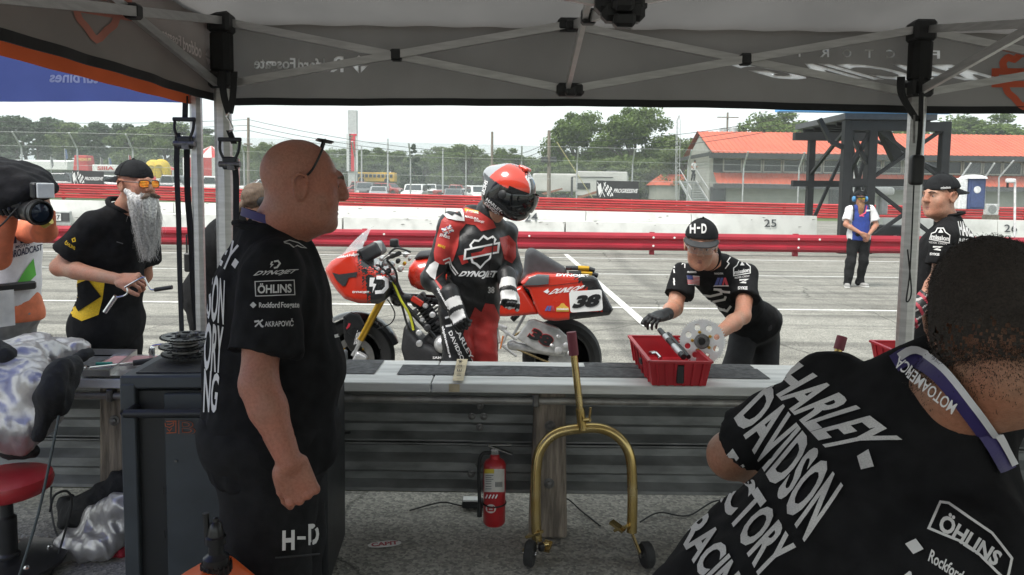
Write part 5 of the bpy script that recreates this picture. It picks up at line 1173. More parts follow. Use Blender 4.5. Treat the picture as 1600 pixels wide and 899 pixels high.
# ================================================================== bald man watching from inside the tent
def pp(px,py,Y):return P(px,py,Y)
A=Person('bald man in black team T-shirt, fist at his pocket, beside the tool cart',pp(432,1150,2.1)*V(1,1,0),1.06,1.07,1.31,
 pel=pp(425,680,2.12),chest=pp(423,468,2.12),Fc=(.93,.36,0),Fh=(.95,.30,-.08),Uh=(.05,0,1),head=pp(473,291,2.1),
 neck=pp(424,372,2.12),sR=pp(418,425,1.94),sL=pp(452,425,2.34),eR=pp(404,600,1.85),wR=pp(452,722,1.815),eL=pp(480,590,2.52),wL=pp(470,690,2.5),
 hR=pp(420,760,2.03),hL=pp(440,760,2.22),kR=pp(425,960,2.02),kL=pp(445,960,2.2),aR=pp(415,1180,2.03),aL=pp(435,1180,2.2),toeR=pp(480,1200,2.05),toeL=pp(500,1200,2.25))
A.body(SK1,.013,.0042,dict(R=dict(D=nrm(pp(480,790,1.83)-pp(452,722,1.815)),N=(-.35,.92,.1),side=-1,curls=[(58,70,45),(66,76,50),(72,80,50),(78,82,50)],s=1.1,thumb=(16,24),spread=5),L=dict(D=(0,.2,-1),N=(.2,1,0),side=1,s=1.0)),head=dict(nose=.95,jaw=1.12,full=.007),neck_r=.076,hand_res=.0030)
A.shirt(M_black,.0090,.012,.70,1.52,-.055,seed=2,amp=.011,low=.90,yoke=.012);A.pants(M_bpants,.012,.030,5,top=.04,amp=.009);A.collar(M_black,.088,.02,dz=-.005)
A.brows(M_hairbr)
bvA=bvh_of(A.shirto);M_lan=mat('purple lanyard',(.035,.025,.12),.6,var=.1)
# lanyard round the neck, lettered
R=A.RC;ring=[A.j['neck']+A.Up*.038+R[:,1]*.022+R@(V(.092*math.cos(a),.092*math.sin(a)-.004,-.028*math.sin(a)+.008)*1.06) for a in np.linspace(0,2*math.pi,33)[:-1]]
mb=MB();ring=np.array(ring);out=nrm(ring-ring.mean(0));mb.loft([ring+V(0,0,-.012)+out*.004,ring+V(0,0,.012),ring+V(0,0,.012)-out*.004,ring+V(0,0,-.012),ring+V(0,0,-.012)+out*.004],cap=False);lan=mb.build('lanyard',M_lan,A.o)
txt(A,'MOTOAMERICA',[(478,366),(408,311),(405,322),(475,376)],M_wprint,bvh_of(lan),.02,4,off=.002)
# spectacles pushed up on the crown
M_spec=mat('black spectacle frame',(.012,.012,.012),.3);M_lensc=mat('clear lens',(.75,.75,.72),.05,var=0,alpha=.35)
def ring_at(c,u,v_,a,b,n=22):return [c+u*(a*math.copysign(abs(math.cos(t))**.75,math.cos(t)))+v_*(b*math.copysign(abs(math.sin(t))**.75,math.sin(t))) for t in np.linspace(0,2*math.pi,n+1)[:-1]]
hr,hf,hu=A.RH[:,0],A.RH[:,1],A.RH[:,2]
sp=None
for sx in (-1,1):
 c=A.gear(sx*.033,.052,.124);rg=ring_at(c,hr*1.0,nrm(hf*.95-hu*.12),.029,.022)
 if sp is None:sp=MB().tube(rg,.0024,6,closed=True).build('spectacles',M_spec,A.o)
 else:MB().tube(rg,.0024,6,closed=True).build('rim',M_spec,sp)
 MB().sheet(rg).build('lens',M_lensc,sp,smooth=False)
 MB().tube(spline([A.gear(sx*.063,.050,.124),A.gear(sx*.078,.040,.090),A.gear(sx*.0845,.020,.045),A.gear(sx*.083,.000,.022)],4),[.0035]*13,6).build('temple',M_spec,sp)
MB().tube([A.gear(-.006,.052,.125),A.gear(0,.053,.129),A.gear(.006,.052,.125)],.0024,6).build('bridge',M_spec,sp)
# sleeve sponsors
M_pr2=mat('grey white print',(.50,.49,.48),.8,var=.05)
txt(A,'DYNOJET',[(398,433),(460,429),(462,421),(400,424)],M_pr2,bvA,.045,4,.15)
decal('emblem',*join2d(stroke2d([(428,409),(434,408),(437,412),(433,418),(428,419)],2.6),poly2d([(424,409),(427,409),(425,413),(428,413),(422,419),(424,414),(422,414)])),M_pr2,A.o,bvA,4,.0025)
txt(A,'ÖHLINS',[(403,459),(455,458),(455,441),(403,443)],M_pr2,bvA,.04,4)
decal('badge_frame',*stroke2d([(399,440),(459,438),(460,461),(400,463)],1.4,True),M_pr2,A.o,bvA,5,.0025)
txt(A,'Rockford',[(405,481),(437,481.5),(437,472),(405,473)],M_pr2,bvA,.03,4);txt(A,'Fosgate',[(439,483.5),(467,484),(467,472),(439,472.5)],M_pr2,bvA,.03,4);decal('emblem',*poly2d([(391,477),(396,472),(401,477),(396,482)]),M_pr2,A.o,bvA,4,.0025)
txt(A,'AKRAPOVIČ',[(414,511),(458,510),(458,498),(414,500)],M_pr2,bvA,.02,4);decal('emblem',*join2d(stroke2d([(398,503),(404,502),(409,510),(412,511)],3),stroke2d([(399,511),(404,506),(411,500)],2.2)),M_pr2,A.o,bvA,4,.0025)
decal('emblem',*stroke2d([(443,379),(452,376),(466,380),(478,388),(470,387),(464,384),(458,387),(452,382),(444,380)],1.6),M_pr2,A.o,bvA,4,.0025)
# back lettering, foreshortened on the shoulder blades; front lettering on the belly
for s_,q in (('LEY',[(333,405),(356,425),(374,385),(350,362)]),('-',[(362,414),(368,420),(374,410),(368,404)]),('SON',[(322,500),(350,508),(352,438),(330,425)]),('ORY',[(318,578),(346,585),(350,510),(322,502)]),('NG',[(318,645),(338,645),(344,585),(320,575)])):txt(A,s_,q,M_print,bvA,.03,4)
decal('lettering',*stroke2d([(534,476),(523,478),(521,502),(531,508),(530,524),(522,526)],5),M_print,A.o,bvA,4,.0025);decal('lettering',*stroke2d([(536,530),(545,552)],6),M_print,A.o,bvA,4,.0025)
bvP=bvh_of(A.pantso);txt(A,'H',rect(441,829,460,860,-1),M_print,bvP,.06,5);txt(A,'-',rect(464,838,477,843),M_print,bvP,.02,5);txt(A,'D',rect(481,819,498,852,-1),M_print,bvP,.06,5)
MB().tube([pp(430,872,1.90),pp(500,866,1.93)],.0025,6).build('pocket_zip',M_blk,A.o)
# ================================================================== man leaning over at the right, seen from behind
nk=pp(1480,622,1.11);pl_=pp(1205,1000,1.08)
sL,sR=pp(1282,622,1.26),pp(1520,868,.96)
U_=nrm(nk-pl_);Rv=nrm((sR-sL)-np.dot(sR-sL,U_)*U_);Fb=np.cross(U_,Rv)
B=Person('man with buzzed dark hair in black team shirt leaning away, back to us',(pl_*V(1,1,0)),1.0,1.0,1.05,pel=pl_,chest=nk-U_*.225-Fb*-.035,Fc=Fb,Fh=(.80,.55,-.28),Uh=(.10,.42,1),head=pp(1566,512,1.03),neck=nk,sL=sL,sR=sR,eL=pp(1142,712,1.45),wL=pp(1290,770,1.65),eR=pp(1640,1040,1.02),wR=pp(1700,900,1.25),
 kL=pp(1150,1150,1.5),kR=pp(1280,1300,1.5),aL=pp(1100,1420,1.3),aR=pp(1250,1500,1.25))
B.body(SK4,.013,.0045,dict(L=dict(D=(.8,.4,0),N=(0,0,-1),side=1),R=dict(D=(.5,.8,.1),N=(0,0,-1),side=-1)),head=dict(jaw=1.05,full=.004),neck_r=.064)
B.shirt(M_black,.0085,.013,.62,1.28,-.10,seed=11,amp=.012,yoke=.085);B.pants(M_bpants,.014,.016,7);B.collar(M_black,.070,.018)
hB=B.hair(M_hairb,.0022,.085,-.11,.0045,.0006,nape=.066)
vh=np.array([q.co for q in hB.data.vertices])+np.array(B.o.location);lh=(vh-B.j['head'])@B.RH;vb=np.array([q.co for q in B.bodyo.data.vertices])+np.array(B.o.location);lb=(vb-B.j['head'])@B.RH
kp=(lb[:,2]<-.04) & (lb[:,2]>-.135) & (lb[:,1]<.02);low_=np.repeat(vb[kp],6,0)+rng.normal(size=(kp.sum()*6,3))*.002;low_=low_[rng.uniform(0,1,len(low_))<np.repeat(np.clip((lb[kp][:,2]+.125)/.085,0,1)**2.0,6)]
roots=np.concatenate([vh,low_]);hcB=B.j['head']+B.RH@V(0,-.02,.0)
# thin the lower edge of the hair shell so that it fades into the neck
bm_=bmesh.new();bm_.from_mesh(hB.data);loc=np.array(B.o.location);dead=[]
for f_ in bm_.faces:
 u_=(np.array(f_.calc_center_median())+loc-B.j['head'])@B.RH[:,2]
 if rng.uniform()>np.clip((u_+.075)/.065,0,1):dead.append(f_)
bmesh.ops.delete(bm_,geom=dead,context='FACES');bm_.to_mesh(hB.data);bm_.free()
ra=roots[rng.integers(0,len(roots),26000)]+rng.normal(size=(26000,3))*.002;dd=nrm(nrm(ra-hcB)*.7+B.RH@V(0,-.35,-.7)+rng.normal(size=ra.shape)*.35)*rng.uniform(.002,.0045,(26000,1));B.fuzz('buzz_hair',M_hairb,ra,dd,.0005)
bvB=bvh_of(B.shirto);M_mesh=mat('silver shirt lettering',(.55,.54,.53),.75,var=.12,vscale=500,spec=.3)
# rough halftone weave in the lettering
def bq(u0,v0,u1,v1):
 """lettering grid on the back: u along the line, v up toward the collar (pixel quad)"""
 o=np.array([1232.,605.]);du=np.array([.72,.69]);dv=np.array([.62,-.78]);return [o+du*a+dv*b for a,b in ((u0,v0),(u1,v0),(u1,v1),(u0,v1))]
B_lines=[('HARLEY',[(1201,603),(1298,709),(1411,688),(1250,567)]),('-',[(1346,735),(1340,714),(1358,703),(1366,730)]),('DAVIDSON',[(1147,655),(1256,849),(1319,759),(1203,600)]),('FACTORY',[(1106,745),(1190,912),(1245,855),(1146,700)]),('RACING',[(1060,838),(1130,965),(1172,925),(1104,795)])]
for s_,q in B_lines:txt(B,s_,q,M_mesh,bvB,.045,7,off=.003)
txt(B,'ÖHLINS',[(1464,826),(1554,886),(1570,862),(1478,798)],M_print,bvB,.05,6);decal('badge_frame',*stroke2d([(1470,786),(1483,788),(1550,834),(1580,873),(1572,908),(1529,866),(1500,846),(1452,826)],4,True),M_print,B.o,bvB,7,.003)
decal('emblem',*poly2d([(1415,850),(1432,842),(1444,858),(1428,866)]),M_print,B.o,bvB,6,.003);txt(B,'Rockford',[(1450,876),(1500,908),(1508,893),(1456,858)],M_print,bvB,.03,6);txt(B,'A',[(1405,905),(1428,915),(1434,898),(1412,888)],M_print,bvB,.05,6)
# lanyard ribbon, purple with a white edge, lying round the collar
cpts=[(1398,570),(1424,560),(1470,585),(1515,640),(1548,690),(1572,735)]
for nm,dx,wd,m_ in (('lanyard',0,27,M_lan),('lanyard_edge',12,11,mat('white webbing',(.6,.6,.62),.7))):
 pts=spline(np.array([(x+dx*.7,y-dx*.72) for x,y in cpts],float),5);d3=decal(nm,*stroke2d(pts,wd),m_,B.o,bvh_of([B.shirto,B.bodyo]),8,.006 if dx==0 else .009)
txt(B,'MOTOAMERICA',[(1500,628),(1408,560),(1398,574),(1490,644)],M_wprint,bvh_of([B.shirto,B.bodyo]),.02,5,off=.011)

# ================================================================== bearded technician with speed handle
Y0=4.15
Bd=Person('long grey bearded man in black and yellow polo holding a crank-shaped wrench',pp(170,880,Y0)*V(1,1,0),1.03,1.04,1.05,
 pel=pp(168,508,Y0+.05),chest=pp(180,385,Y0),Fc=(.86,-.45,0),Fh=(.93,-.42,-.03),head=pp(212,290,Y0-.06),neck=pp(190,328,Y0-.02),
 sR=pp(146,352,Y0-.16),sL=pp(228,352,Y0+.14),eR=pp(93,418,Y0-.17),wR=pp(186,437,Y0-.36),eL=pp(225,430,Y0+.28),wL=pp(195,470,Y0+.28),
 hR=pp(150,535,Y0),hL=pp(190,535,Y0+.1),kR=pp(150,690,Y0-.02),kL=pp(195,690,Y0+.1),aR=pp(148,815,Y0),aL=pp(195,815,Y0+.12),toeR=pp(180,830,Y0-.1),toeL=pp(230,830,Y0))
Bd.body(SK3,.014,.0065,dict(R=dict(D=(.97,-.15,.02),N=(.1,.55,-.8),side=-1,curl=(45,55,40),s=1.1,thumb=(30,20)),L=dict(D=(-.3,-.6,-.2),N=(-.3,.2,-.9),side=1,curl=(50,55,40))),head=dict(jaw=1.0))
def panel_mi(c):
 q=PX(c);return np.zeros(len(q),int)
Bd.shirt(M_black,.0095,.014,.66,1.5,-.06,seed=21,amp=.006,name='polo_shirt');Bd.pants(M_bpants,.014,.016,9);Bd.collar(M_black,.068,.03,'collar');Bd.shoes(M_blk,M_rubber)
Bd.cap_hat(M_capb,back=True,res=.007)
M_sun=mat('black sunglass frame',(.012,.012,.012),.3);m_=mat('orange mirror lens',(.70,.13,.02),.10,.8,var=.6,vscale=60,col2=(.85,.35,.05));Bd.glasses(M_sun,m_,z=.008,f=.113,w_=.030,h=.020)
M_beardg=mat('grey beard hair',(.56,.55,.53),.6,var=.45,vscale=90,spec=.3);
sdB=SDF()
for (r,f,u,rr) in ((0,.055,-.075,.060),(0,.07,-.115,.056),(.0,.078,-.165,.042),(0,.078,-.215,.028),(0,.075,-.26,.014)):sdB.ell(Bd.gear(r,f,u),V(rr*1.05,rr*.75,rr*1.0)*Bd.k,Bd.RH,.04)
for sx in (-1,1):sdB.cap(Bd.gear(sx*.066,.02,-.03),Bd.gear(sx*.045,.07,-.08),.016,.03,.03)
sobj('beard',sdB,.007,M_beardg,Bd.o,folds=[dict(amp=.004,freq=80,seed=2,stretch=(2,2,.25))])
rts=[Bd.gear(r,f,u) for r in np.linspace(-.07,.07,11) for f,u in ((.025 if abs(r)>.05 else .09,-.045),(.04 if abs(r)>.045 else .098,-.07),(.06,-.10),(.03 if abs(r)>.05 else .085,-.085))]
def beard_fn(a,g):
 n=7;loc=Bd.RH.T@(a-Bd.j['head']);L_=g.uniform(.12,.31);t=np.linspace(0,1,n);end=Bd.gear(loc[0]*g.uniform(-.2,1.0)*(1.25-3*L_)+g.normal()*.012,.075+g.normal()*.022,loc[2]-L_);mid=Bd.gear(loc[0]*1.3,.10+g.normal()*.014,loc[2]-L_*.4)
 return [(1-s_)**2*a+2*s_*(1-s_)*mid+s_*s_*end for s_ in t]
Bd.strands('beard_strands',[M_beardg],rts,beard_fn,3600,3,.0010,wob=.020)
mo=[Bd.gear(r,.108,-.046) for r in np.linspace(-.03,.03,9)]
Bd.strands('moustache',mat('brown grey moustache',(.22,.16,.12),.7,var=.3,vscale=80),mo,lambda a,g:[a+Bd.RH@(V(np.sign((Bd.RH.T@(a-Bd.j['head']))[0]+1e-4)*.03*t,.008*math.sin(3*t),-.022*t)) for t in np.linspace(0,1,5)],220,5,.0016,wob=.003)
bvd=bvh_of(Bd.shirto);M_yel=mat('yellow mesh panel',(.72,.46,.015),.75,var=.15,vscale=200,bump=.3,bscale=300)
decal('side_panel',*poly2d([(112,436),(164,438),(160,468),(154,492),(128,502),(108,492),(108,470)]),M_yel,Bd.o,bvd,6,.004);decal('diamond_patch',*poly2d([(116,446),(138,437),(158,463),(123,487),(112,466),(118,460)]),M_black,Bd.o,bvd,5,.008)
txt(Bd,'ÖHLINS',[(101,382),(117,391),(118,385),(103,375)],M_yel,bvd,.03,3);decal('emblem',*stroke2d([(113,374),(117,372),(118,377),(114,378)],1.6,True),M_yel,Bd.o,bvd,3,.003)
decal('button_placket',*stroke2d([(182,378),(192,381)],1.5),mat('grey print',(.15,.15,.15),.8),Bd.o,bvd,4,.003)
tool=thing('speed_handle_wrench','chrome crank-shaped speed wrench with black grip held by the bearded man','tool',pp(225,440,Y0-.42));M_chrome=mat('chrome',(.62,.62,.62),.15,1.0,var=.1)
Yt=Y0-.44;MB().tube(spline([pp(195,449,Yt),pp(222,434,Yt),pp(227,437,Yt),pp(234,451,Yt),pp(243,453,Yt),pp(268,449,Yt)],4),.0045,8).build('crank',M_chrome,tool);MB().tube([pp(242,453,Yt),pp(269,449,Yt)],.011,10).build('grip',M_blk,tool)
MB().tube(spline([pp(198,450,Yt),pp(199,458,Yt),pp(192,463,Yt),pp(178,465,Yt)],4),.0045,8).build('crank',M_chrome,tool);MB().tube([pp(181,463,Yt),pp(164,488,Yt)],.0115,10).build('socket',M_chrome,tool)
# ================================================================== television cameraman at the left edge
Yc=4.6
Cm=Person('cameraman in orange shirt and white broadcast vest shouldering a video camera',pp(5,800,Yc)*V(1,1,0),1.0,1.05,1.1,
 pel=pp(12,490,Yc),chest=pp(8,392,Yc),Fc=(.85,-.5,0),Fh=(.9,-.4,0),head=pp(-6,302,Yc),neck=pp(4,345,Yc),sR=pp(-18,358,Yc-.12),sL=pp(38,362,Yc+.05),eR=pp(-8,420,Yc-.42),wR=pp(18,345,Yc-.40),eL=pp(70,362,Yc-.32),wL=pp(72,333,Yc-.42),
 hR=pp(0,505,Yc-.05),hL=pp(26,505,Yc+.08),kR=pp(2,620,Yc-.05),kL=pp(32,620,Yc+.08),aR=pp(4,740,Yc),aL=pp(32,740,Yc+.1),toeR=pp(30,750,Yc-.1),toeL=pp(60,750,Yc))
Cm.j['eR']=pp(-2,405,Yc-.40);Cm.j['wR']=pp(12,338,Yc-.46)
Cm.body(SK2,.015,.009,dict(R=dict(D=(.25,-.1,.97),N=(.5,.8,0),side=-1,curl=(30,45,30),thumb=(40,20)),L=dict(D=(-.25,.05,.95),N=(-.6,.2,0),side=1,curl=(40,45,30))))
Cm.shirt(mat('orange jersey',(.62,.17,.08),.85,var=.12,vscale=20,bump=.2,bscale=400),.011,.012,seed=31,hem=-.02,long_=True,name='long_sleeve_shirt',amp=.006);Cm.pants(mat('grey cargo cloth',(.20,.20,.205),.85,var=.15,vscale=20,bump=.2,bscale=300),.013,.018,12,amp=.010);Cm.shoes(M_blk,M_rubber)
M_vest=mat('white vest mesh',(.66,.65,.67),.8,var=.06,vscale=30);M_green=mat('green vest trim',(.10,.42,.05),.75,var=.08)
# vest: a shell over the torso only
sd=SDF();Cm.torso(sd,.06);o0=sd.ops;sd.ops=[]
for op in o0:sd.ops.append(op);sdf_clip(sd,[(Cm.j['pel']+V(0,0,.10),(0,0,-1)),(Cm.j['chest']+Cm.RC@V(.17,0,0),Cm.RC[:,0]),(Cm.j['chest']-Cm.RC@V(.17,0,0),-Cm.RC[:,0])])
v,f=sd.mesh(.010,.028);v=fold(v,vnormals(v,f),.005,16,4);vest=mesh_obj('vest',v,f,M_vest,Cm.o);bvv=bvh_of(vest)
decal('vest_trim',*poly2d([(24,446),(40,420),(52,404),(56,430),(40,446)]),M_green,Cm.o,bvv,6,.004);txt(Cm,'BROADCAST',[(17,404),(66,391),(66,381),(17,392)],mat('navy print',(.02,.025,.06),.8),bvv,.03,4);txt(Cm,'MOTO',[(24,389),(46,384),(46,380),(24,384)],MATS['navy print'],bvv,.02,4);decal('emblem',*join2d(poly2d([(18,362),(24,360),(26,380),(20,381)]),poly2d([(26,360),(32,362),(38,379),(32,381)])),MATS['navy print'],Cm.o,bvv,4,.004)
decal('shoulder_trim',*poly2d([(0,330),(8,336),(6,346),(0,350)]),M_green,Cm.o,bvv,5,.004)
MB().tube([pp(66,350,Yc-.46),pp(77,343,Yc-.46)],.030,12).build('wrist_band',mat('yellow watch strap',(.5,.38,.06),.4,.4),Cm.o)
MB().box(pp(14,449,Yc-.16),(.30,.05,.05),Cm.RC,.01).build('belt',M_blk,Cm.o,smooth=False);MB().box(pp(8,482,Yc-.20),(.10,.012,.22),Cm.RC).build('paper_notes',M_wt,Cm.o,smooth=False)
vc=thing('video_camera','black shoulder video camera under a dark rain cover with white light panel','camera',pp(30,320,Yc-.5));Yv=Yc-.48
s_=SDF();s_.poly([np.array(q,float) for q in [(-.36,-.03),(-.36,.24),(-.14,.265),(.02,.245),(.12,.20),(.175,.14),(.17,.10),(.10,.05),(0,-.01)]],pp(30,325,Yv),(1,0,-.06),(.06,0,1),.12,.05);v,f=s_.mesh(.011);v=fold(v,vnormals(v,f),.010,22,3);v=fold(v,vnormals(v,f),.005,60,5);mesh_obj('rain_cover',v,f,mat('black rain cover nylon',(.012,.012,.014),.8,spec=.2,var=.2,vscale=14,bump=.25,bscale=90),vc)
a=pp(22,326,Yv-.02);d=nrm(V(.9,-.42,-.08));MB().lathe(a,d,[(.04,0),(.045,.05),(.05,.06),(.05,.13),(.058,.14),(.058,.18),(.065,.185),(.068,.24),(.06,.242),(.052,.21),(.04,.19),(.0,.185)],24).build('lens',mat('lens barrel',(.012,.012,.013),.35),vc)
MB().lathe(a+d*.232,d,[(.05,0),(.03,.008),(0,.011)],20).build('front_glass',mat('front element',(.02,.03,.05),.03,.2),vc);MB().tube(spline([a+V(-.15,-.02,.02),a+V(-.02,-.06,.01),a+V(.1,-.07,.03)],4),.02,8).build('hand_grip',M_blk,vc)
c=pp(69,298,Yv-.15);Rl=np.stack([nrm(V(.6,.8,0)),nrm(V(.8,-.6,-.1)),V(0,0,1)],1);MB().box(c+V(-.02,0,0),(.09,.05,.085),Rl,.008).build('light_housing',M_blk,vc,smooth=False);MB().box(c+V(.02,-.02,0),(.085,.012,.08),Rl,.004).build('light_panel',mat('frosted light panel',(.55,.57,.58),.35),vc,smooth=False)
MB().tube([a+V(-.10,.0,.16),a+V(.02,-.05,.15),a+V(.10,-.08,.13)],.022,10).build('viewfinder',M_blk,vc);MB().tube(spline([a+V(-.12,-.06,.0),a+V(-.02,-.12,-.10),a+V(.06,-.10,-.02),a+V(.10,-.06,.05)],5),.005,8).build('cable',M_rubber,vc)
for k_ in (.065,.10,.135,.2):MB().lathe(a+d*k_,d,[(.052 if k_<.14 else .068,0),(.056 if k_<.14 else .071,.003),(.052 if k_<.14 else .068,.008)],24).build('lens_ring',M_rubber,vc)
for i_ in range(4):MB().tube([a+V(-.05+.025*i_,-.075,.035),a+V(-.045+.025*i_,-.085,-.005),a+V(-.04+.025*i_,-.065,-.035)],.010,8).build('control_button',M_blk,vc)
# ================================================================== partly hidden crew member behind the bald man
Yh=5.2
Hd=Person('crew member with tied brown hair in black, half hidden behind the bald man',pp(355,660,Yh)*V(1,1,0),.98,1.0,1.0,pel=pp(318,462,Yh),chest=pp(345,380,Yh),Fc=(.75,.5,-.3),Fh=(.75,.5,-.45),head=pp(405,316,Yh),neck=pp(378,336,Yh),sR=pp(355,362,Yh-.17),sL=pp(385,358,Yh+.17),eR=pp(365,425,Yh-.2),wR=pp(410,440,Yh-.1),eL=pp(400,425,Yh+.2),wL=pp(430,440,Yh+.1),
 kR=pp(325,560,Yh-.08),kL=pp(345,560,Yh+.1),aR=pp(320,650,Yh-.08),aL=pp(340,650,Yh+.1),toeR=pp(350,655,Yh),toeL=pp(370,655,Yh+.15))
Hd.body(SK2,.018,.011,arms='LR');Hd.shirt(M_black,.014,.012,seed=41,name='shirt');Hd.pants(M_bpants,.018,.014);Hd.shoes(M_blk,M_rubber);Hd.hair(M_hairbr,.014,.07,-.11,.009,.003);sd=SDF();sd.cap(Hd.gear(0,-.10,.0),Hd.gear(0,-.15,-.06),.03,.02);sobj('hair_bun',sd,.01,M_hairbr,Hd.o)
MB().lathe(Hd.gear(.085,0,.0),Hd.RH[:,0],[(.035,-.01),(.04,.0),(.038,.02),(.02,.03)],14).build('headphone_cup',M_blk,Hd.o)
wt=thing('walkie_talkie','black two-way radio with antenna clipped to the half hidden crew member','radio',pp(297,425,Yh-.15));c=pp(297,410,Yh-.22);MB().box(c,(.07,.05,.13),bev=.01).build('radio_body',M_blk,wt,smooth=False);MB().tube([c+V(-.02,0,.06),c+V(-.02,0,.19)],.006,6).build('antenna',M_rubber,wt);MB().lathe(c+V(.015,0,.065),(0,0,1),[(.012,0),(.012,.015),(.005,.018)],8).build('knob',M_rubber,wt)
# ================================================================== mechanic bending over the wall
Ym=4.45
Mc=Person('mechanic in H-D cap bending over the wall reaching into a red parts tray',pp(1175,700,4.7)*V(1,1,0),1.04,.86,.90,pel=pp(1182,508,4.72),chest=pp(1126,442,Ym),Fc=(-.50,-.62,-.75),Fp=(-.4,-.9,-.1),Fh=(-.24,-.93,-.20),Uh=(0,-.22,1),head=pp(1095,384,4.16),neck=pp(1112,408,4.30),
 sR=pp(1066,428,4.36),sL=pp(1168,428,4.42),eR=pp(1054,482,4.26),wR=pp(1036,493,4.02),eL=pp(1160,494,4.20),wL=pp(1112,530,3.90),hR=pp(1162,525,4.72),hL=pp(1196,518,4.82),kR=pp(1140,610,4.58),kL=pp(1192,612,4.72),aR=pp(1145,690,4.7),aL=pp(1195,690,4.85),toeR=pp(1130,715,4.55),toeL=pp(1185,715,4.65))
Mc.body(SK2,.013,.0065,dict(L=dict(D=(-.7,-.5,-.4),N=(-.3,.2,-.9),side=1,curl=(30,40,30))),head=dict(jaw=1.0,nose=.85),arms='LR')
Mc.shirt(M_black,.0095,.010,.60,1.5,.0,seed=51,amp=.008,low=.92);Mc.pants(mat('black denim',(.018,.018,.02),.85,var=.3,vscale=25,bump=.3,bscale=300),.013,.010,14,amp=.006);Mc.collar(M_black,.066,.016);Mc.shoes(M_blk,M_rubber);Mc.brows(M_hairbr)
dome=Mc.cap_hat(M_capb,res=.0065,tall=1.12,tilt=.010,brim_m=mat('charcoal brim',(.035,.036,.038),.8,var=.2,vscale=30));bvk=bvh_of(dome)
for s_,q in (('H',rect(1078,350,1087,365)),('-',rect(1089,355,1094,358)),('D',rect(1096,350,1104,365))):txt(Mc,s_,q,M_print,bvk,.05,3)
decal('flag_patch',*poly2d(rect(1122,359,1126,369)),mat('red patch',(.4,.05,.06),.8),Mc.o,bvk,3,.003)
Mc.glasses(mat('clear plastic frame',(.5,.5,.5),.2,alpha=.5),mat('clear safety lens',(.7,.72,.72),.05,var=0,alpha=.12),z=.004,f=.114,w_=.031,h=.018,tr=.0012)
Mc.hair(M_hairbr,.003,.05,-.05,.008,.001)
sd=SDF();g_=dict(D=nrm(pp(1014,500,3.92)-pp(1036,493,4.02)),N=(-.2,.1,-.95),side=-1,curl=(38,50,35),thumb=(30,30),grow=.0015);hand_sdf(sd,Mc.j['wR'],**g_);sd.cap(Mc.j['wR']-g_['D']*.045,Mc.j['wR']+g_['D']*.02,.036,.032,.02);sobj('glove',sd,.0048,M_nitr,Mc.o)
bvm=bvh_of(Mc.shirto)
# chest print: flag, series mark, shield strokes, shoulder marks, sleeve sponsors
fl=[poly2d([(1074,432+i*2.1),(1093,433+i*2.1),(1093,434.1+i*2.1),(1074,433.1+i*2.1)]) for i in range(6)]
decal('flag_stripe',*join2d(*fl),mat('red stripe',(.45,.06,.07),.8),Mc.o,bvm,4,.003)['kind']='stuff';decal('flag_ground',*poly2d([(1073,430.5),(1093,431.5),(1093,446),(1075,445)]),mat('pale flag',(.5,.48,.48),.8),Mc.o,bvm,4,.0018);decal('flag_canton',*poly2d([(1073,430.5),(1082,431),(1083,437.5),(1074,437)]),mat('navy patch',(.03,.04,.13),.8),Mc.o,bvm,3,.004)
decal('emblem',*join2d(poly2d([(1116,446),(1121,434),(1125,434),(1121,446)]),poly2d([(1122,446),(1126,434),(1130,434),(1127,446)])),mat('blue mark',(.08,.10,.3),.7),Mc.o,bvm,3,.003);decal('emblem',*poly2d([(1128,446),(1131,434),(1134,434),(1138,446),(1134,446),(1132,440),(1131,446)]),mat('red mark',(.45,.05,.07),.7),Mc.o,bvm,3,.003);decal('emblem',*poly2d([(1114,447.5),(1139,447.5),(1138,446),(1116,446)]),M_print,Mc.o,bvm,3,.003)
for pts in ([(1089,452),(1095,461),(1110,463),(1127,459),(1126,453),(1115,452)],[(1096,466),(1112,472),(1132,468),(1134,463)],[(1102,476),(1118,484),(1133,484)],[(1122,453),(1131,456),(1141,457)],[(1114,472),(1122,482),(1136,486),(1142,478)]):decal('shield_print',*stroke2d(pts,3.6),M_print,Mc.o,bvm,4,.003)
decal('emblem',*stroke2d([(1066,401),(1068,409),(1066,413),(1070,411),(1070,419)],1.6),M_print,Mc.o,bvm,3,.003);decal('emblem',*stroke2d([(1141,402),(1136,409),(1139,412),(1133,420)],1.6),M_print,Mc.o,bvm,3,.003)
txt(Mc,'PROGRESS',rect(1074,424,1088,427),M_print,bvm,.02,3);txt(Mc,'PANDORA',rect(1116,426,1130,429),M_print,bvm,.02,3)
txt(Mc,'mission',[(1147,429),(1171,425),(1171,419),(1147,423)],M_print,bvm,.05,3);decal('badge_frame',*stroke2d([(1146,431),(1146,419),(1151,415),(1155,407),(1163,406),(1167,413),(1172,417),(1172,427)],1.4,True),M_print,Mc.o,bvm,3,.003);decal('emblem',*poly2d([(1156,415),(1159,409),(1163,415)]),M_print,Mc.o,bvm,3,.003)
txt(Mc,'SYKE',rect(1153,448,1168,453),M_print,bvm,.05,3);decal('emblem',*stroke2d([(1155,438),(1168,437),(1158,442),(1166,442)],2.6),M_print,Mc.o,bvm,3,.003);txt(Mc,'RIDER CREW',[(1148,436),(1171,433),(1171,430),(1148,433)],M_pr2,bvm,.02,3)
for y in (405,413,421,435,440):decal('sleeve_print',*stroke2d([(1053,y),(1054,y+6)],2.2),M_print,Mc.o,bvm,3,.003)
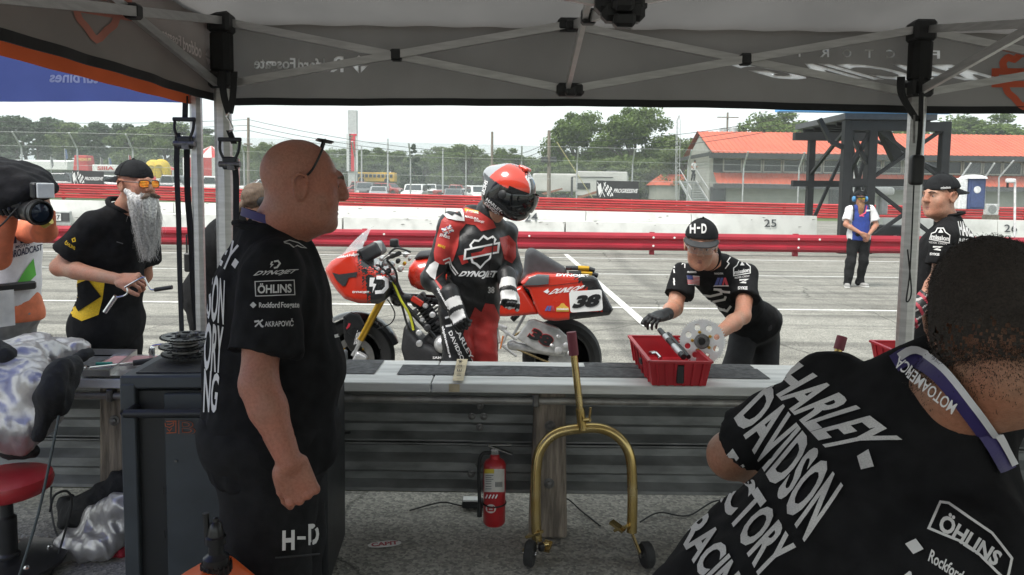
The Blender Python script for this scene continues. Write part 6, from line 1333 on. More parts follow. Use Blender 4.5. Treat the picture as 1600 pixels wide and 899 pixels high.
# ================================================================== man in backward cap on the right
Ye=4.45
En=Person('man in backward black cap and gloves glancing over his shoulder past the tent leg',pp(1455,700,Ye)*V(1,1,0),1.02,1.05,1.12,pel=pp(1462,505,Ye+.02),chest=pp(1478,398,Ye),Fc=(-.92,.38,0),Fh=(-.93,-.30,-.10),head=pp(1469,308,Ye),neck=pp(1483,343,Ye),
 sL=pp(1476,372,Ye-.18),sR=pp(1486,372,Ye+.18),eL=pp(1456,448,Ye-.20),wL=pp(1427,486,Ye-.18),eR=pp(1440,450,Ye+.2),wR=pp(1420,480,Ye+.1),kL=pp(1445,605,Ye-.1),kR=pp(1450,605,Ye+.1),aL=pp(1452,715,Ye-.1),aR=pp(1460,715,Ye+.12),toeL=pp(1420,725,Ye-.1),toeR=pp(1430,725,Ye+.1))
En.j['wL']=pp(1436,478,Ye-.22);En.j['eL']=pp(1468,432,Ye-.20)
En.body(SK2,.014,.0065,head=dict(jaw=1.1,full=.004,nose=.8));En.shirt(M_black,.0095,.012,.66,1.5,-.08,seed=61,amp=.006);En.pants(M_bpants,.014,.014,15);En.collar(M_black,.068,.018);En.shoes(M_blk,M_rubber);En.brows(M_hairbr);En.hair(mat('short brown hair',(.07,.045,.03),.8,var=.3,vscale=200),.003,.045,-.04,.008,.001)
dome=En.cap_hat(M_capb,back=True,res=.0065);txt(En,'mission',[(1470,296),(1485,295),(1485,291),(1470,292)],M_print,bvh_of(dome),.04,3)
sd=SDF();D_=nrm(pp(1420,500,Ye-.24)-En.j['wL']);hand_sdf(sd,En.j['wL'],D_,(.1,.9,-.2),1,(45,55,40),1.05,grow=.003);sd.cap(En.j['wL']-D_*.07,En.j['wL']+D_*.01,.045,.040,.02)
gl=sobj('glove',sd,.0055,[M_nitr,mat('red glove knuckle',(.35,.03,.05),.6),mat('pale glove patch',(.4,.38,.37),.7)],En.o,mi_fn=lambda c:np.where((np.sin(c[:,0]*95+c[:,2]*60)>.55),1,np.where(np.sin(c[:,2]*120-c[:,0]*70)>.8,2,0)))
bve=bvh_of(En.shirto)
txt(En,'mission',[(1455,374),(1483,377),(1483,370),(1455,366)],M_print,bve,.05,3);decal('badge_frame',*stroke2d([(1453,374),(1456,365),(1462,363),(1465,357),(1474,357),(1477,363),(1484,368),(1483,380)],1.4,True),M_print,En.o,bve,3,.003);decal('emblem',*poly2d([(1466,364),(1470,358),(1474,364)]),M_print,En.o,bve,3,.003)
txt(En,'RIDER CREW',rect(1451,377,1480,380,3),M_pr2,bve,.02,3);decal('emblem',*stroke2d([(1458,386),(1471,386),(1461,390),(1470,391)],2.6),M_print,En.o,bve,3,.003);txt(En,'SYKE',rect(1453,395,1468,399,1),M_print,bve,.05,3)
txt(En,'HARLEY',[(1500,368),(1528,372),(1524,347),(1496,346)],M_print,bve,.05,3);txt(En,'DAVIDSON',[(1494,392),(1526,394),(1526,374),(1499,372)],M_print,bve,.05,3);decal('chest_print',*stroke2d([(1433,385),(1430,396),(1433,400)],3),M_print,En.o,bve,3,.003)
# ================================================================== marshal with long red beard by the far rail
bs=G(1338,449) ;Xc,Yk=bs[0],bs[1]
def mk(dx,dy,z):return V(Xc+dx,Yk+dy,z)
Ma=Person('marshal with long red beard, blue headphones and blue and white shirt',(Xc,Yk,0),.98,1.04,1.08,pel=mk(0,0,.93),chest=mk(0,.0,1.25),Fc=(-.08,-1,0),Fh=(-.2,-1,0),head=mk(-.02,-.02,1.585),neck=mk(0,.01,1.45),sR=mk(-.19,0,1.40),sL=mk(.19,0,1.40),eR=mk(-.27,-.06,1.13),wR=mk(-.06,-.22,.98),eL=mk(.27,-.06,1.13),wL=mk(.08,-.20,.96),
 hR=mk(-.09,0,.88),hL=mk(.09,0,.88),kR=mk(-.13,-.02,.48),kL=mk(.09,-.03,.48),aR=mk(-.17,0,.08),aL=mk(.11,.1,.08),toeR=mk(-.25,-.2,0),toeL=mk(.16,-.1,0))
Ma.body(SK3,.016,.011,dict(R=dict(D=(.85,-.1,-.35),N=(0,1,0),side=-1,curl=(25,35,25)),L=dict(D=(-.5,-.1,-.8),N=(0,1,0),side=1,curl=(25,35,25))),hand_res=.008)
RCm=Ma.RC;chm=Ma.j['chest']
def shirt_mi(c):
 q=(c-chm)@RCm;return np.where(np.abs(q[:,0])>.155,1,np.where((np.abs(q[:,0])>.125) & (q[:,2]>-.05),2,0))
Ma.shirt([mat('royal blue polo',(.02,.045,.24),.8,var=.12,vscale=20),mat('white polo sleeve',(.62,.61,.62),.8),mat('dark polo piping',(.02,.02,.03),.8)],.014,.012,.7,1.5,-.06,seed=71,mi_fn=shirt_mi,name='polo_shirt');Ma.pants(M_bpants,.016,.014,18,amp=.010);Ma.shoes(mat('grey trainers',(.3,.29,.28),.8),mat('pale sole',(.5,.5,.48),.8));Ma.cap_hat(M_capb,res=.011);Ma.glasses(M_sun,mat('yellow lens',(.7,.5,.04),.15,.5),w_=.028)
M_redb=mat('red brown beard',(.24,.12,.06),.75,var=.3,vscale=50);sd=SDF()
for (f,u,rr) in ((.07,-.085,.058),(.10,-.14,.055),(.105,-.2,.05),(.10,-.26,.036),(.09,-.31,.02)):sd.ell(Ma.gear(0,f,u),V(rr,rr*.6,rr*1.1),Ma.RH,.03)
sobj('beard',sd,.010,M_redb,Ma.o,folds=[dict(amp=.006,freq=70,seed=2,stretch=(2,2,.2))])
M_bcup=mat('blue ear cup',(.06,.22,.42),.4)
for sx in (-1,1):MB().lathe(Ma.gear(sx*.085,-.005,.0),Ma.RH[:,0]*sx,[(.045,-.01),(.05,0),(.047,.035),(.03,.045),(0,.047)],14).build('headphone_cup',M_bcup,Ma.o)
MB().tube([Ma.gear(.11*math.sin(a),-.005,.02+.125*math.cos(a)) for a in np.linspace(-1.5,1.5,13)],.008,6).build('headband',M_blk,Ma.o);MB().tube(spline([Ma.gear(-.10,.0,-.02),Ma.gear(-.09,.08,-.05),Ma.gear(-.03,.125,-.065)],4),.005,6).build('microphone_boom',M_blk,Ma.o)
bvk=bvh_of(Ma.shirto);decal('lanyard',*join2d(stroke2d([(1354,322),(1352,333),(1343,338)],1.8),stroke2d([(1345,337),(1350,338)],2)),mat('red lanyard',(.6,.06,.12),.6),Ma.o,bvk,2,.01);decal('emblem',*poly2d([(1352,328),(1360,328),(1360,330),(1353,331)]),M_print,Ma.o,bvk,2,.01)
# tiny man on the landing
bs=P(1083,283,61.9)
Tn=Person('distant man in white shirt standing on the outside stair landing',bs,1,1,1,pel=bs+V(0,0,.95),chest=bs+V(.05,0,1.27),Fc=(.6,.6,0),Fh=(.6,.6,0),head=bs+V(.1,0,1.62),sR=bs+V(-.12,-.12,1.42),sL=bs+V(.16,.1,1.42),eR=bs+V(-.2,-.2,1.15),wR=bs+V(.0,-.25,1.0),eL=bs+V(.3,.1,1.15),wL=bs+V(.4,0,1.2),kR=bs+V(-.08,-.05,.5),kL=bs+V(.12,.05,.5),aR=bs+V(-.15,-.05,.08),aL=bs+V(.1,.05,.08),toeR=bs+V(0,.1,0),toeL=bs+V(.25,.2,0))
Tn.body(SK3,.03,.02);Tn.shirt(mat('white tee',(.6,.6,.6),.8),.03,.012,folds=False);Tn.pants(M_bpants,.03);Tn.hair(M_hairb,.005,.06,-.04,.02,0);Tn.shoes(M_blk,M_rubber)

# ================================================================== race motorcycle, nose to the left
YBk=5.85
def bk(px,py,dy=0.0):return P(px,py,YBk+dy)
bike=thing('race_motorcycle','red and black race bagger motorcycle numbered 38 standing behind the rider','motorcycle',bk(720,622)*V(1,1,0))
M_rp=mat('gloss red bodywork',(.50,.028,.012),.25,var=.06,vscale=4,coat=.7);M_bp=mat('gloss black bodywork',(.014,.014,.015),.28,var=.1,coat=.5);M_carb=mat('matt carbon',(.022,.022,.024),.5,var=.3,vscale=120);M_gold=mat('gold fork tube',(.62,.36,.04),.3,.85,var=.08);M_sil=mat('machined aluminium',(.55,.55,.55),.36,.55,var=.15,vscale=20);M_eng=mat('black engine casting',(.03,.03,.032),.5,.3,var=.3,vscale=20,bump=.2,bscale=60)
M_seat=mat('grey black seat foam',(.045,.046,.05),.8,var=.15,vscale=20,bump=.2,bscale=200);M_brake=mat('brake steel',(.34,.33,.32),.35,.9,var=.2)
def shell(name,pts,m,dy=0.0,half=.1,rad=.05,res=.009,parent=None,halffn=None,k=.01):
 """bodywork from a side outline in photo pixels, rounded in depth"""
 o=bk(*pts[0],dy);q=np.array([(bk(x,y,dy)-o)[[0,2]] for x,y in pts]);sd=SDF();sd.poly(q,o,(1,0,0),(0,0,1),half,rad,k,halffn=halffn);return sobj(name,sd,res,m,parent or bike)
def tb(name,pts,r,m,parent=None,seg=10,sp=True):
 p=np.array([bk(*q) for q in pts]);p=spline(p,5) if sp and len(p)>2 else p;return MB().tube(p,r,seg).build(name,m,parent or bike)
# wheels
def wheel(cx,cy,rpx,wd,name,disc_sides,dy=0.0):
 c=bk(cx,cy,dy);R_=rpx*YBk/FPX;c[2]=R_+.005
 w_=MB().lathe(c,(0,1,0),[(R_*.70,-wd*.36),(R_*.80,-wd*.5),(R_*.93,-wd*.46),(R_*.99,-wd*.25),(R_,0),(R_*.99,wd*.25),(R_*.93,wd*.46),(R_*.80,wd*.5),(R_*.70,wd*.36),(R_*.70,-wd*.36)],48).build(name,M_rubber,bike)
 MB().lathe(c,(0,1,0),[(R_*.62,-wd*.34),(R_*.71,-wd*.38),(R_*.715,wd*.38),(R_*.62,wd*.34),(R_*.62,-wd*.34)],40).build('rim',M_bp,w_)
 for i in range(7):
  a=i*2*math.pi/7+.3;d=V(math.cos(a),0,math.sin(a));MB().bar(c+d*.035,c+d*R_*.65,.022,.03,up=(0,1,0)).build('spoke',M_bp,w_,smooth=False)
 MB().lathe(c,(0,1,0),[(.02,-wd*.6),(.045,-wd*.55),(.045,wd*.55),(.02,wd*.6)],16).build('hub',M_sil,w_)
 for sy in disc_sides:
  MB().lathe(c+V(0,sy*wd*.62,0),(0,1,0),[(R_*.34,-.003),(R_*.52,-.003),(R_*.52,.003),(R_*.34,.003),(R_*.34,-.003)],40).build('brake_disc',M_brake,w_)
  for i in range(8):a=i*math.pi/4;MB().lathe(c+V(math.cos(a)*R_*.33,sy*wd*.62,math.sin(a)*R_*.33),(0,1,0),[(.008,-.008),(.008,.008)],8).build('disc_bobbin',M_gold,w_)
 return c,R_,w_
fc,fR,fw=wheel(556,552,62,.12,'front_wheel',(-1,1));rc,rR,rw=wheel(878,552,63,.19,'rear_wheel',(1,))
def tyre_txt(c,R_,y):pass
# forks, fender, caliper
for dy in (-.10,.10):
 tb('fork_tube',[(604,455,dy),(563,531,dy)],.029,M_gold,sp=False,seg=16);tb('fork_slider',[(566,524,dy),(552,556,dy)],.020,M_sil,sp=False);tb('fork_upper',[(612,440,dy),(600,463,dy)],.031,M_bp,sp=False,seg=14)
 s_=SDF();c=fc+V(.05,dy*1.15,-.01);s_.box(c,(.05,.035,.065),np.array(Matrix.Rotation(.5,3,'Y')),.02);sobj('brake_caliper',s_,.008,M_sil,bike)
mb=MB();ring=[]
for a in np.linspace(math.radians(18),math.radians(168),22):ring.append([fc+V(math.cos(a)*r_*1.0,y,math.sin(a)*r_) for r_,y in ((fR+.015,-.085),(fR+.04,-.06),(fR+.048,0),(fR+.04,.06),(fR+.015,.085))])
for lay,dr in ((0,0),):mb.loft([np.array(r_) for r_ in ring],cap=False,closed=False)
fen=mb.build('front_fender',M_bp,bike);
s_=shell('fender_side',[(536,494),(548,487),(562,492),(572,510),(563,532),(556,550),(546,548),(538,530)],M_bp,-.105,.012,.010,.007)
txt(bike,'ÖHLINS',[(552,540),(560,536),(567,514),(558,516)],M_wprint,bvh_of(s_),.04,4);
decal('emblem',*poly2d([(541,513),(545,505),(548,506),(546,511),(542,515)]),mat('red sticker',(.5,.03,.05),.5),bike,bvh_of(s_),4,.003)
# fairing, hollow cockpit, screen
fair=[(511,418),(522,406),(540,396),(556,389),(566,388),(569,398),(580,407),(597,417),(611,426),(614,445),(610,463),(598,469),(570,468),(546,463),(533,452),(521,438),(512,425)]
o0=bk(*fair[0])[0]
fo=shell('fairing',fair,[M_rp,M_bp],0,.26,.055,.009,halffn=lambda X,Yv:.10+.16*np.clip(X/.28,0,1)**.7)
me=fo.data;cen=np.zeros(len(me.polygons)*3);me.polygons.foreach_get('center',cen);q=PX(cen.reshape(-1,3)+np.array(root_of(fo).location));nz=np.sin(q[:,0]*.9)*3+np.sin(q[:,1]*1.3+q[:,0])*2.5
me.polygons.foreach_set('material_index',((q[:,0]+.25*(430-q[:,1])+nz)>566).astype(np.int32));me.update()
bvf=bvh_of(fo)
decal('intake_scoop',*poly2d([(519,426),(530,429),(559,425),(557,433),(545,434),(540,447),(535,447),(526,438)]),M_carb,bike,bvf,4,.004)
txt(bike,'DYNOJET',[(551,459),(577,459),(577,455),(551,455)],M_wprint,bvf,.05,4);txt(bike,'Rockford Fosgate',[(527,405),(561,400),(560,395),(526,401)],M_wprint,bvf,.04,4)
decal('emblem',*join2d(stroke2d([(588,434),(598,434),(604,438),(604,449),(598,456),(586,457)],5.5),poly2d([(578,434),(586,434),(583,443),(588,444),(582,458),(583,448),(577,448)])),M_wprint,bike,bvf,4,.003)
rs2=np.random.default_rng(4);sp_=[]
for i in range(70):
 x=rs2.uniform(556,612);y=rs2.uniform(414,432);w_=rs2.uniform(1,7);sp_.append(poly2d([(x,y),(x+w_,y-.5),(x+w_,y+rs2.uniform(.8,2)),(x,y+1.4)]))
d_=decal('splatter_print',*join2d(*sp_),M_rp,bike,bvf,5,.003);d_['kind']='stuff'
# screen: curved clear sheet
rows=[]
for t_ in np.linspace(0,1,9):
 row=[]
 for u in np.linspace(-1,1,13):
  bx,by=534+(566-534)*abs(u)**1.6,399-11*abs(u)**1.2;tx,ty=572+14*(1-abs(u)),353+24*abs(u)**2;x=bx+(tx-bx)*t_;y=by+(ty-by)*t_-6*math.sin(math.pi*t_)*(1-abs(u)*.5);row.append(bk(x,y,u*(.19-.06*t_)))
 rows.append(np.array(row))
mb=MB();mb.loft(rows,cap=False,closed=False);mb.build('windscreen',mat('smoked clear screen',(.62,.64,.66),.05,var=0,alpha=.38),bike)
s_=SDF();s_.box(bk(582,393,0),(.09,.14,.06),np.array(Matrix.Rotation(-.5,3,'Y')),.03);sobj('dash_housing',s_,.01,M_carb,bike);s_=SDF();s_.box(bk(590,388,-.10),(.035,.02,.055),rad=.012);sobj('dash_display',s_,.007,mat('pale dash screen',(.35,.37,.36),.2),bike)
# bars, controls, cables
tb('handlebar',[(600,408,.3),(606,404,.12),(606,404,-.12),(618,398,-.34)],.013,M_blk);tb('grip',[(612,401,-.26),(624,396,-.40)],.018,M_rubber,sp=False);tb('brake_lever',[(600,402,-.22),(612,396,-.34),(640,397,-.40)],.006,M_sil);tb('lever_guard',[(608,396,-.36),(620,388,-.42),(642,394,-.42)],.008,M_blk)
s_=SDF();s_.box(bk(616,380,-.30),(.033,.025,.033),rad=.015);s_.cap(bk(618,384,-.30),bk(634,391,-.30),.008,.006);sobj('hand_guard',s_,.007,M_blk,bike)
for (x,y,dy,r,m_) in ((603,411,-.18,.022,M_sil),(612,414,-.15,.026,M_sil),(622,408,-.2,.018,M_blk),(634,398,-.24,.02,M_sil),(596,404,-.2,.018,M_sil),(626,420,-.12,.024,M_sil),(607,424,-.16,.022,M_blk),(632,412,-.16,.014,M_gold),(590,413,-.2,.016,M_sil),(640,405,-.2,.012,M_sil)):
 MB().lathe(bk(x,y,dy),(.3,-1,.4),[(r*.5,-.03),(r,-.02),(r,.02),(r*.6,.03)],10).build('control_fitting',m_,bike)
for i,pts in enumerate(([(592,415,-.2),(606,428,-.2),(618,445,-.14),(628,470,-.1)],[(604,406,-.22),(618,424,-.2),(622,448,-.14),(632,480,-.1)],[(612,462,-.12),(626,474,-.12),(634,500,-.12),(640,520,-.12)],[(614,452,-.1),(630,466,-.1),(644,500,-.1),(650,530,-.1)])):tb('hose',pts,.009,M_rubber)
tb('brake_hose',[(605,468,-.13),(612,478,-.16),(617,492,-.16),(610,506,-.15),(590,514,-.12)],.005,M_rubber);tb('yellow_hose',[(614,440,-.14),(626,468,-.15),(640,492,-.15),(646,516,-.15)],.010,mat('lime hose',(.5,.5,.03),.5))
s_=SDF();s_.cap(bk(612,440,0),bk(622,468,0),.05,.06).cap(bk(622,465,0),bk(700,470,0),.04).cap(bk(626,470,-.1),bk(700,548,-.11),.02).cap(bk(626,470,.1),bk(700,548,.11),.02);sobj('frame',s_,.012,M_bp,bike)
# tank and seat
shell('tank',[(638,432),(640,416),(650,404),(668,400),(700,401),(735,412),(748,430),(745,450),(700,456),(655,452),(643,446)],M_rp,0,.17,.14,.011);shell('tank_pad',[(648,404),(656,393),(685,391),(712,396),(722,404),(700,402)],M_seat,0,.12,.05,.010)
shell('seat',[(735,440),(740,425),(775,428),(806,428),(818,424),(821,395),(826,389),(834,389),(884,419),(885,431),(850,436),(800,444),(760,447)],M_seat,0,.13,.035,.010)
# engine: vee cylinders with fins, cases, covers
def cyl_block(x0,y0,x1,y1,nm):
 a,b=bk(x0,y0,-.02),bk(x1,y1,-.02);o=MB().cyl(a,b,.055).build(nm,M_eng,bike)
 for i in range(9):c=a+(b-a)*(.15+.7*i/8);d=nrm(b-a);MB().lathe(c,d,[(.05,-.004),(.098,-.004),(.098,.004),(.05,.004)],20).build('fin',M_eng,o)
 s_=SDF();s_.box(b,(.06,.09,.035),np.stack([np.cross((0,1,0),nrm(b-a)),V(0,1,0),nrm(b-a)],1),.02);sobj('cylinder_head',s_,.010,M_eng,bike)
cyl_block(690,520,655,468,'front_cylinder');cyl_block(712,520,745,470,'rear_cylinder')
MB().box(bk(652,471,-.13),(.10,.02,.05),np.array(Matrix.Rotation(.55,3,'Y')),.008).build('red_cover',M_rp,bike,smooth=False)
s_=SDF();s_.ell(bk(700,535,0),(.20,.14,.12)).box(bk(740,535,0),(.2,.13,.09),rad=.04);sobj('crankcase',s_,.012,M_eng,bike);s_=SDF();s_.cap(bk(692,538,-.15),bk(692,538,-.19),.07).cap(bk(735,535,-.15),bk(735,535,-.18),.055);sobj('primary_cover',s_,.009,M_sil,bike)
for i,(x,y,r) in enumerate(((660,500,.02),(668,512,.03),(676,492,.025),(650,488,.02),(665,478,.022),(684,505,.02),(655,520,.025),(740,505,.03),(755,490,.025),(765,500,.02))):MB().lathe(bk(x,y,-.14),(0,-1,.1),[(r,0),(r,.02),(r*.6,.03)],9).build('engine_fitting',M_eng if i % 2 else M_sil,bike)
bel=shell('belly_pan',[(634,508),(640,501),(648,514),(664,530),(690,541),(716,548),(716,566),(690,572),(650,572),(636,562),(630,540)],M_carb,0,.17,.06,.011);MB().lathe(bk(655,537,-.165),(0,-1,0),[(.025,-.02),(.025,.008),(.012,.012)],14).build('fastener',M_sil,bike);txt(bike,'SAMCO',[(676,561),(700,561),(700,557),(676,557)],M_wprint,bvh_of(bel),.04,4)
# rear bodywork: saddlebags either side, side cover, tail
bag=[(813,441),(824,430),(838,426),(925,430),(932,434),(957,482),(951,491),(900,497),(868,500),(850,498),(841,490),(834,472),(826,452)]
for sgn in (-1,1):
 o=shell('saddlebag',bag,[M_rp,M_bp],sgn*.20,.085,.03,.009)
 me=o.data;cen=np.zeros(len(me.polygons)*3);me.polygons.foreach_get('center',cen);q=PX(cen.reshape(-1,3)+np.array(root_of(o).location));nz=np.sin(q[:,0]*.8)*3+np.sin(q[:,1]*1.1+q[:,0])*2.5
 me.polygons.foreach_set('material_index',(((q[:,0]+.9*(470-q[:,1])+nz)>932) | (q[:,0]+nz>938) | ((q[:,1]>489-.02*(q[:,0]-850)) & (q[:,0]>890))).astype(np.int32));me.update()
 if sgn<0:bago=o
shell('side_cover',[(752,492),(768,470),(800,452),(816,446),(832,470),(842,490),(820,492),(790,494)],M_rp,-.17,.06,.03,.010);shell('tail',[(800,444),(850,434),(930,432),(935,442),(900,462),(830,470)],M_bp,0,.12,.04,.012)
bvb=bvh_of(bago)
decal('lid_window',*poly2d([(818,446),(828,434),(840,429),(858,430),(857,444),(840,446)]),mat('grey tinted window',(.10,.105,.11),.15),bike,bvb,4,.004);decal('lid_seam',*stroke2d([(814,448),(860,447),(900,442),(934,438)],.9),M_blk,bike,bvb,4,.003)
txt(bike,'DUNLOP',[(861,460),(909,454),(911,446),(863,452)],M_wprint,bvb,.05,4,.2);decal('emblem',*poly2d([(849,456),(857,451),(856,454),(859,455),(855,459)]),M_wprint,bike,bvb,4,.003);txt(bike,'DYNOJET',[(868,433),(922,434),(920,429.5),(870,428)],M_wprint,bvb,.05,3)
def rrect(x0,y0,x1,y1,r,tilt):
 c=np.array([(x0+x1)/2,(y0+y1)/2]);out=[]
 for cx,cy,a0 in ((x1-r,y1-r,0),(x0+r,y1-r,90),(x0+r,y0+r,180),(x1-r,y0+r,270)):
  for a in np.radians(np.linspace(a0,a0+90,5)):out.append((cx+r*math.cos(a),cy+r*math.sin(a)))
 out=np.array(out)-c;t=math.radians(tilt);return out@np.array([[math.cos(t),math.sin(t)],[-math.sin(t),math.cos(t)]])+c
decal('number_plate',*poly2d(rrect(890,454,941,487,4,-4)),mat('white number plate',(.76,.76,.75),.4,var=.02),bike,bvb,5,.004);txt(bike,'38',[(895,482),(936,479),(939,459),(901,462)],M_blk,bvb,.09,4,.12,.007)
decal('emblem',*join2d(poly2d([(851,486),(855,478),(858,478),(855,486)]),poly2d([(856,486),(859,478),(862,478),(860,486)])),MATS['blue mark'],bike,bvb,3,.003);decal('emblem',*poly2d([(861,486),(863,478),(865,478),(867,486),(865,486),(864,482),(863,486)]),MATS['red mark'],bike,bvb,3,.003);decal('emblem',*poly2d([(869,487),(889,487),(889,481),(884,478),(881,474),(877,474),(874,478),(869,481)]),mat('amber badge',(.62,.38,.06),.5),bike,bvb,3,.003);txt(bike,'mission',[(870,484.5),(888,484.5),(888,481),(870,481)],M_wprint,bvb,.05,3,off=.006)
for i,(x0,y0,x1,y1) in enumerate(((884,419,903,419),(889,427,908,427))):
 tb('damper_body',[(x0,y0,-.1),(x1,y1,-.1)],.018,M_bp,sp=False);tb('damper_reservoir',[(x1,y1,-.1),(x1+17,y1+1,-.1)],.021,M_gold,sp=False,seg=14);tb('damper_cap',[(x1+17,y1+1,-.1),(x1+26,y1+4,-.1)],.019,M_bp,sp=False)
# swingarm, chain, rear drive, rearset
sw=shell('swingarm_plate',[(806,528),(826,500),(836,499),(872,512),(900,538),(892,550),(862,553),(838,548)],M_sil,-.17,.018,.010,.007);bvs=bvh_of(sw)
txt(bike,'38',[(822,528),(860,545),(868,528),(834,511)],mat('race number red edge',(.5,.05,.05),.5),bvs,.13,3);txt(bike,'38',[(823,527),(859,543.5),(867,528.5),(835,512.5)],M_blk,bvs,.08,3,off=.006)
s_=SDF();s_.cap(bk(800,540,-.12),bk(878,553,-.13),.035,.03).cap(bk(800,540,.12),bk(878,553,.13),.035,.03).cap(bk(800,538,-.12),bk(800,538,.12),.035);sobj('swingarm',s_,.010,M_sil,bike)
mb=MB();n=48;pr=[]
for i in range(n*4):a=2*math.pi*i/(n*4);r_=.112+(.007 if i % 4 in (1,2) else 0);pr.append(rc+V(math.cos(a)*r_,-.145,math.sin(a)*r_))
mb.prism(pr,(0,.008,0));mb.build('rear_sprocket',M_sil,rw,smooth=False)
for y0,y1 in ((512,508),(540,575)):tb('chain',[(800,y0+14 if y0==512 else y0+2,-.14),(840,(y0+y1)/2+(0 if y0==512 else 2),-.142),(878,rc is not None and (552-23 if y0==512 else 552+23),-.142)],.009,mat('brass chain',(.32,.24,.12),.4,.8,var=.4,vscale=90))
for i,(x,y,r) in enumerate(((872,526,.018),(884,540,.025),(872,548,.03),(890,552,.02),(862,540,.016))):MB().lathe(bk(x,y,-.19),(0,-1,0),[(r,0),(r,.012),(r*.5,.02)],10).build('axle_fitting',M_sil,bike)
s_=SDF()
for a,b,r in (((776,508),(792,520),.014),((792,520),(784,540),.013),((784,540),(806,556),.012),((776,508),(780,535),.012),((792,520),(806,530),.012),((768,505),(790,512),.015)):s_.cap(bk(*a,-.2),bk(*b,-.2),r,k=.006)
sobj('rearset',s_,.006,M_sil,bike);tb('foot_peg',[(788,540,-.2),(790,541,-.30)],.012,M_sil,sp=False);tb('rear_shock',[(800,500,-.05),(822,478,-.05)],.025,M_bp,sp=False);tb('subframe_strut',[(802,524,-.14),(822,489,-.14)],.011,M_sil,sp=False);tb('shift_rod',[(782,545,-.21),(786,525,-.21)],.006,mat('orange rod',(.5,.15,.03),.5),sp=False)
# ================================================================== rider in leathers
Yr=4.5
Rd=Person('motorcycle racer in red and black leathers and red helmet looking down',pp(735,750,Yr)*V(1,1,0),1.03,1.06,1.08,pel=pp(734,468,Yr+.05),chest=pp(746,394,Yr),Fc=(.55,-.83,-.12),Fp=(.35,-.93,0),Fh=(.84,-.42,-.36),Uh=(.36,-.1,.93),head=pp(797,302,Yr-.12),neck=pp(764,338,Yr-.03),
 sR=pp(704,354,Yr-.08),sL=pp(790,366,Yr+.14),eR=pp(676,438,Yr-.10),wR=pp(711,478,Yr-.26),eL=pp(799,424,Yr+.12),wL=pp(793,448,Yr-.12),hR=pp(712,490,Yr),hL=pp(754,490,Yr+.08),kR=pp(716,598,Yr-.06),kL=pp(756,598,Yr+.02),aR=pp(704,705,Yr+.02),aL=pp(758,705,Yr+.1),toeR=pp(720,740,Yr-.15),toeL=pp(780,740,Yr-.05))
Rd.body(SK2,.016,.010,face=False)
M_lea=mat('black race leather',(.016,.016,.017),.42,var=.2,vscale=25,bump=.2,bscale=120,spec=.4);M_rlea=mat('red race leather',(.42,.035,.03),.45,var=.14,vscale=14,bump=.2,bscale=120,spec=.4);M_wlea=mat('white race armour',(.66,.65,.64),.4,var=.06)
sd=SDF();Rd.torso(sd,.05)
for q in 'LR':
 J=Rd.j;sd.cap(J['s'+q],J['e'+q],.066,.056,.03);sd.cap(J['e'+q],J['w'+q],.057,.042,.03);sd.ell(J['s'+q]+V(0,0,.01),(.075,.075,.065),None,.03);sd.ell(J['e'+q],(.062,.062,.062),None,.02);sd.cap(J['h'+q],J['k'+q],.098,.078,.04);sd.cap(J['k'+q],J['a'+q],.075,.058,.04)
sd.cap(J['neck']-Rd.Up*.03,J['neck']+Rd.Up*.035,.075,.068,.03)
sd.ell(J['chest']-Rd.RC@V(0,.13,-.16),(.10,.06,.10),Rd.RC,.05)
v,f=sd.mesh(.0095,.006);v=fold(v,vnormals(v,f),.005,20,81);v=fold(v,vnormals(v,f),.003,55,84);suit=mesh_obj('leather_suit',v,f,M_lea,Rd.o);bvr=bvh_of(suit)
def rdec(nm,pts,m,off=.003,st=None):return decal(nm,*(poly2d(pts) if st is None else stroke2d(pts,st)),m,Rd.o,bvr,4,off)
rdec('red_panel',[(690,345),(703,330),(722,322),(748,330),(770,345),(775,356),(752,362),(742,352),(728,350),(718,362),(716,385),(708,408),(694,414),(680,412),(678,395),(684,365)],M_rlea)
rdec('red_panel',[(780,372),(795,368),(806,380),(806,402),(800,412),(788,405)],M_rlea);rdec('red_panel',[(734,498),(742,480),(752,488),(758,474),(772,476),(782,500),(784,572),(716,572),(718,540),(726,515)],M_rlea);rdec('black_splash',[(708,512),(716,508),(724,524),(730,542),(738,570),(690,570),(684,540),(694,520)],M_lea,.006)
rdec('red_stripe',[(684,433),(694,424),(681,437),(693,452),(712,468),(708,470),(690,455),(678,437)],M_rlea,.005);rdec('shoulder_cup',[(693,336),(704,320),(718,318),(724,330),(726,346),(712,345),(699,342)],M_wlea,.008);rdec('shoulder_print',[(696,333),(706,324),(716,326),(722,340),(710,335),(706,338)],M_lea,.011)
rdec('elbow_cup',[(672,414),(680,408),(686,412),(682,424),(680,438),(672,432),(666,424)],M_wlea,.008)
for pts,st in (([(692,407),(702,403),(706,414),(716,428)],2),([(695,412),(701,409),(704,418),(713,430)],2)):rdec('stitching',pts,M_wlea,.006,st)
fl=[(690,358),(704,352),(709,361),(695,368)];rdec('flag_patch',fl,mat('flag blue',(.05,.07,.25),.6),.004)
for pts,m_,st in (([(690,358),(709,361)],M_wprint,2.6),([(704,352),(695,368)],M_wprint,2.6),([(697,355),(702,365)],M_wprint,3.4),([(692,363),(707,357)],M_wprint,3.4),([(697,355),(702,365)],M_rlea,1.6),([(692,363),(707,357)],M_rlea,1.6)):rdec('flag_cross',pts,m_,.005 if m_ is M_wprint else .007,st)
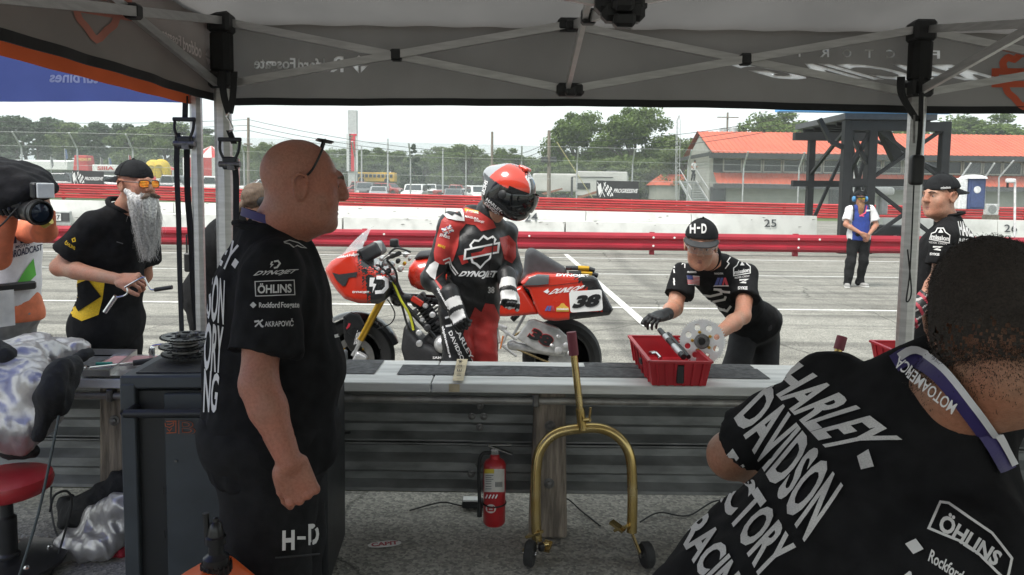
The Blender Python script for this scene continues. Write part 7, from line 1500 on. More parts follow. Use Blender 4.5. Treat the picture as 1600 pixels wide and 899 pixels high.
for q,s_,m_ in (([(687,370),(702,375),(703,369),(688,364)],'JENKINS',M_wprint),([(684,385),(695,389),(696,385),(686,381)],'MAHLE',M_yel),([(728,333),(748,336),(748,331),(729,328)],'JE PISTONS',M_wprint),([(726,340),(748,344),(748,341),(727,337)],'MAGURA',M_wprint),([(741,347),(757,350),(757,346),(741,343)],'DYNOJET',M_wprint)):txt(Rd,s_,q,m_,bvr,.03,3,off=.006)
rdec('yellow_patch',[(726,326),(748,330),(748,334),(727,331)],M_yel,.004)
# chest emblem: bar-and-shield strokes, sponsor line and trouser lettering
def rmap(v):return np.stack([753+v[:,0]*44+v[:,1]*4,392-v[:,1]*38-v[:,0]*9],1)
for pts,cl in (([(-.38,.18),(-.44,.34),(-.32,.50),(-.16,.44),(0,.60),(.16,.44),(.32,.5),(.44,.34),(.38,.18)],False),([(-.36,-.2),(-.3,-.4),(-.16,-.5),(0,-.7),(.16,-.5),(.3,-.4),(.36,-.2)],False),([(-.6,.18),(.58,.18),(.58,-.2),(-.6,-.2)],True)):
 v,f=stroke2d(np.array(pts,float),.075,cl);decal('chest_emblem',rmap(v),f,M_wprint,Rd.o,bvr,4,.004)
for pts in ([(736,396),(752,393),(758,386),(780,384),(778,392),(760,396),(748,402),(738,406)],[(716,400),(726,398),(732,410),(722,414)]):rdec('red_splash',pts,M_rlea,.0025)
txt(Rd,'DYNOJET',[(717,434),(775,437),(776,423),(720,424)],M_wprint,bvr,.07,4,.1);txt(Rd,'HARLEY-',[(708,510),(736,566),(741,562),(713,506)],M_wprint,bvr,.03,3,off=.009);txt(Rd,'DAVIDSON',[(701,520),(724,572),(729,569),(706,516)],M_wprint,bvr,.03,3,off=.009);rdec('emblem',[(696,497),(705,494),(709,500),(706,508),(697,510)],M_wprint,.009,3)
txt(Rd,'alpinestars',[(690,512),(702,560),(706,558),(694,508)],M_wprint,bvr,.05,3,off=.007);txt(Rd,'alpinestars',[(682,452),(700,484),(703,482),(685,449)],M_wprint,bvr,.03,3,off=.007);txt(Rd,'38',rect(762,448,772,458),M_wprint,bvr,.05,3,off=.006)
rdec('zip',[(771,372),(766,420),(758,470)],M_blk,.005,1.6);rdec('forearm_armour',[(694,434),(700,430),(716,452),(714,462)],mat('titanium slider',(.3,.3,.31),.35,.7),.008)
# gloves
for q,D,N,sd_,cu in (('R',pp(727,520,Yr-.34)-J['wR'],(.5,.7,-.3),-1,(40,50,35)),('L',pp(796,475,Yr-.2)-J['wL'],(-.3,.9,-.1),1,(55,70,50))):
 D=nrm(D);s_=SDF();hand_sdf(s_,J['w'+q],D,N,sd_,cu,1.12,grow=.004);s_.cap(J['w'+q]-D*.085,J['w'+q]+D*.02,.058,.046,.02)
 gv=sobj('glove',s_,.0055,[M_lea,M_wlea],Rd.o,mi_fn=lambda c,w_=J['w'+q],D=D,N=np.array(N):((((c-w_)@nrm(N))<-.002) & (np.sin((c-w_)@D*75+2.2)>-.55) & (((c-w_)@D)>-.06)).astype(int))
 for i in range(3):MB().sphere(J['w'+q]+D*.115-nrm(N)*.022+np.cross(D,N)*sd_*(.03-.022*i),(.014,.014,.011),10,6).build('knuckle_guard',M_carb,gv)
Rd.shoes(M_blk,M_rubber)
# helmet
hc=Rd.j['head'];RH=Rd.RH
sd=SDF();HL=lambda r,f,u:hc+RH@V(r,f,u)
sd.ell(HL(0,-.015,.035),(.130,.160,.135),RH,.03);sd.ell(HL(0,.055,-.07),(.095,.105,.075),RH,.05);sd.ell(HL(0,-.06,-.05),(.11,.10,.10),RH,.05);sd.ell(HL(0,-.155,.055),(.06,.05,.05),RH,.05);sd.box(HL(0,.15,-.005),(.092,.075,.042),RH,.03,.01,True)
def hel_mi(c):
 q=(c-hc)@RH;top=q[:,2]+.10*q[:,1];m_=np.zeros(len(q),int);m_[top<.035]=2;m_[(top >= .035) & (q[:,1]<-.115+.5*(q[:,2]-.05)) & (np.abs(q[:,0])>.035)]=1;m_[(q[:,1]>.075) & (top>.06) & (np.abs(q[:,0])<.06-.3*(q[:,1]-.075))]=3;m_[(q[:,1]>.095) & (top>.06) & (np.abs(q[:,0])<.035)]=2;m_[(q[:,2]>.125) & (np.abs(q[:,0])<.045) & (np.sin(q[:,1]*260)*np.sin(q[:,0]*260)>-.1) & (q[:,1]<.09)]=2;return m_
hel=sobj('helmet',sd,.0062,[mat('helmet red',(.62,.05,.025),.18,var=.03,coat=.8),mat('helmet grey',(.34,.35,.37),.2,coat=.8,var=.03),mat('helmet black',(.012,.012,.013),.2,coat=.8,var=.05),mat('helmet white',(.7,.7,.7),.2,coat=.8,var=.02)],Rd.o,mi_fn=hel_mi)
rows=[]
for e in np.linspace(-.36,.36,9):rows.append(np.array([HL(.137*math.sin(a)*math.cos(e),.015+.162*math.cos(a)*math.cos(e)+.004,-.002+.155*math.sin(e)) for a in np.linspace(-1.45,1.45,23)]))
mb=MB();mb.loft(rows,cap=False,closed=False);mb.build('visor',mat('dark smoked visor',(.008,.009,.010),.06,var=0,spec=.6,coat=.5),Rd.o)
for sx in (-1,1):MB().lathe(HL(sx*.128,.02,-.01),RH[:,0]*sx,[(.026,-.01),(.026,.008),(.012,.014)],14).build('visor_pivot',M_blk,Rd.o)
bvh_=bvh_of(hel);txt(Rd,'SHOEI',[(752,300),(760,307),(764,284),(757,279)],M_wprint,bvh_,.05,3) if False else txt(Rd,'SHOEI',[(758,281),(752,302),(757,305),(763,284)],M_wprint,bvh_,.04,3);txt(Rd,'HARLEY-',[(759,313),(784,335),(787,331),(762,309)],M_wprint,bvh_,.03,3);txt(Rd,'DAVIDSON',[(757,319),(782,342),(785,338),(760,315)],M_wprint,bvh_,.03,3)
s_=SDF();s_.box(HL(0,.03,.168),(.03,.035,.012),RH,.008);sobj('top_vent',s_,.006,MATS['helmet red'],Rd.o)

# ================================================================== things inside the tent and on the wall
M_cart=mat('dark slate cart steel',(.040,.047,.053),.5,.1,var=.15,vscale=6);M_cart2=mat('black cart frame',(.010,.011,.012),.5,var=.15)
cart=thing('tool_cart','dark slate steel tool cart with handle rail and orange outlined lettering','tool cart',pp(260,900,2.9)*V(1,1,0))
Rc=np.array(Matrix.Rotation(math.radians(4),3,'Z'));c0=pp(186,588,2.72);zt=c0[2];ux,uy=Rc[:,0],Rc[:,1]
def cl(x,y,z):return c0*V(1,1,0)+ux*x+uy*y+V(0,0,z)
Wc,Dc=.78,.46
def cbox(nm,x,y,z,sx,sy,sz,m,bev=.004,par=None):return MB().box(cl(x,y,z),(sx,sy,sz),Rc,bev).build(nm,m,par or cart,smooth=False)
cbox('body',Wc/2,Dc/2+.01,zt/2+.02,Wc-.03,Dc-.03,zt-.16,M_cart2);cbox('top_slab',Wc/2,Dc/2,zt-.025,Wc,Dc,.05,M_cart,.006);cbox('top_mat',Wc/2+.01,Dc/2,zt+.003,Wc-.07,Dc-.07,.004,mat('ribbed black mat',(.014,.014,.015),.7,bump=.4,bscale=120))
cbox('corner_post',.03,.01,zt/2,.055,.03,zt-.06,M_cart,.004);cbox('front_panel',Wc/2+.06,.012,zt/2-.01,Wc-.20,.02,zt-.12,M_cart,.003)
for x in (.08,.30):cbox('mat_slot',x,.045,zt+.004,.05,.008,.003,M_blk,0)
for x,y in ((.07,.07),(.7,.07),(.07,.4),(.7,.4)):MB().lathe(cl(x,y,.06),(1,0,0),[(.02,-.022),(.06,-.018),(.06,.018),(.02,.022)],16).build('caster',M_rubber,cart)
h=MB().tube(spline([*[cl(a,b,zt-.122) for a,b in ((.06,0),(.06,-.055),(.10,-.075),(.70,-.075),(.74,-.05),(.74,0))]],4),.0165,12).build('handle_rail',M_cart2,cart)
for z in (zt-.45,zt-.62):cbox('panel_slot',.15,.0,z,.006,.004,.03,M_blk,0)
MB().lathe(cl(.20,.0,zt-.33),(0,-1,0),[(.005,-.002),(.005,.003)],10).build('rivet',M_bolt,cart)
bvc=bvh_of([o for o in cart.children if o.name.startswith('front_panel')]);M_olin=mat('orange outline print',(.40,.09,.03),.6)
v,f=fit_text('Beta',.02);v2,f2=fit_text('Beta',-.012);d_=decal('lettering',quadmap(v,[(279,678),(372,684),(372,662),(279,657)]),f,M_olin,cart,bvc,6,.002);d_=decal('lettering',quadmap(v2*.97+.015,[(279,678),(372,684),(372,662),(279,657)]),f2,M_cart,cart,bvc,6,.004)
decal('emblem',*stroke2d([(255,659),(275,658),(275,676),(255,677)],1.5,True),M_olin,cart,bvc,6,.002);decal('emblem',*stroke2d([(258,661),(259,666),(265,668),(271,665),(272,660),(266,663),(261,663)],1.3),M_olin,cart,bvc,6,.002);decal('emblem',*stroke2d([(261,670),(265,674),(269,669)],1.3),M_olin,cart,bvc,6,.002)
def sprocket(name,label,c,ax,R_,teeth,m,hub_m,thick=.008,holes=8,up=None,group=None,hub=True,bm=None):
 o=thing(name,label,'sprocket',c-V(0,0,R_*.9),group);ax=nrm(ax);x=nrm(np.cross(ax,(0,0,1) if abs(ax[2])<.9 else (1,0,0)));y=np.cross(ax,x);prof=[]
 n=teeth
 for i in range(n):
  for da,r in ((0,.93),(.28,.935),(.42,1.0),(.58,1.0),(.72,.935)):a=2*math.pi*(i+da)/n;prof.append(r*R_*np.array([math.cos(a),math.sin(a)]))
 prof=np.array(prof);hr=R_*.085;vs=list(prof);loops=[len(prof)];inner=[]
 # body: ring between teeth and hub with lightening holes (sdf plate)
 pl=MB();N=len(prof);k=0
 for s_ in (-.5,.5):pl.v.append(c+prof[:,:1]*x+prof[:,1:]*y+ax*thick*s_);
 pl.v.append(c+prof[:,:1]*.86*x+prof[:,1:]*.86*y-ax*thick*.5);pl.v.append(c+prof[:,:1]*.86*x+prof[:,1:]*.86*y+ax*thick*.5);pl.n=4*N
 for i in range(N):
  j=(i+1) % N;pl.f+=[(i,j,N+j,N+i),(2*N+i,2*N+j,j,i),(N+i,N+j,3*N+j,3*N+i),(3*N+i,3*N+j,2*N+j,2*N+i)];pl.mi+=[0]*4
 pl.build('tooth_ring',m,o,smooth=False)
 sd=SDF();Rm=np.stack([x,y,ax],1)
 sd.cap(c-ax*thick*.0,c+ax*.00001,R_*.88,k=.001);sd.ops=[]
 ev=lambda p:np.maximum(np.linalg.norm((p-c)-((p-c)@ax)[...,None]*ax,axis=-1)-R_*.88,np.abs((p-c)@ax)-thick*.5)
 e_=np.abs(Rm)@V(R_*.9,R_*.9,thick);sd.ops.append((ev,c-e_,c+e_,.0005,False))
 for i in range(holes):
  a=2*math.pi*(i+.5)/holes;q=c+(x*math.cos(a)+y*math.sin(a))*R_*.64;sd.cap(q-ax*.03,q+ax*.03,R_*.12,k=.0008,sub=True)
 sd.cap(c-ax*.03,c+ax*.03,R_*.16,k=.0008,sub=True);sobj('web_plate',sd,.0032,m,o,smooth=1)
 if hub:
  MB().lathe(c,ax,[(R_*.17,-.02),(R_*.30,-.016),(R_*.34,.0),(R_*.30,.014),(R_*.17,.018),(R_*.17,-.02)],28).build('hub',hub_m,o)
  for i in range(5):a=2*math.pi*i/5;q=c+(x*math.cos(a)+y*math.sin(a))*R_*.40;MB().lathe(q,ax,[(.008,-.01),(.008,.012),(.005,.015)],6).build('bolt',bm or M_gold,o,smooth=False)
 return o
M_ano=mat('black anodised sprocket',(.035,.036,.038),.35,.6,var=.2)
for i,(px,py,Y,R_,lab) in enumerate(((292,552,2.98,.098,'lowest black sprocket of the stack on the tool cart'),(284,541,2.98,.088,'middle black sprocket of the stack on the tool cart'),(291,526,2.98,.100,'topmost black sprocket of the stack on the tool cart'))):
 c=pp(px,py,Y);sprocket('sprocket',lab,c,(.03,-.02,1),R_,44,M_ano,M_ano,.007,8,group='sprockets stacked on the cart',bm=M_bolt)
 for k in range(4):a=k*1.57+i;MB().lathe(c+V(math.cos(a)*.055,math.sin(a)*.055,-.022),(0,0,1),[(.012,0),(.012,.018)],10).build('spacer',M_bolt,None) if False else None
st_=thing('spacer_stack','stack of dark steel spacer rings between the black sprockets','spacer',pp(290,556,2.98));
for i in range(5):MB().lathe(pp(290,556,2.98)+V(0,0,.014*i),(0,0,1),[(.03,0),(.05,.002),(.05,.010),(.03,.012),(.03,0)],20).build('ring',M_bolt,st_)
# steel tray with tools on the wall top
tray=thing('steel_tray','shallow steel tray of hand tools lying on the plank behind the cart','tray',V(-1.75,3.55,.775));zt2=.782
q=[V(-2.0,3.37,zt2),V(-1.64,3.36,zt2),V(-1.74,3.80,zt2),V(-2.08,3.80,zt2)];V_=V;V=lambda a,b,c:V_(a-.22,b,c);M_ss=mat('stainless tray',(.48,.47,.46),.3,.8,var=.1)
mb=MB();mb.prism(q,(0,0,.004));mb.build('tray_base',M_ss,tray,smooth=False)
for i in range(4):a,b=q[i],q[(i+1) % 4];MB().bar(a+V(0,0,.016),b+V(0,0,.016),.006,.03,up=(0,0,1)).build('tray_rim',M_ss,tray,smooth=False)
MB().tube(spline([V(-1.66,3.77,.80),V(-1.64,3.775,.84),V(-1.52,3.775,.845),V(-1.46,3.77,.80)],5),.005,8).build('tray_handle',M_chrome,tray)
cd=tag(MB().box(V(-1.68,3.66,.792),(.26,.16,.004),np.array(Matrix.Rotation(.1,3,'Z'))).build('card',mat('pink card',(.50,.27,.27),.7),smooth=False),'pink card lying in the steel tray','card')
rt_=thing('ratchet_wrench','chrome ratchet with black handle and green band in the steel tray','tool',V(-1.62,3.5,.8));MB().tube([V(-1.78,3.44,.80),V(-1.62,3.53,.805)],.008,8).build('shank',M_chrome,rt_);MB().tube([V(-1.62,3.53,.806),V(-1.50,3.60,.812)],.014,10).build('handle',M_blk,rt_);MB().lathe(V(-1.80,3.43,.795),(0,0,1),[(.024,0),(.024,.014),(.01,.02)],14).build('head',M_chrome,rt_);MB().tube([V(-1.80,3.53,.80),V(-1.73,3.545,.80)],.008,8).build('band',mat('green tool band',(.03,.25,.18),.4),rt_)
pl_=thing('pliers','chrome looped pliers in the front corner of the steel tray','tool',V(-1.88,3.42,.79));MB().tube(spline([V(-1.95,3.41,.80),V(-1.90,3.45,.82),V(-1.83,3.45,.815),V(-1.80,3.41,.80)],4),.008,8).build('jaw',M_chrome,pl_);MB().tube(spline([V(-1.96,3.40,.80),V(-1.88,3.39,.805),V(-1.80,3.40,.80)],4),.008,8).build('handle',M_chrome,pl_)
sk=tag(MB().lathe(V(-1.60,3.68,.79),(0,0,1),[(.014,0),(.014,.06),(.009,.065)],14).build('socket_extension',M_chrome),'short chrome socket standing in the steel tray','tool');V=V_
# tyre warmers: quilted silver and black covers
M_silv=mat('crinkled silver foil cloth',(.44,.425,.42),.36,.6,var=.15,vscale=9,bump=.25,bscale=30);M_quilt=mat('black quilted cover',(.012,.012,.013),.85,var=.2,bump=.4,bscale=60)
def warmer(label,prims_s,prims_b,base,seed,res=.011,amp=.012):
 o=thing('tyre_warmer',label,'tyre warmer',base)
 for nm,pr,m_,am in (('silver_shell',prims_s,M_silv,amp),('black_lining',prims_b,M_quilt,amp*.8)):
  sd=SDF()
  for a,b,ra,rb in pr:sd.cap(a,b,ra,rb,.05)
  v,f=sd.mesh(res);v=fold(v,vnormals(v,f),am,15,seed,ridge=True);v=fold(v,vnormals(v,f),am*.9,34,seed+2,(1,1,.6),ridge=True);v=fold(v,vnormals(v,f),am*.35,95,seed+3,(1,1,.35));mesh_obj(nm,v,f,m_,o)
 return o
p3=lambda x,y,Y:pp(x,y,Y)
warmer('crumpled silver and black tyre warmer draped over the wall beside the red stool',[(p3(-20,580,3.25),p3(75,556,3.4),.09,.075),(p3(60,548,3.55),p3(122,546,3.5),.07,.05),(p3(10,600,3.2),p3(62,640,3.15),.12,.10),(p3(-10,660,3.1),p3(40,668,3.1),.10,.08),(p3(40,560,3.3),p3(64,600,3.12),.07,.07),(p3(10,690,3.1),p3(40,695,3.1),.05,.04),(p3(-30,560,3.5),p3(60,535,3.6),.06,.05)],[(p3(92,578,3.14),p3(78,620,3.07),.055,.05),(p3(78,620,3.07),p3(62,680,3.06),.05,.035),(p3(112,572,3.24),p3(100,640,3.12),.05,.03),(p3(120,560,3.35),p3(140,552,3.4),.035,.025),(p3(10,702,3.15),p3(50,706,3.15),.04,.03),(p3(-20,545,3.25),p3(10,560,3.2),.05,.05)],V(-2.2,3.3,0),3)
warmer('silver and black tyre warmer crumpled on the ground behind the tool cart',[(p3(150,815,3.25),p3(188,790,3.2),.07,.06),(p3(120,850,3.2),p3(160,855,3.15),.075,.07),(p3(104,840,3.2),p3(106,862,3.2),.03,.03),(p3(180,830,3.2),p3(200,820,3.2),.06,.05)],[(p3(130,800,3.3),p3(190,758,3.35),.075,.07),(p3(104,790,3.35),p3(106,815,3.3),.045,.04),(p3(176,860,3.25),p3(195,850,3.3),.07,.06)],V(-1.85,3.2,0),8)
tag(warmer('small red cloth on the ground under the tyre warmer',[(p3(165,868,3.22),p3(192,862,3.2),.03,.03)],[(p3(175,874,3.2),p3(192,872,3.2),.02,.02)],V(-1.8,3.2,0),9),'small red cloth on the ground under the tyre warmer','cloth').name='red_cloth'
ro=[o for o in bpy.data.objects if o.name.startswith('red_cloth')][0]
for ch in ro.children:ch.data.materials.clear();ch.data.materials.append(mat('red shop cloth',(.35,.02,.04),.8));ch.name='cloth_fold'
# stool
sx_,sy_=pp(8,745,3.02)[:2];M_vin=mat('red vinyl',(.42,.03,.035),.3,var=.12,vscale=6,bump=.08,bscale=12)
stool=thing('work_stool','round red vinyl work stool on a black wheeled base','stool',(sx_,sy_,0));zs=.43
MB().lathe((sx_,sy_,zs),(0,0,1),[(.02,-.062),(.155,-.06),(.172,-.045),(.178,-.02),(.172,.005),(.14,.016),(.0,.012)],40).build('seat',M_vin,stool);MB().lathe((sx_,sy_,.06),(0,0,1),[(.045,0),(.045,.04),(.036,.05),(.036,.20),(.025,.21),(.024,.33),(.0,.33)],20).build('post',M_blk,stool)
MB().lathe((sx_,sy_,.045),(0,0,1),[(.0,0),(.20,.0),(.215,.008),(.215,.022),(.19,.03),(.05,.045),(.0,.045)],40).build('base',mat('black enamel base',(.015,.015,.016),.3,var=.3),stool)
for i in range(5):a=i*1.257-.55;c=V(sx_+.19*math.cos(a),sy_+.19*math.sin(a),.028);MB().lathe(c,(math.sin(a),-math.cos(a),0),[(.01,-.012),(.027,-.011),(.027,.011),(.01,.012)],14).build('caster',mat('red caster',(.3,.03,.04),.5),stool);MB().lathe(V(sx_+.15*math.cos(a),sy_+.15*math.sin(a),.07),(0,0,1),[(.012,0),(.012,.012),(.006,.02)],6).build('nut',M_chrome,stool)
# fuel jug
jug=thing('fuel_jug','orange fuel jug with a black screw spout beside the bald man','jug',pp(322,1050,1.75)*V(1,1,0));M_jug=mat('translucent orange plastic',(.75,.12,.02),.4,var=.08,vscale=6);c=pp(338,880,1.75)
b0=pp(322,905,1.75);sd=SDF();Zj=b0[2];sd.poly([(-.11,0),(.11,0),(.11,Zj-.03),(.04,Zj+.03),(-.0,Zj+.035),(-.09,Zj-.02)],(b0[0],b0[1],0),(1,0,0),(0,0,1),.09,.04);sobj('body',sd,.010,M_jug,jug)
ax=V(c[0],c[1],0);z0=Zj+.028
MB().lathe(V(c[0],c[1],z0),(0,0,1),[(.03,-.03),(.035,0),(.035,.008),(.031,.01),(.031,.03),(.022,.036),(.018,.04),(.018,.062),(.024,.064),(.024,.082),(.019,.085),(.017,.10),(.013,.115),(.007,.12),(.006,.128),(0,.13)],22).build('spout',mat('black spout plastic',(.010,.010,.011),.35),jug)
for i in range(18):a=i*math.pi/9;MB().box(V(c[0]+.0355*math.cos(a),c[1]+.0355*math.sin(a),z0+.004),(.003,.003,.024)).build('grip_rib',MATS['black spout plastic'],jug,smooth=False)
MB().tube([V(c[0]-.02,c[1],z0+.06),V(c[0]-.024,c[1],z0+.14)],.008,8).build('vent_tube',M_blk,jug)
# fire extinguisher
ex=thing('fire_extinguisher','red fire extinguisher hanging hose-side on the wall beside the timber post','fire extinguisher',pp(772,820,3.40)*V(1,1,0));c=pp(772,818,3.44);zb=max(.01,c[2]);M_red=mat('extinguisher red',(.42,.02,.025),.3,var=.06,coat=.4);r_=.054
zt_=pp(772,716,3.44)[2];MB().lathe(V(c[0],c[1],zb),(0,0,1),[(0,0),(.046,.0),(r_,.012),(r_,zt_-zb-.03),(.045,zt_-zb-.012),(.024,zt_-zb),(.022,zt_-zb+.02)],28).build('cylinder',M_red,ex)
zz=zt_+.02;MB().box(V(c[0],c[1],zz+.012),(.045,.035,.03),bev=.006).build('valve',M_chrome,ex,smooth=False);MB().bar(V(c[0]-.03,c[1],zz+.042),V(c[0]+.085,c[1]-.01,zz+.004),.022,.006).build('handle',M_chrome,ex,smooth=False);MB().bar(V(c[0]-.03,c[1],zz+.046),V(c[0]+.08,c[1]-.01,zz+.052),.022,.006).build('lever',M_chrome,ex,smooth=False)
MB().tube(spline([V(c[0]-.02,c[1]-.01,zz+.01),V(c[0]-.06,c[1]-.02,zz+.005),V(c[0]-.075,c[1]-.02,zz-.06),V(c[0]-.07,c[1]-.02,zz-.24)],5),.0085,10).build('hose',M_rubber,ex);MB().lathe(V(c[0]-.07,c[1]-.02,zz-.30),(0,0,1),[(.013,0),(.011,.05),(.008,.07)],10).build('nozzle',M_blk,ex)
MB().tube([V(c[0]+.056*math.cos(a),c[1]+.056*math.sin(a),zb+.105) for a in np.linspace(0,6.28,25)[:-1]],.004,6,closed=True).build('strap',M_blk,ex)
bvx=bvh_of([o for o in ex.children if o.name.startswith('cylinder')]);M_lab=mat('cream label',(.58,.56,.52),.5,var=.06);decal('label_sheet',*poly2d(rect(757,733,788,769)),M_lab,ex,bvx,5,.0015);decal('label_header',*poly2d(rect(757,733,772,740)),mat('yellow label',(.6,.45,.05),.5),ex,bvx,4,.0025);decal('barcode',*join2d(*[poly2d(rect(774+i*1.6,753,774.7+i*1.6,761)) for i in range(7)]),M_stencil,ex,bvx,4,.0025)['kind']='stuff'
for y in (743,746,749,752,756,760,764):decal('label_text',*stroke2d([(759,y),(771 if y % 2 else 768,y)],.9),M_stencil,ex,bvx,4,.0025)
decal('label_text',*join2d(*[stroke2d([(759+i*5,779),(762+i*5,773)],2) for i in range(4)]),M_wprint,ex,bvx,4,.002)['kind']='stuff';decal('round_badge',*poly2d([(767+8*math.cos(a),795+7*math.sin(a)) for a in np.linspace(0,6.28,17)[:-1]]),M_lab,ex,bvx,3,.002);decal('badge_mark',*join2d(stroke2d([(763,791),(763,798),(771,798),(771,791)],2.2),stroke2d([(761,794),(773,794)],1.6)),M_red,ex,bvx,3,.003)
# gold paddock stand
M_zinc=mat('gold zinc plated tube',(.48,.34,.12),.26,.9,var=.2,vscale=8,col2=(.56,.44,.22));stand=thing('paddock_stand','gold zinc plated motorcycle paddock stand with maroon handle grip and black wheels','paddock stand',pp(915,860,3.2)*V(1,1,0));Ys=3.22
U_pts=[(839,845),(837,800),(838,735),(845,702),(868,678),(905,670),(940,670),(967,684),(984,712),(988,760),(988,800),(987,832)];MB().tube(spline([pp(x,y,Ys+.06*(1-(y-670)/180)) for x,y in U_pts],5),.0235*1.0,16).build('frame_hoop',M_zinc,stand)
a,b=pp(910,672,Ys+.05),pp(893,522,Ys+.08);MB().tube([a,b],.0165,14).build('handle_tube',M_zinc,stand);MB().tube([a,a+(b-a)*.22],.021,14).build('handle_socket',M_zinc,stand);MB().tube([a+(b-a)*.78,b+(b-a)*.02],.0225,14).build('handle_grip',mat('maroon rubber grip',(.19,.035,.05),.6,var=.15),stand)
MB().tube([pp(913,657,Ys+.02),pp(922,656,Ys)],.010,8).build('clamp_bolt',M_zinc,stand);MB().tube([pp(921,655,Ys),pp(923,637,Ys)],.006,8).build('clamp_lever',M_zinc,stand)
for (wx,wy,px,py,s_) in ((828,866,839,843,-1),(1011,850,988,832,1)):
 c=pp(wx,wy,Ys-.06);c[2]=.058;hub=pp(px,py,Ys);w_=MB().lathe(c,(1,.25*s_,0),[(.015,-.018),(.05,-.02),(.057,-.012),(.057,.012),(.05,.02),(.015,.018)],26).build('wheel',M_rubber,stand);MB().lathe(c,(1,.25*s_,0),[(.012,-.03),(.012,.03)],12).build('axle',M_chrome,w_)
 MB().bar(hub+V(0,0,-.01),c+V(.03*-s_*-1 if s_<0 else-.03,0,.005),.03,.008,up=(1,0,0)).build('wheel_bracket',M_zinc,stand,smooth=False)
for (x0,y0,x1,y1) in ((824,838,846,832),(858,846,852,862),(955,815,975,830),(962,828,980,822)):MB().bar(pp(x0,y0,Ys+.02),pp(x1,y1,Ys-.02),.035,.012).build('lift_bracket',M_zinc,stand,smooth=False)
MB().tube([pp(846,852,Ys-.03),pp(858,850,Ys-.03)],.012,10).build('bobbin_pad',M_zinc,stand);MB().lathe(pp(846,855,Ys-.05),(0,0,1),[(.014,-.015),(.016,0),(.012,.015)],10).build('end_plug',M_blk,stand)
st2=thing('paddock_stand','second paddock stand handle with maroon grip showing above the leaning man','paddock stand',pp(1290,860,3.2)*V(1,1,0));a,b=pp(1290,620,3.2),pp(1316,526,3.25);MB().tube([a,b],.0165,12).build('handle_tube',M_zinc,st2);MB().tube([a+(b-a)*.78,b],.0225,12).build('handle_grip',MATS['maroon rubber grip'],st2);MB().tube(spline([pp(1220,840,3.2),pp(1225,690,3.25),pp(1290,640,3.25),pp(1350,690,3.25),pp(1355,840,3.2)],5),.0235,12).build('frame_hoop',M_zinc,st2)
# red parts trays
M_tr=mat('red moulded plastic',(.44,.02,.03),.45,var=.08,vscale=10,bump=.05,bscale=60)
def parts_tray(label,x0,x1,y0,y1,z0,h,detail=True):
 o=thing('parts_tray',label,'tray',((x0+x1)/2,(y0+y1)/2,z0));t=.006;e=.018
 lo=[V(x0+e,y0+e,z0),V(x1-e,y0+e,z0),V(x1-e,y1-e,z0),V(x0+e,y1-e,z0)];hi=[V(x0,y0,z0+h),V(x1,y0,z0+h),V(x1,y1,z0+h),V(x0,y1,z0+h)]
 MB().prism(lo,(0,0,.008)).build('floor',M_tr,o,smooth=False);cen=(lo[0]+lo[2])/2*V(1,1,0)
 for i in range(4):
  j=(i+1) % 4;inn=[q+nrm((cen-q)*V(1,1,0))*t*1.4 for q in (lo[i],lo[j],hi[j],hi[i])];out=[lo[i],lo[j],hi[j],hi[i]];mb=MB();mb.add(out+inn,[(0,1,2,3),(7,6,5,4),(0,4,5,1),(3,2,6,7),(1,5,6,2),(0,3,7,4)]);mb.build('side_wall',M_tr,o,smooth=False)
  MB().bar(hi[i],hi[j],.018,.010).build('rim',M_tr,o,smooth=False)
  for k in np.linspace(.12,.88,6):a=lo[i]+(lo[j]-lo[i])*k;b=hi[i]+(hi[j]-hi[i])*k;n_=nrm(((a+b)/2-cen)*V(1,1,0));MB().bar(a+n_*.004,b+n_*.004-V(0,0,.006),.012,.006,up=n_).build('rib',M_tr,o,smooth=False) if detail else None
 if detail:
  c=(hi[0]+hi[1])/2;MB().box(c+V(.0,-.004+e*.5,-h*.5),(.034,.022,h*.75),bev=.004).build('latch',M_blk,o,smooth=False);MB().box((hi[0]+hi[3])/2+V(.004,-.05,-h*.45),(.012,.05,.03),bev=.003).build('side_latch',M_blk,o,smooth=False);
  for k in (.2,.8):MB().box(lo[0]+(lo[1]-lo[0])*k+V(0,.03,.004),(.05,.03,.012)).build('foot',M_tr,o,smooth=False)
 return o
ptr=parts_tray('red plastic parts tray holding a silver sprocket on the plank',.640,.925,3.335,3.93,.775,.115)
flat('lettering',*fit_text('M',.04),M_wprint,ptr,pp(1003,572,3.55)+V(-.004,0,0),V(0.006,.05,0)*-1*-1,V(.0,0,.02))
sprocket('sprocket','large silver drilled sprocket propped in the red parts tray',pp(1097,534,3.60),(-.38,-.86,.30),.116,52,mat('bright drilled aluminium',(.84,.84,.83),.45,.1,var=.04),M_bolt,.008,8)
ax_=thing('axle_rod','black and silver axle rod leaning in the red parts tray','rod',pp(1068,560,3.45));a,b=pp(1031,516,3.84),pp(1068,558,3.45);MB().tube([a,b],.014,12).build('rod',M_carb,ax_)
for t0,t1 in ((.25,.4),(.62,.9)):MB().tube([a+(b-a)*t0,a+(b-a)*t1],.016,12).build('sleeve',M_sil,ax_)
a2=thing('axle_rod','thin dark rod leaning beside the striped axle rod','rod',pp(1080,560,3.48));MB().tube([pp(1044,522,3.82),pp(1076,558,3.48)],.011,10).build('rod',M_carb,a2);MB().lathe(pp(1044,522,3.82),(0,0,1),[(.02,-.005),(.02,.005)],12).build('washer',M_sil,a2)
tag(MB().tube(spline([pp(1016,552,3.5),pp(1024,552,3.52),pp(1032,560,3.48)],4),.010,8).build('fuel_fitting',M_chrome),'small chrome fitting in the corner of the red parts tray','fitting')
parts_tray('red plastic tray on the plank beside the gloved man',1.93,2.2,3.42,3.9,.775,.11)
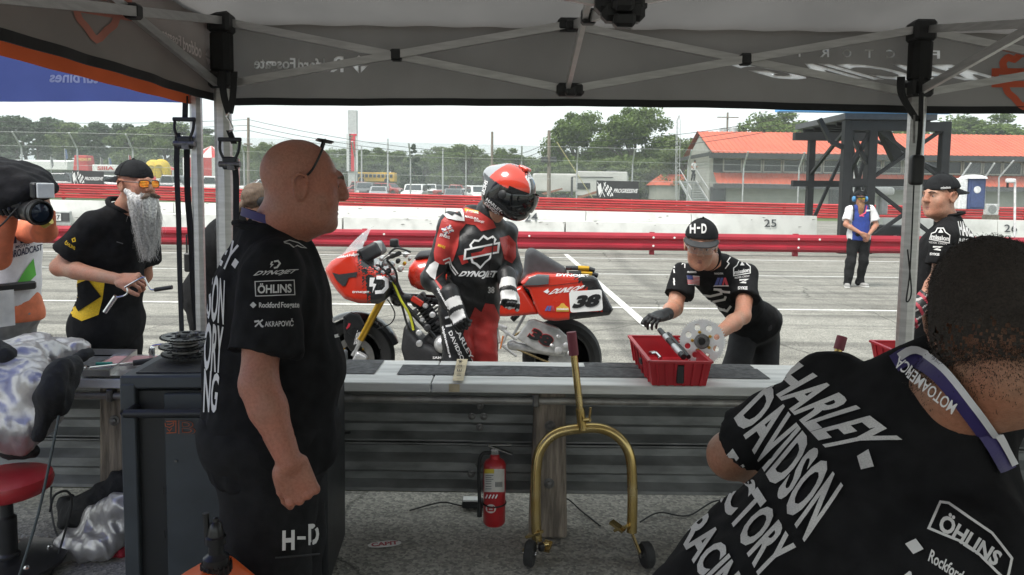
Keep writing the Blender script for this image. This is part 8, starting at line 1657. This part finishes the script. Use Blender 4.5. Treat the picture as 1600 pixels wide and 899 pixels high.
# stickers, cables, small fittings
def sticker(label,cx,cy,L_,tilt,letters):
 o=thing('sticker',label,'sticker',G(cx,cy));g0=G(cx,cy);ux_=V(math.cos(tilt),math.sin(tilt),0);uy_=V(-math.sin(tilt),math.cos(tilt),0);pts=[g0+ux_*L_*.5*math.cos(a)*abs(math.cos(a))**-.3+uy_*L_*.19*math.sin(a)+V(0,0,.005) for a in np.linspace(.05,6.33,25)[:-1]];MB().prism(pts,(0,0,.001)).build('backing',mat('white sticker',(.6,.59,.57),.5),o,smooth=False)
 v,f=fit_text(letters,.06);k=.33;flat('lettering',v*V(.80,.24)-V(.40,.12),f,mat('dark red sticker ink',(.33,.03,.05),.5),o,g0+V(0,0,.0075),ux_*L_,uy_*L_)
sticker('white oval sticker with red lettering CAPIT on the asphalt',601,852,.155,.22,'CAPIT');sticker('white sticker half tucked under the bald man on the asphalt',516,848,.10,.2,'CAPIT')
def cable(label,pts,r=.004,m_=None):tag(MB().tube(spline([G(x,y)+V(0,0,r+.003+dz) for x,y,dz in pts],6),r,6).build('cable',m_ or M_rubber),label,'cable','cables lying around the wall')
cable('thin black cable curling from the wall foot by the timber post',[(864,800,.1),(872,812,.0),(860,818,0),(880,795,.05),(910,802,0),(938,824,0)]);cable('long black cable across the asphalt right of the paddock stand',[(1000,818,0),(1030,806,.01),(1075,808,0),(1120,790,.02),(1180,786,.0)]);cable('black cable on the asphalt left of the extinguisher',[(640,800,0),(690,790,.01),(725,792,0),(750,786,.03)]);cable('dark cable loop beside the red stool',[(95,775,.28),(80,790,.05),(90,840,0),(115,830,.0),(110,870,.0)],.005)
tag(MB().tube(spline([pp(92,650,3.0),pp(76,730,2.95),pp(58,810,2.9),pp(30,900,2.85)],5),.0055,8).build('cable',mat('grey cable',(.06,.075,.075),.6)),'grey cable running down from the draped tyre warmer','cable');tag(MB().tube(spline([pp(78,800,3.0),pp(85,775,3.05),pp(105,768,3.1),pp(112,790,3.12),pp(96,850,3.1),pp(80,900,3.0)],6),.005,8).build('cable',M_rubber),'black cable looping up in front of the ground tyre warmer','cable')
pb=thing('power_box','small white and black power adapter on the ground by the timber post','adapter',G(740,795));c=G(740,795);MB().box(c+V(0,0,.03),(.12,.06,.035),bev=.005).build('casing',M_blk,pb,smooth=False);MB().box(c+V(-.01,0,.052),(.09,.05,.008)).build('lid',M_wt,pb,smooth=False)
vf_=thing('air_fitting','small brass air hose fitting on the wall beam beside the bald man','fitting',pp(537,672,3.5));MB().tube([pp(530,664,3.52),pp(537,674,3.48)],.010,8).build('stem',M_chrome,vf_);MB().tube([pp(535,677,3.48),pp(547,676,3.47)],.006,8).build('spigot',M_blk,vf_)
# ================================================================== straps hanging on the tent legs
M_web=mat('black strap webbing',(.012,.012,.013),.8,var=.15,bump=.3,bscale=150,stretch=(1,1,.3))
def ribbon(nm,pts,wd,par,Yb,th=.003,m_=M_web,twist=0.0):
 p=spline(np.array([pp(x,y,Yb) for x,y in pts]),6);n=len(p);rings=[]
 for i in range(n):a=twist*i/n;s_=V(math.cos(a),math.sin(a),0)*wd/2;d=V(-math.sin(a),math.cos(a),0)*th/2;rings.append(np.array([p[i]-s_-d,p[i]+s_-d,p[i]+s_+d,p[i]-s_+d]))
 MB().loft(rings).build(nm,m_,par,smooth=False)
def ratchet(par,px,py,Y,s=1.0):
 c=pp(px,py,Y);
 for sx in (-1,1):MB().tube(spline([c+V(sx*.042,0,.075)*s,c+V(sx*.040,-.01,.03)*s,c+V(sx*.026,-.01,-.005)*s],4),.0065*s,8).build('ratchet_arm',M_blk,par)
 MB().box(c+V(0,-.004,.075)*s,V(.10,.016,.018)*s,bev=.004).build('ratchet_handle',M_blk,par,smooth=False);MB().box(c+V(0,0,-.025)*s,V(.062,.035,.055)*s,bev=.006).build('ratchet_body',M_blk,par,smooth=False);MB().lathe(c+V(-.045,-.008,-.03)*s,(1,0,0),[(.013*s,0),(.013*s,.09*s)],10).build('spool',M_bolt,par);MB().box(c+V(.01,-.02,-.045)*s,V(.03,.012,.02)*s).build('pawl',M_bolt,par,smooth=False)
s1=thing('ratchet_strap','black ratchet strap hanging beside the slim neighbouring tent leg','strap',pp(290,540,3.25));ribbon('strap_upper',[(290,150),(289,186)],.024,s1,3.25);ratchet(s1,289,214,3.24);ribbon('strap_lower',[(292,228),(293,300),(299,380),(302,445),(308,516)],.026,s1,3.26,twist=.5);ribbon('strap_tail',[(278,208),(276,260),(279,340),(281,430),(284,520)],.024,s1,3.23,twist=-.3)
s2=thing('ratchet_strap','black ratchet strap with printed webbing hanging on the thick grey tent leg','strap',pp(360,330,3.2));ribbon('strap_loop',[(346,112),(350,150),(358,178)],.030,s2,3.19);ribbon('strap_loop',[(366,112),(364,150),(359,178)],.028,s2,3.185);MB().tube(spline([pp(358,176,3.18),pp(354,182,3.18),pp(359,190,3.18),pp(364,202,3.18),pp(358,206,3.18)],4),.004,8).build('hook',M_chrome,s2);ribbon('strap_upper',[(358,204),(366,225)],.026,s2,3.18);ratchet(s2,360,246,3.17);ribbon('strap_lower',[(366,258),(369,290),(368,420)],.026,s2,3.18)
s3=thing('ratchet_strap','black ratchet strap and cord hanging down the middle tent leg','strap',pp(1432,330,3.2));ribbon('strap_loop',[(1408,120),(1410,150),(1434,190)],.034,s3,3.18);ribbon('strap_upper',[(1440,120),(1438,200),(1434,245)],.020,s3,3.18);s_=SDF();s_.box(pp(1432,266,3.17),(.028,.022,.065),rad=.014);sobj('ratchet_body',s_,.006,M_blk,s3);MB().tube(spline([pp(1428,290,3.17),pp(1422,420,3.17),pp(1416,470,3.17),pp(1424,456,3.17),pp(1418,390,3.17)],6),.003,6).build('cord',M_rubber,s3);MB().tube([pp(1428,180+4*i,3.18) for i in range(12)],.005,6).build('chain',M_bolt,s3)
for x,Yq in ((-1.27,3.2),(1.76,3.2)):
 MB().box((x,3.25,2.25),(.085,.085,.19),bev=.02).build('leg_sleeve',mat('black leg wrap',(.012,.012,.012),.85),tent,smooth=False)

# ================================================================== thin summer haze over the far field
hm=bpy.data.materials.new('summer haze');hm.use_nodes=True;t=hm.node_tree;t.nodes.remove(t.nodes['Principled BSDF']);pv_=t.nodes.new('ShaderNodeVolumePrincipled');pv_.inputs['Color'].default_value=(.86,.90,.90,1);pv_.inputs['Density'].default_value=.0011;t.links.new(pv_.outputs[0],t.nodes['Material Output'].inputs['Volume'])
tag(MB().box((0,95,9),(400,260,22)).build('haze',hm,smooth=False),'thin pale summer haze hanging over the far field','haze',kind='stuff')
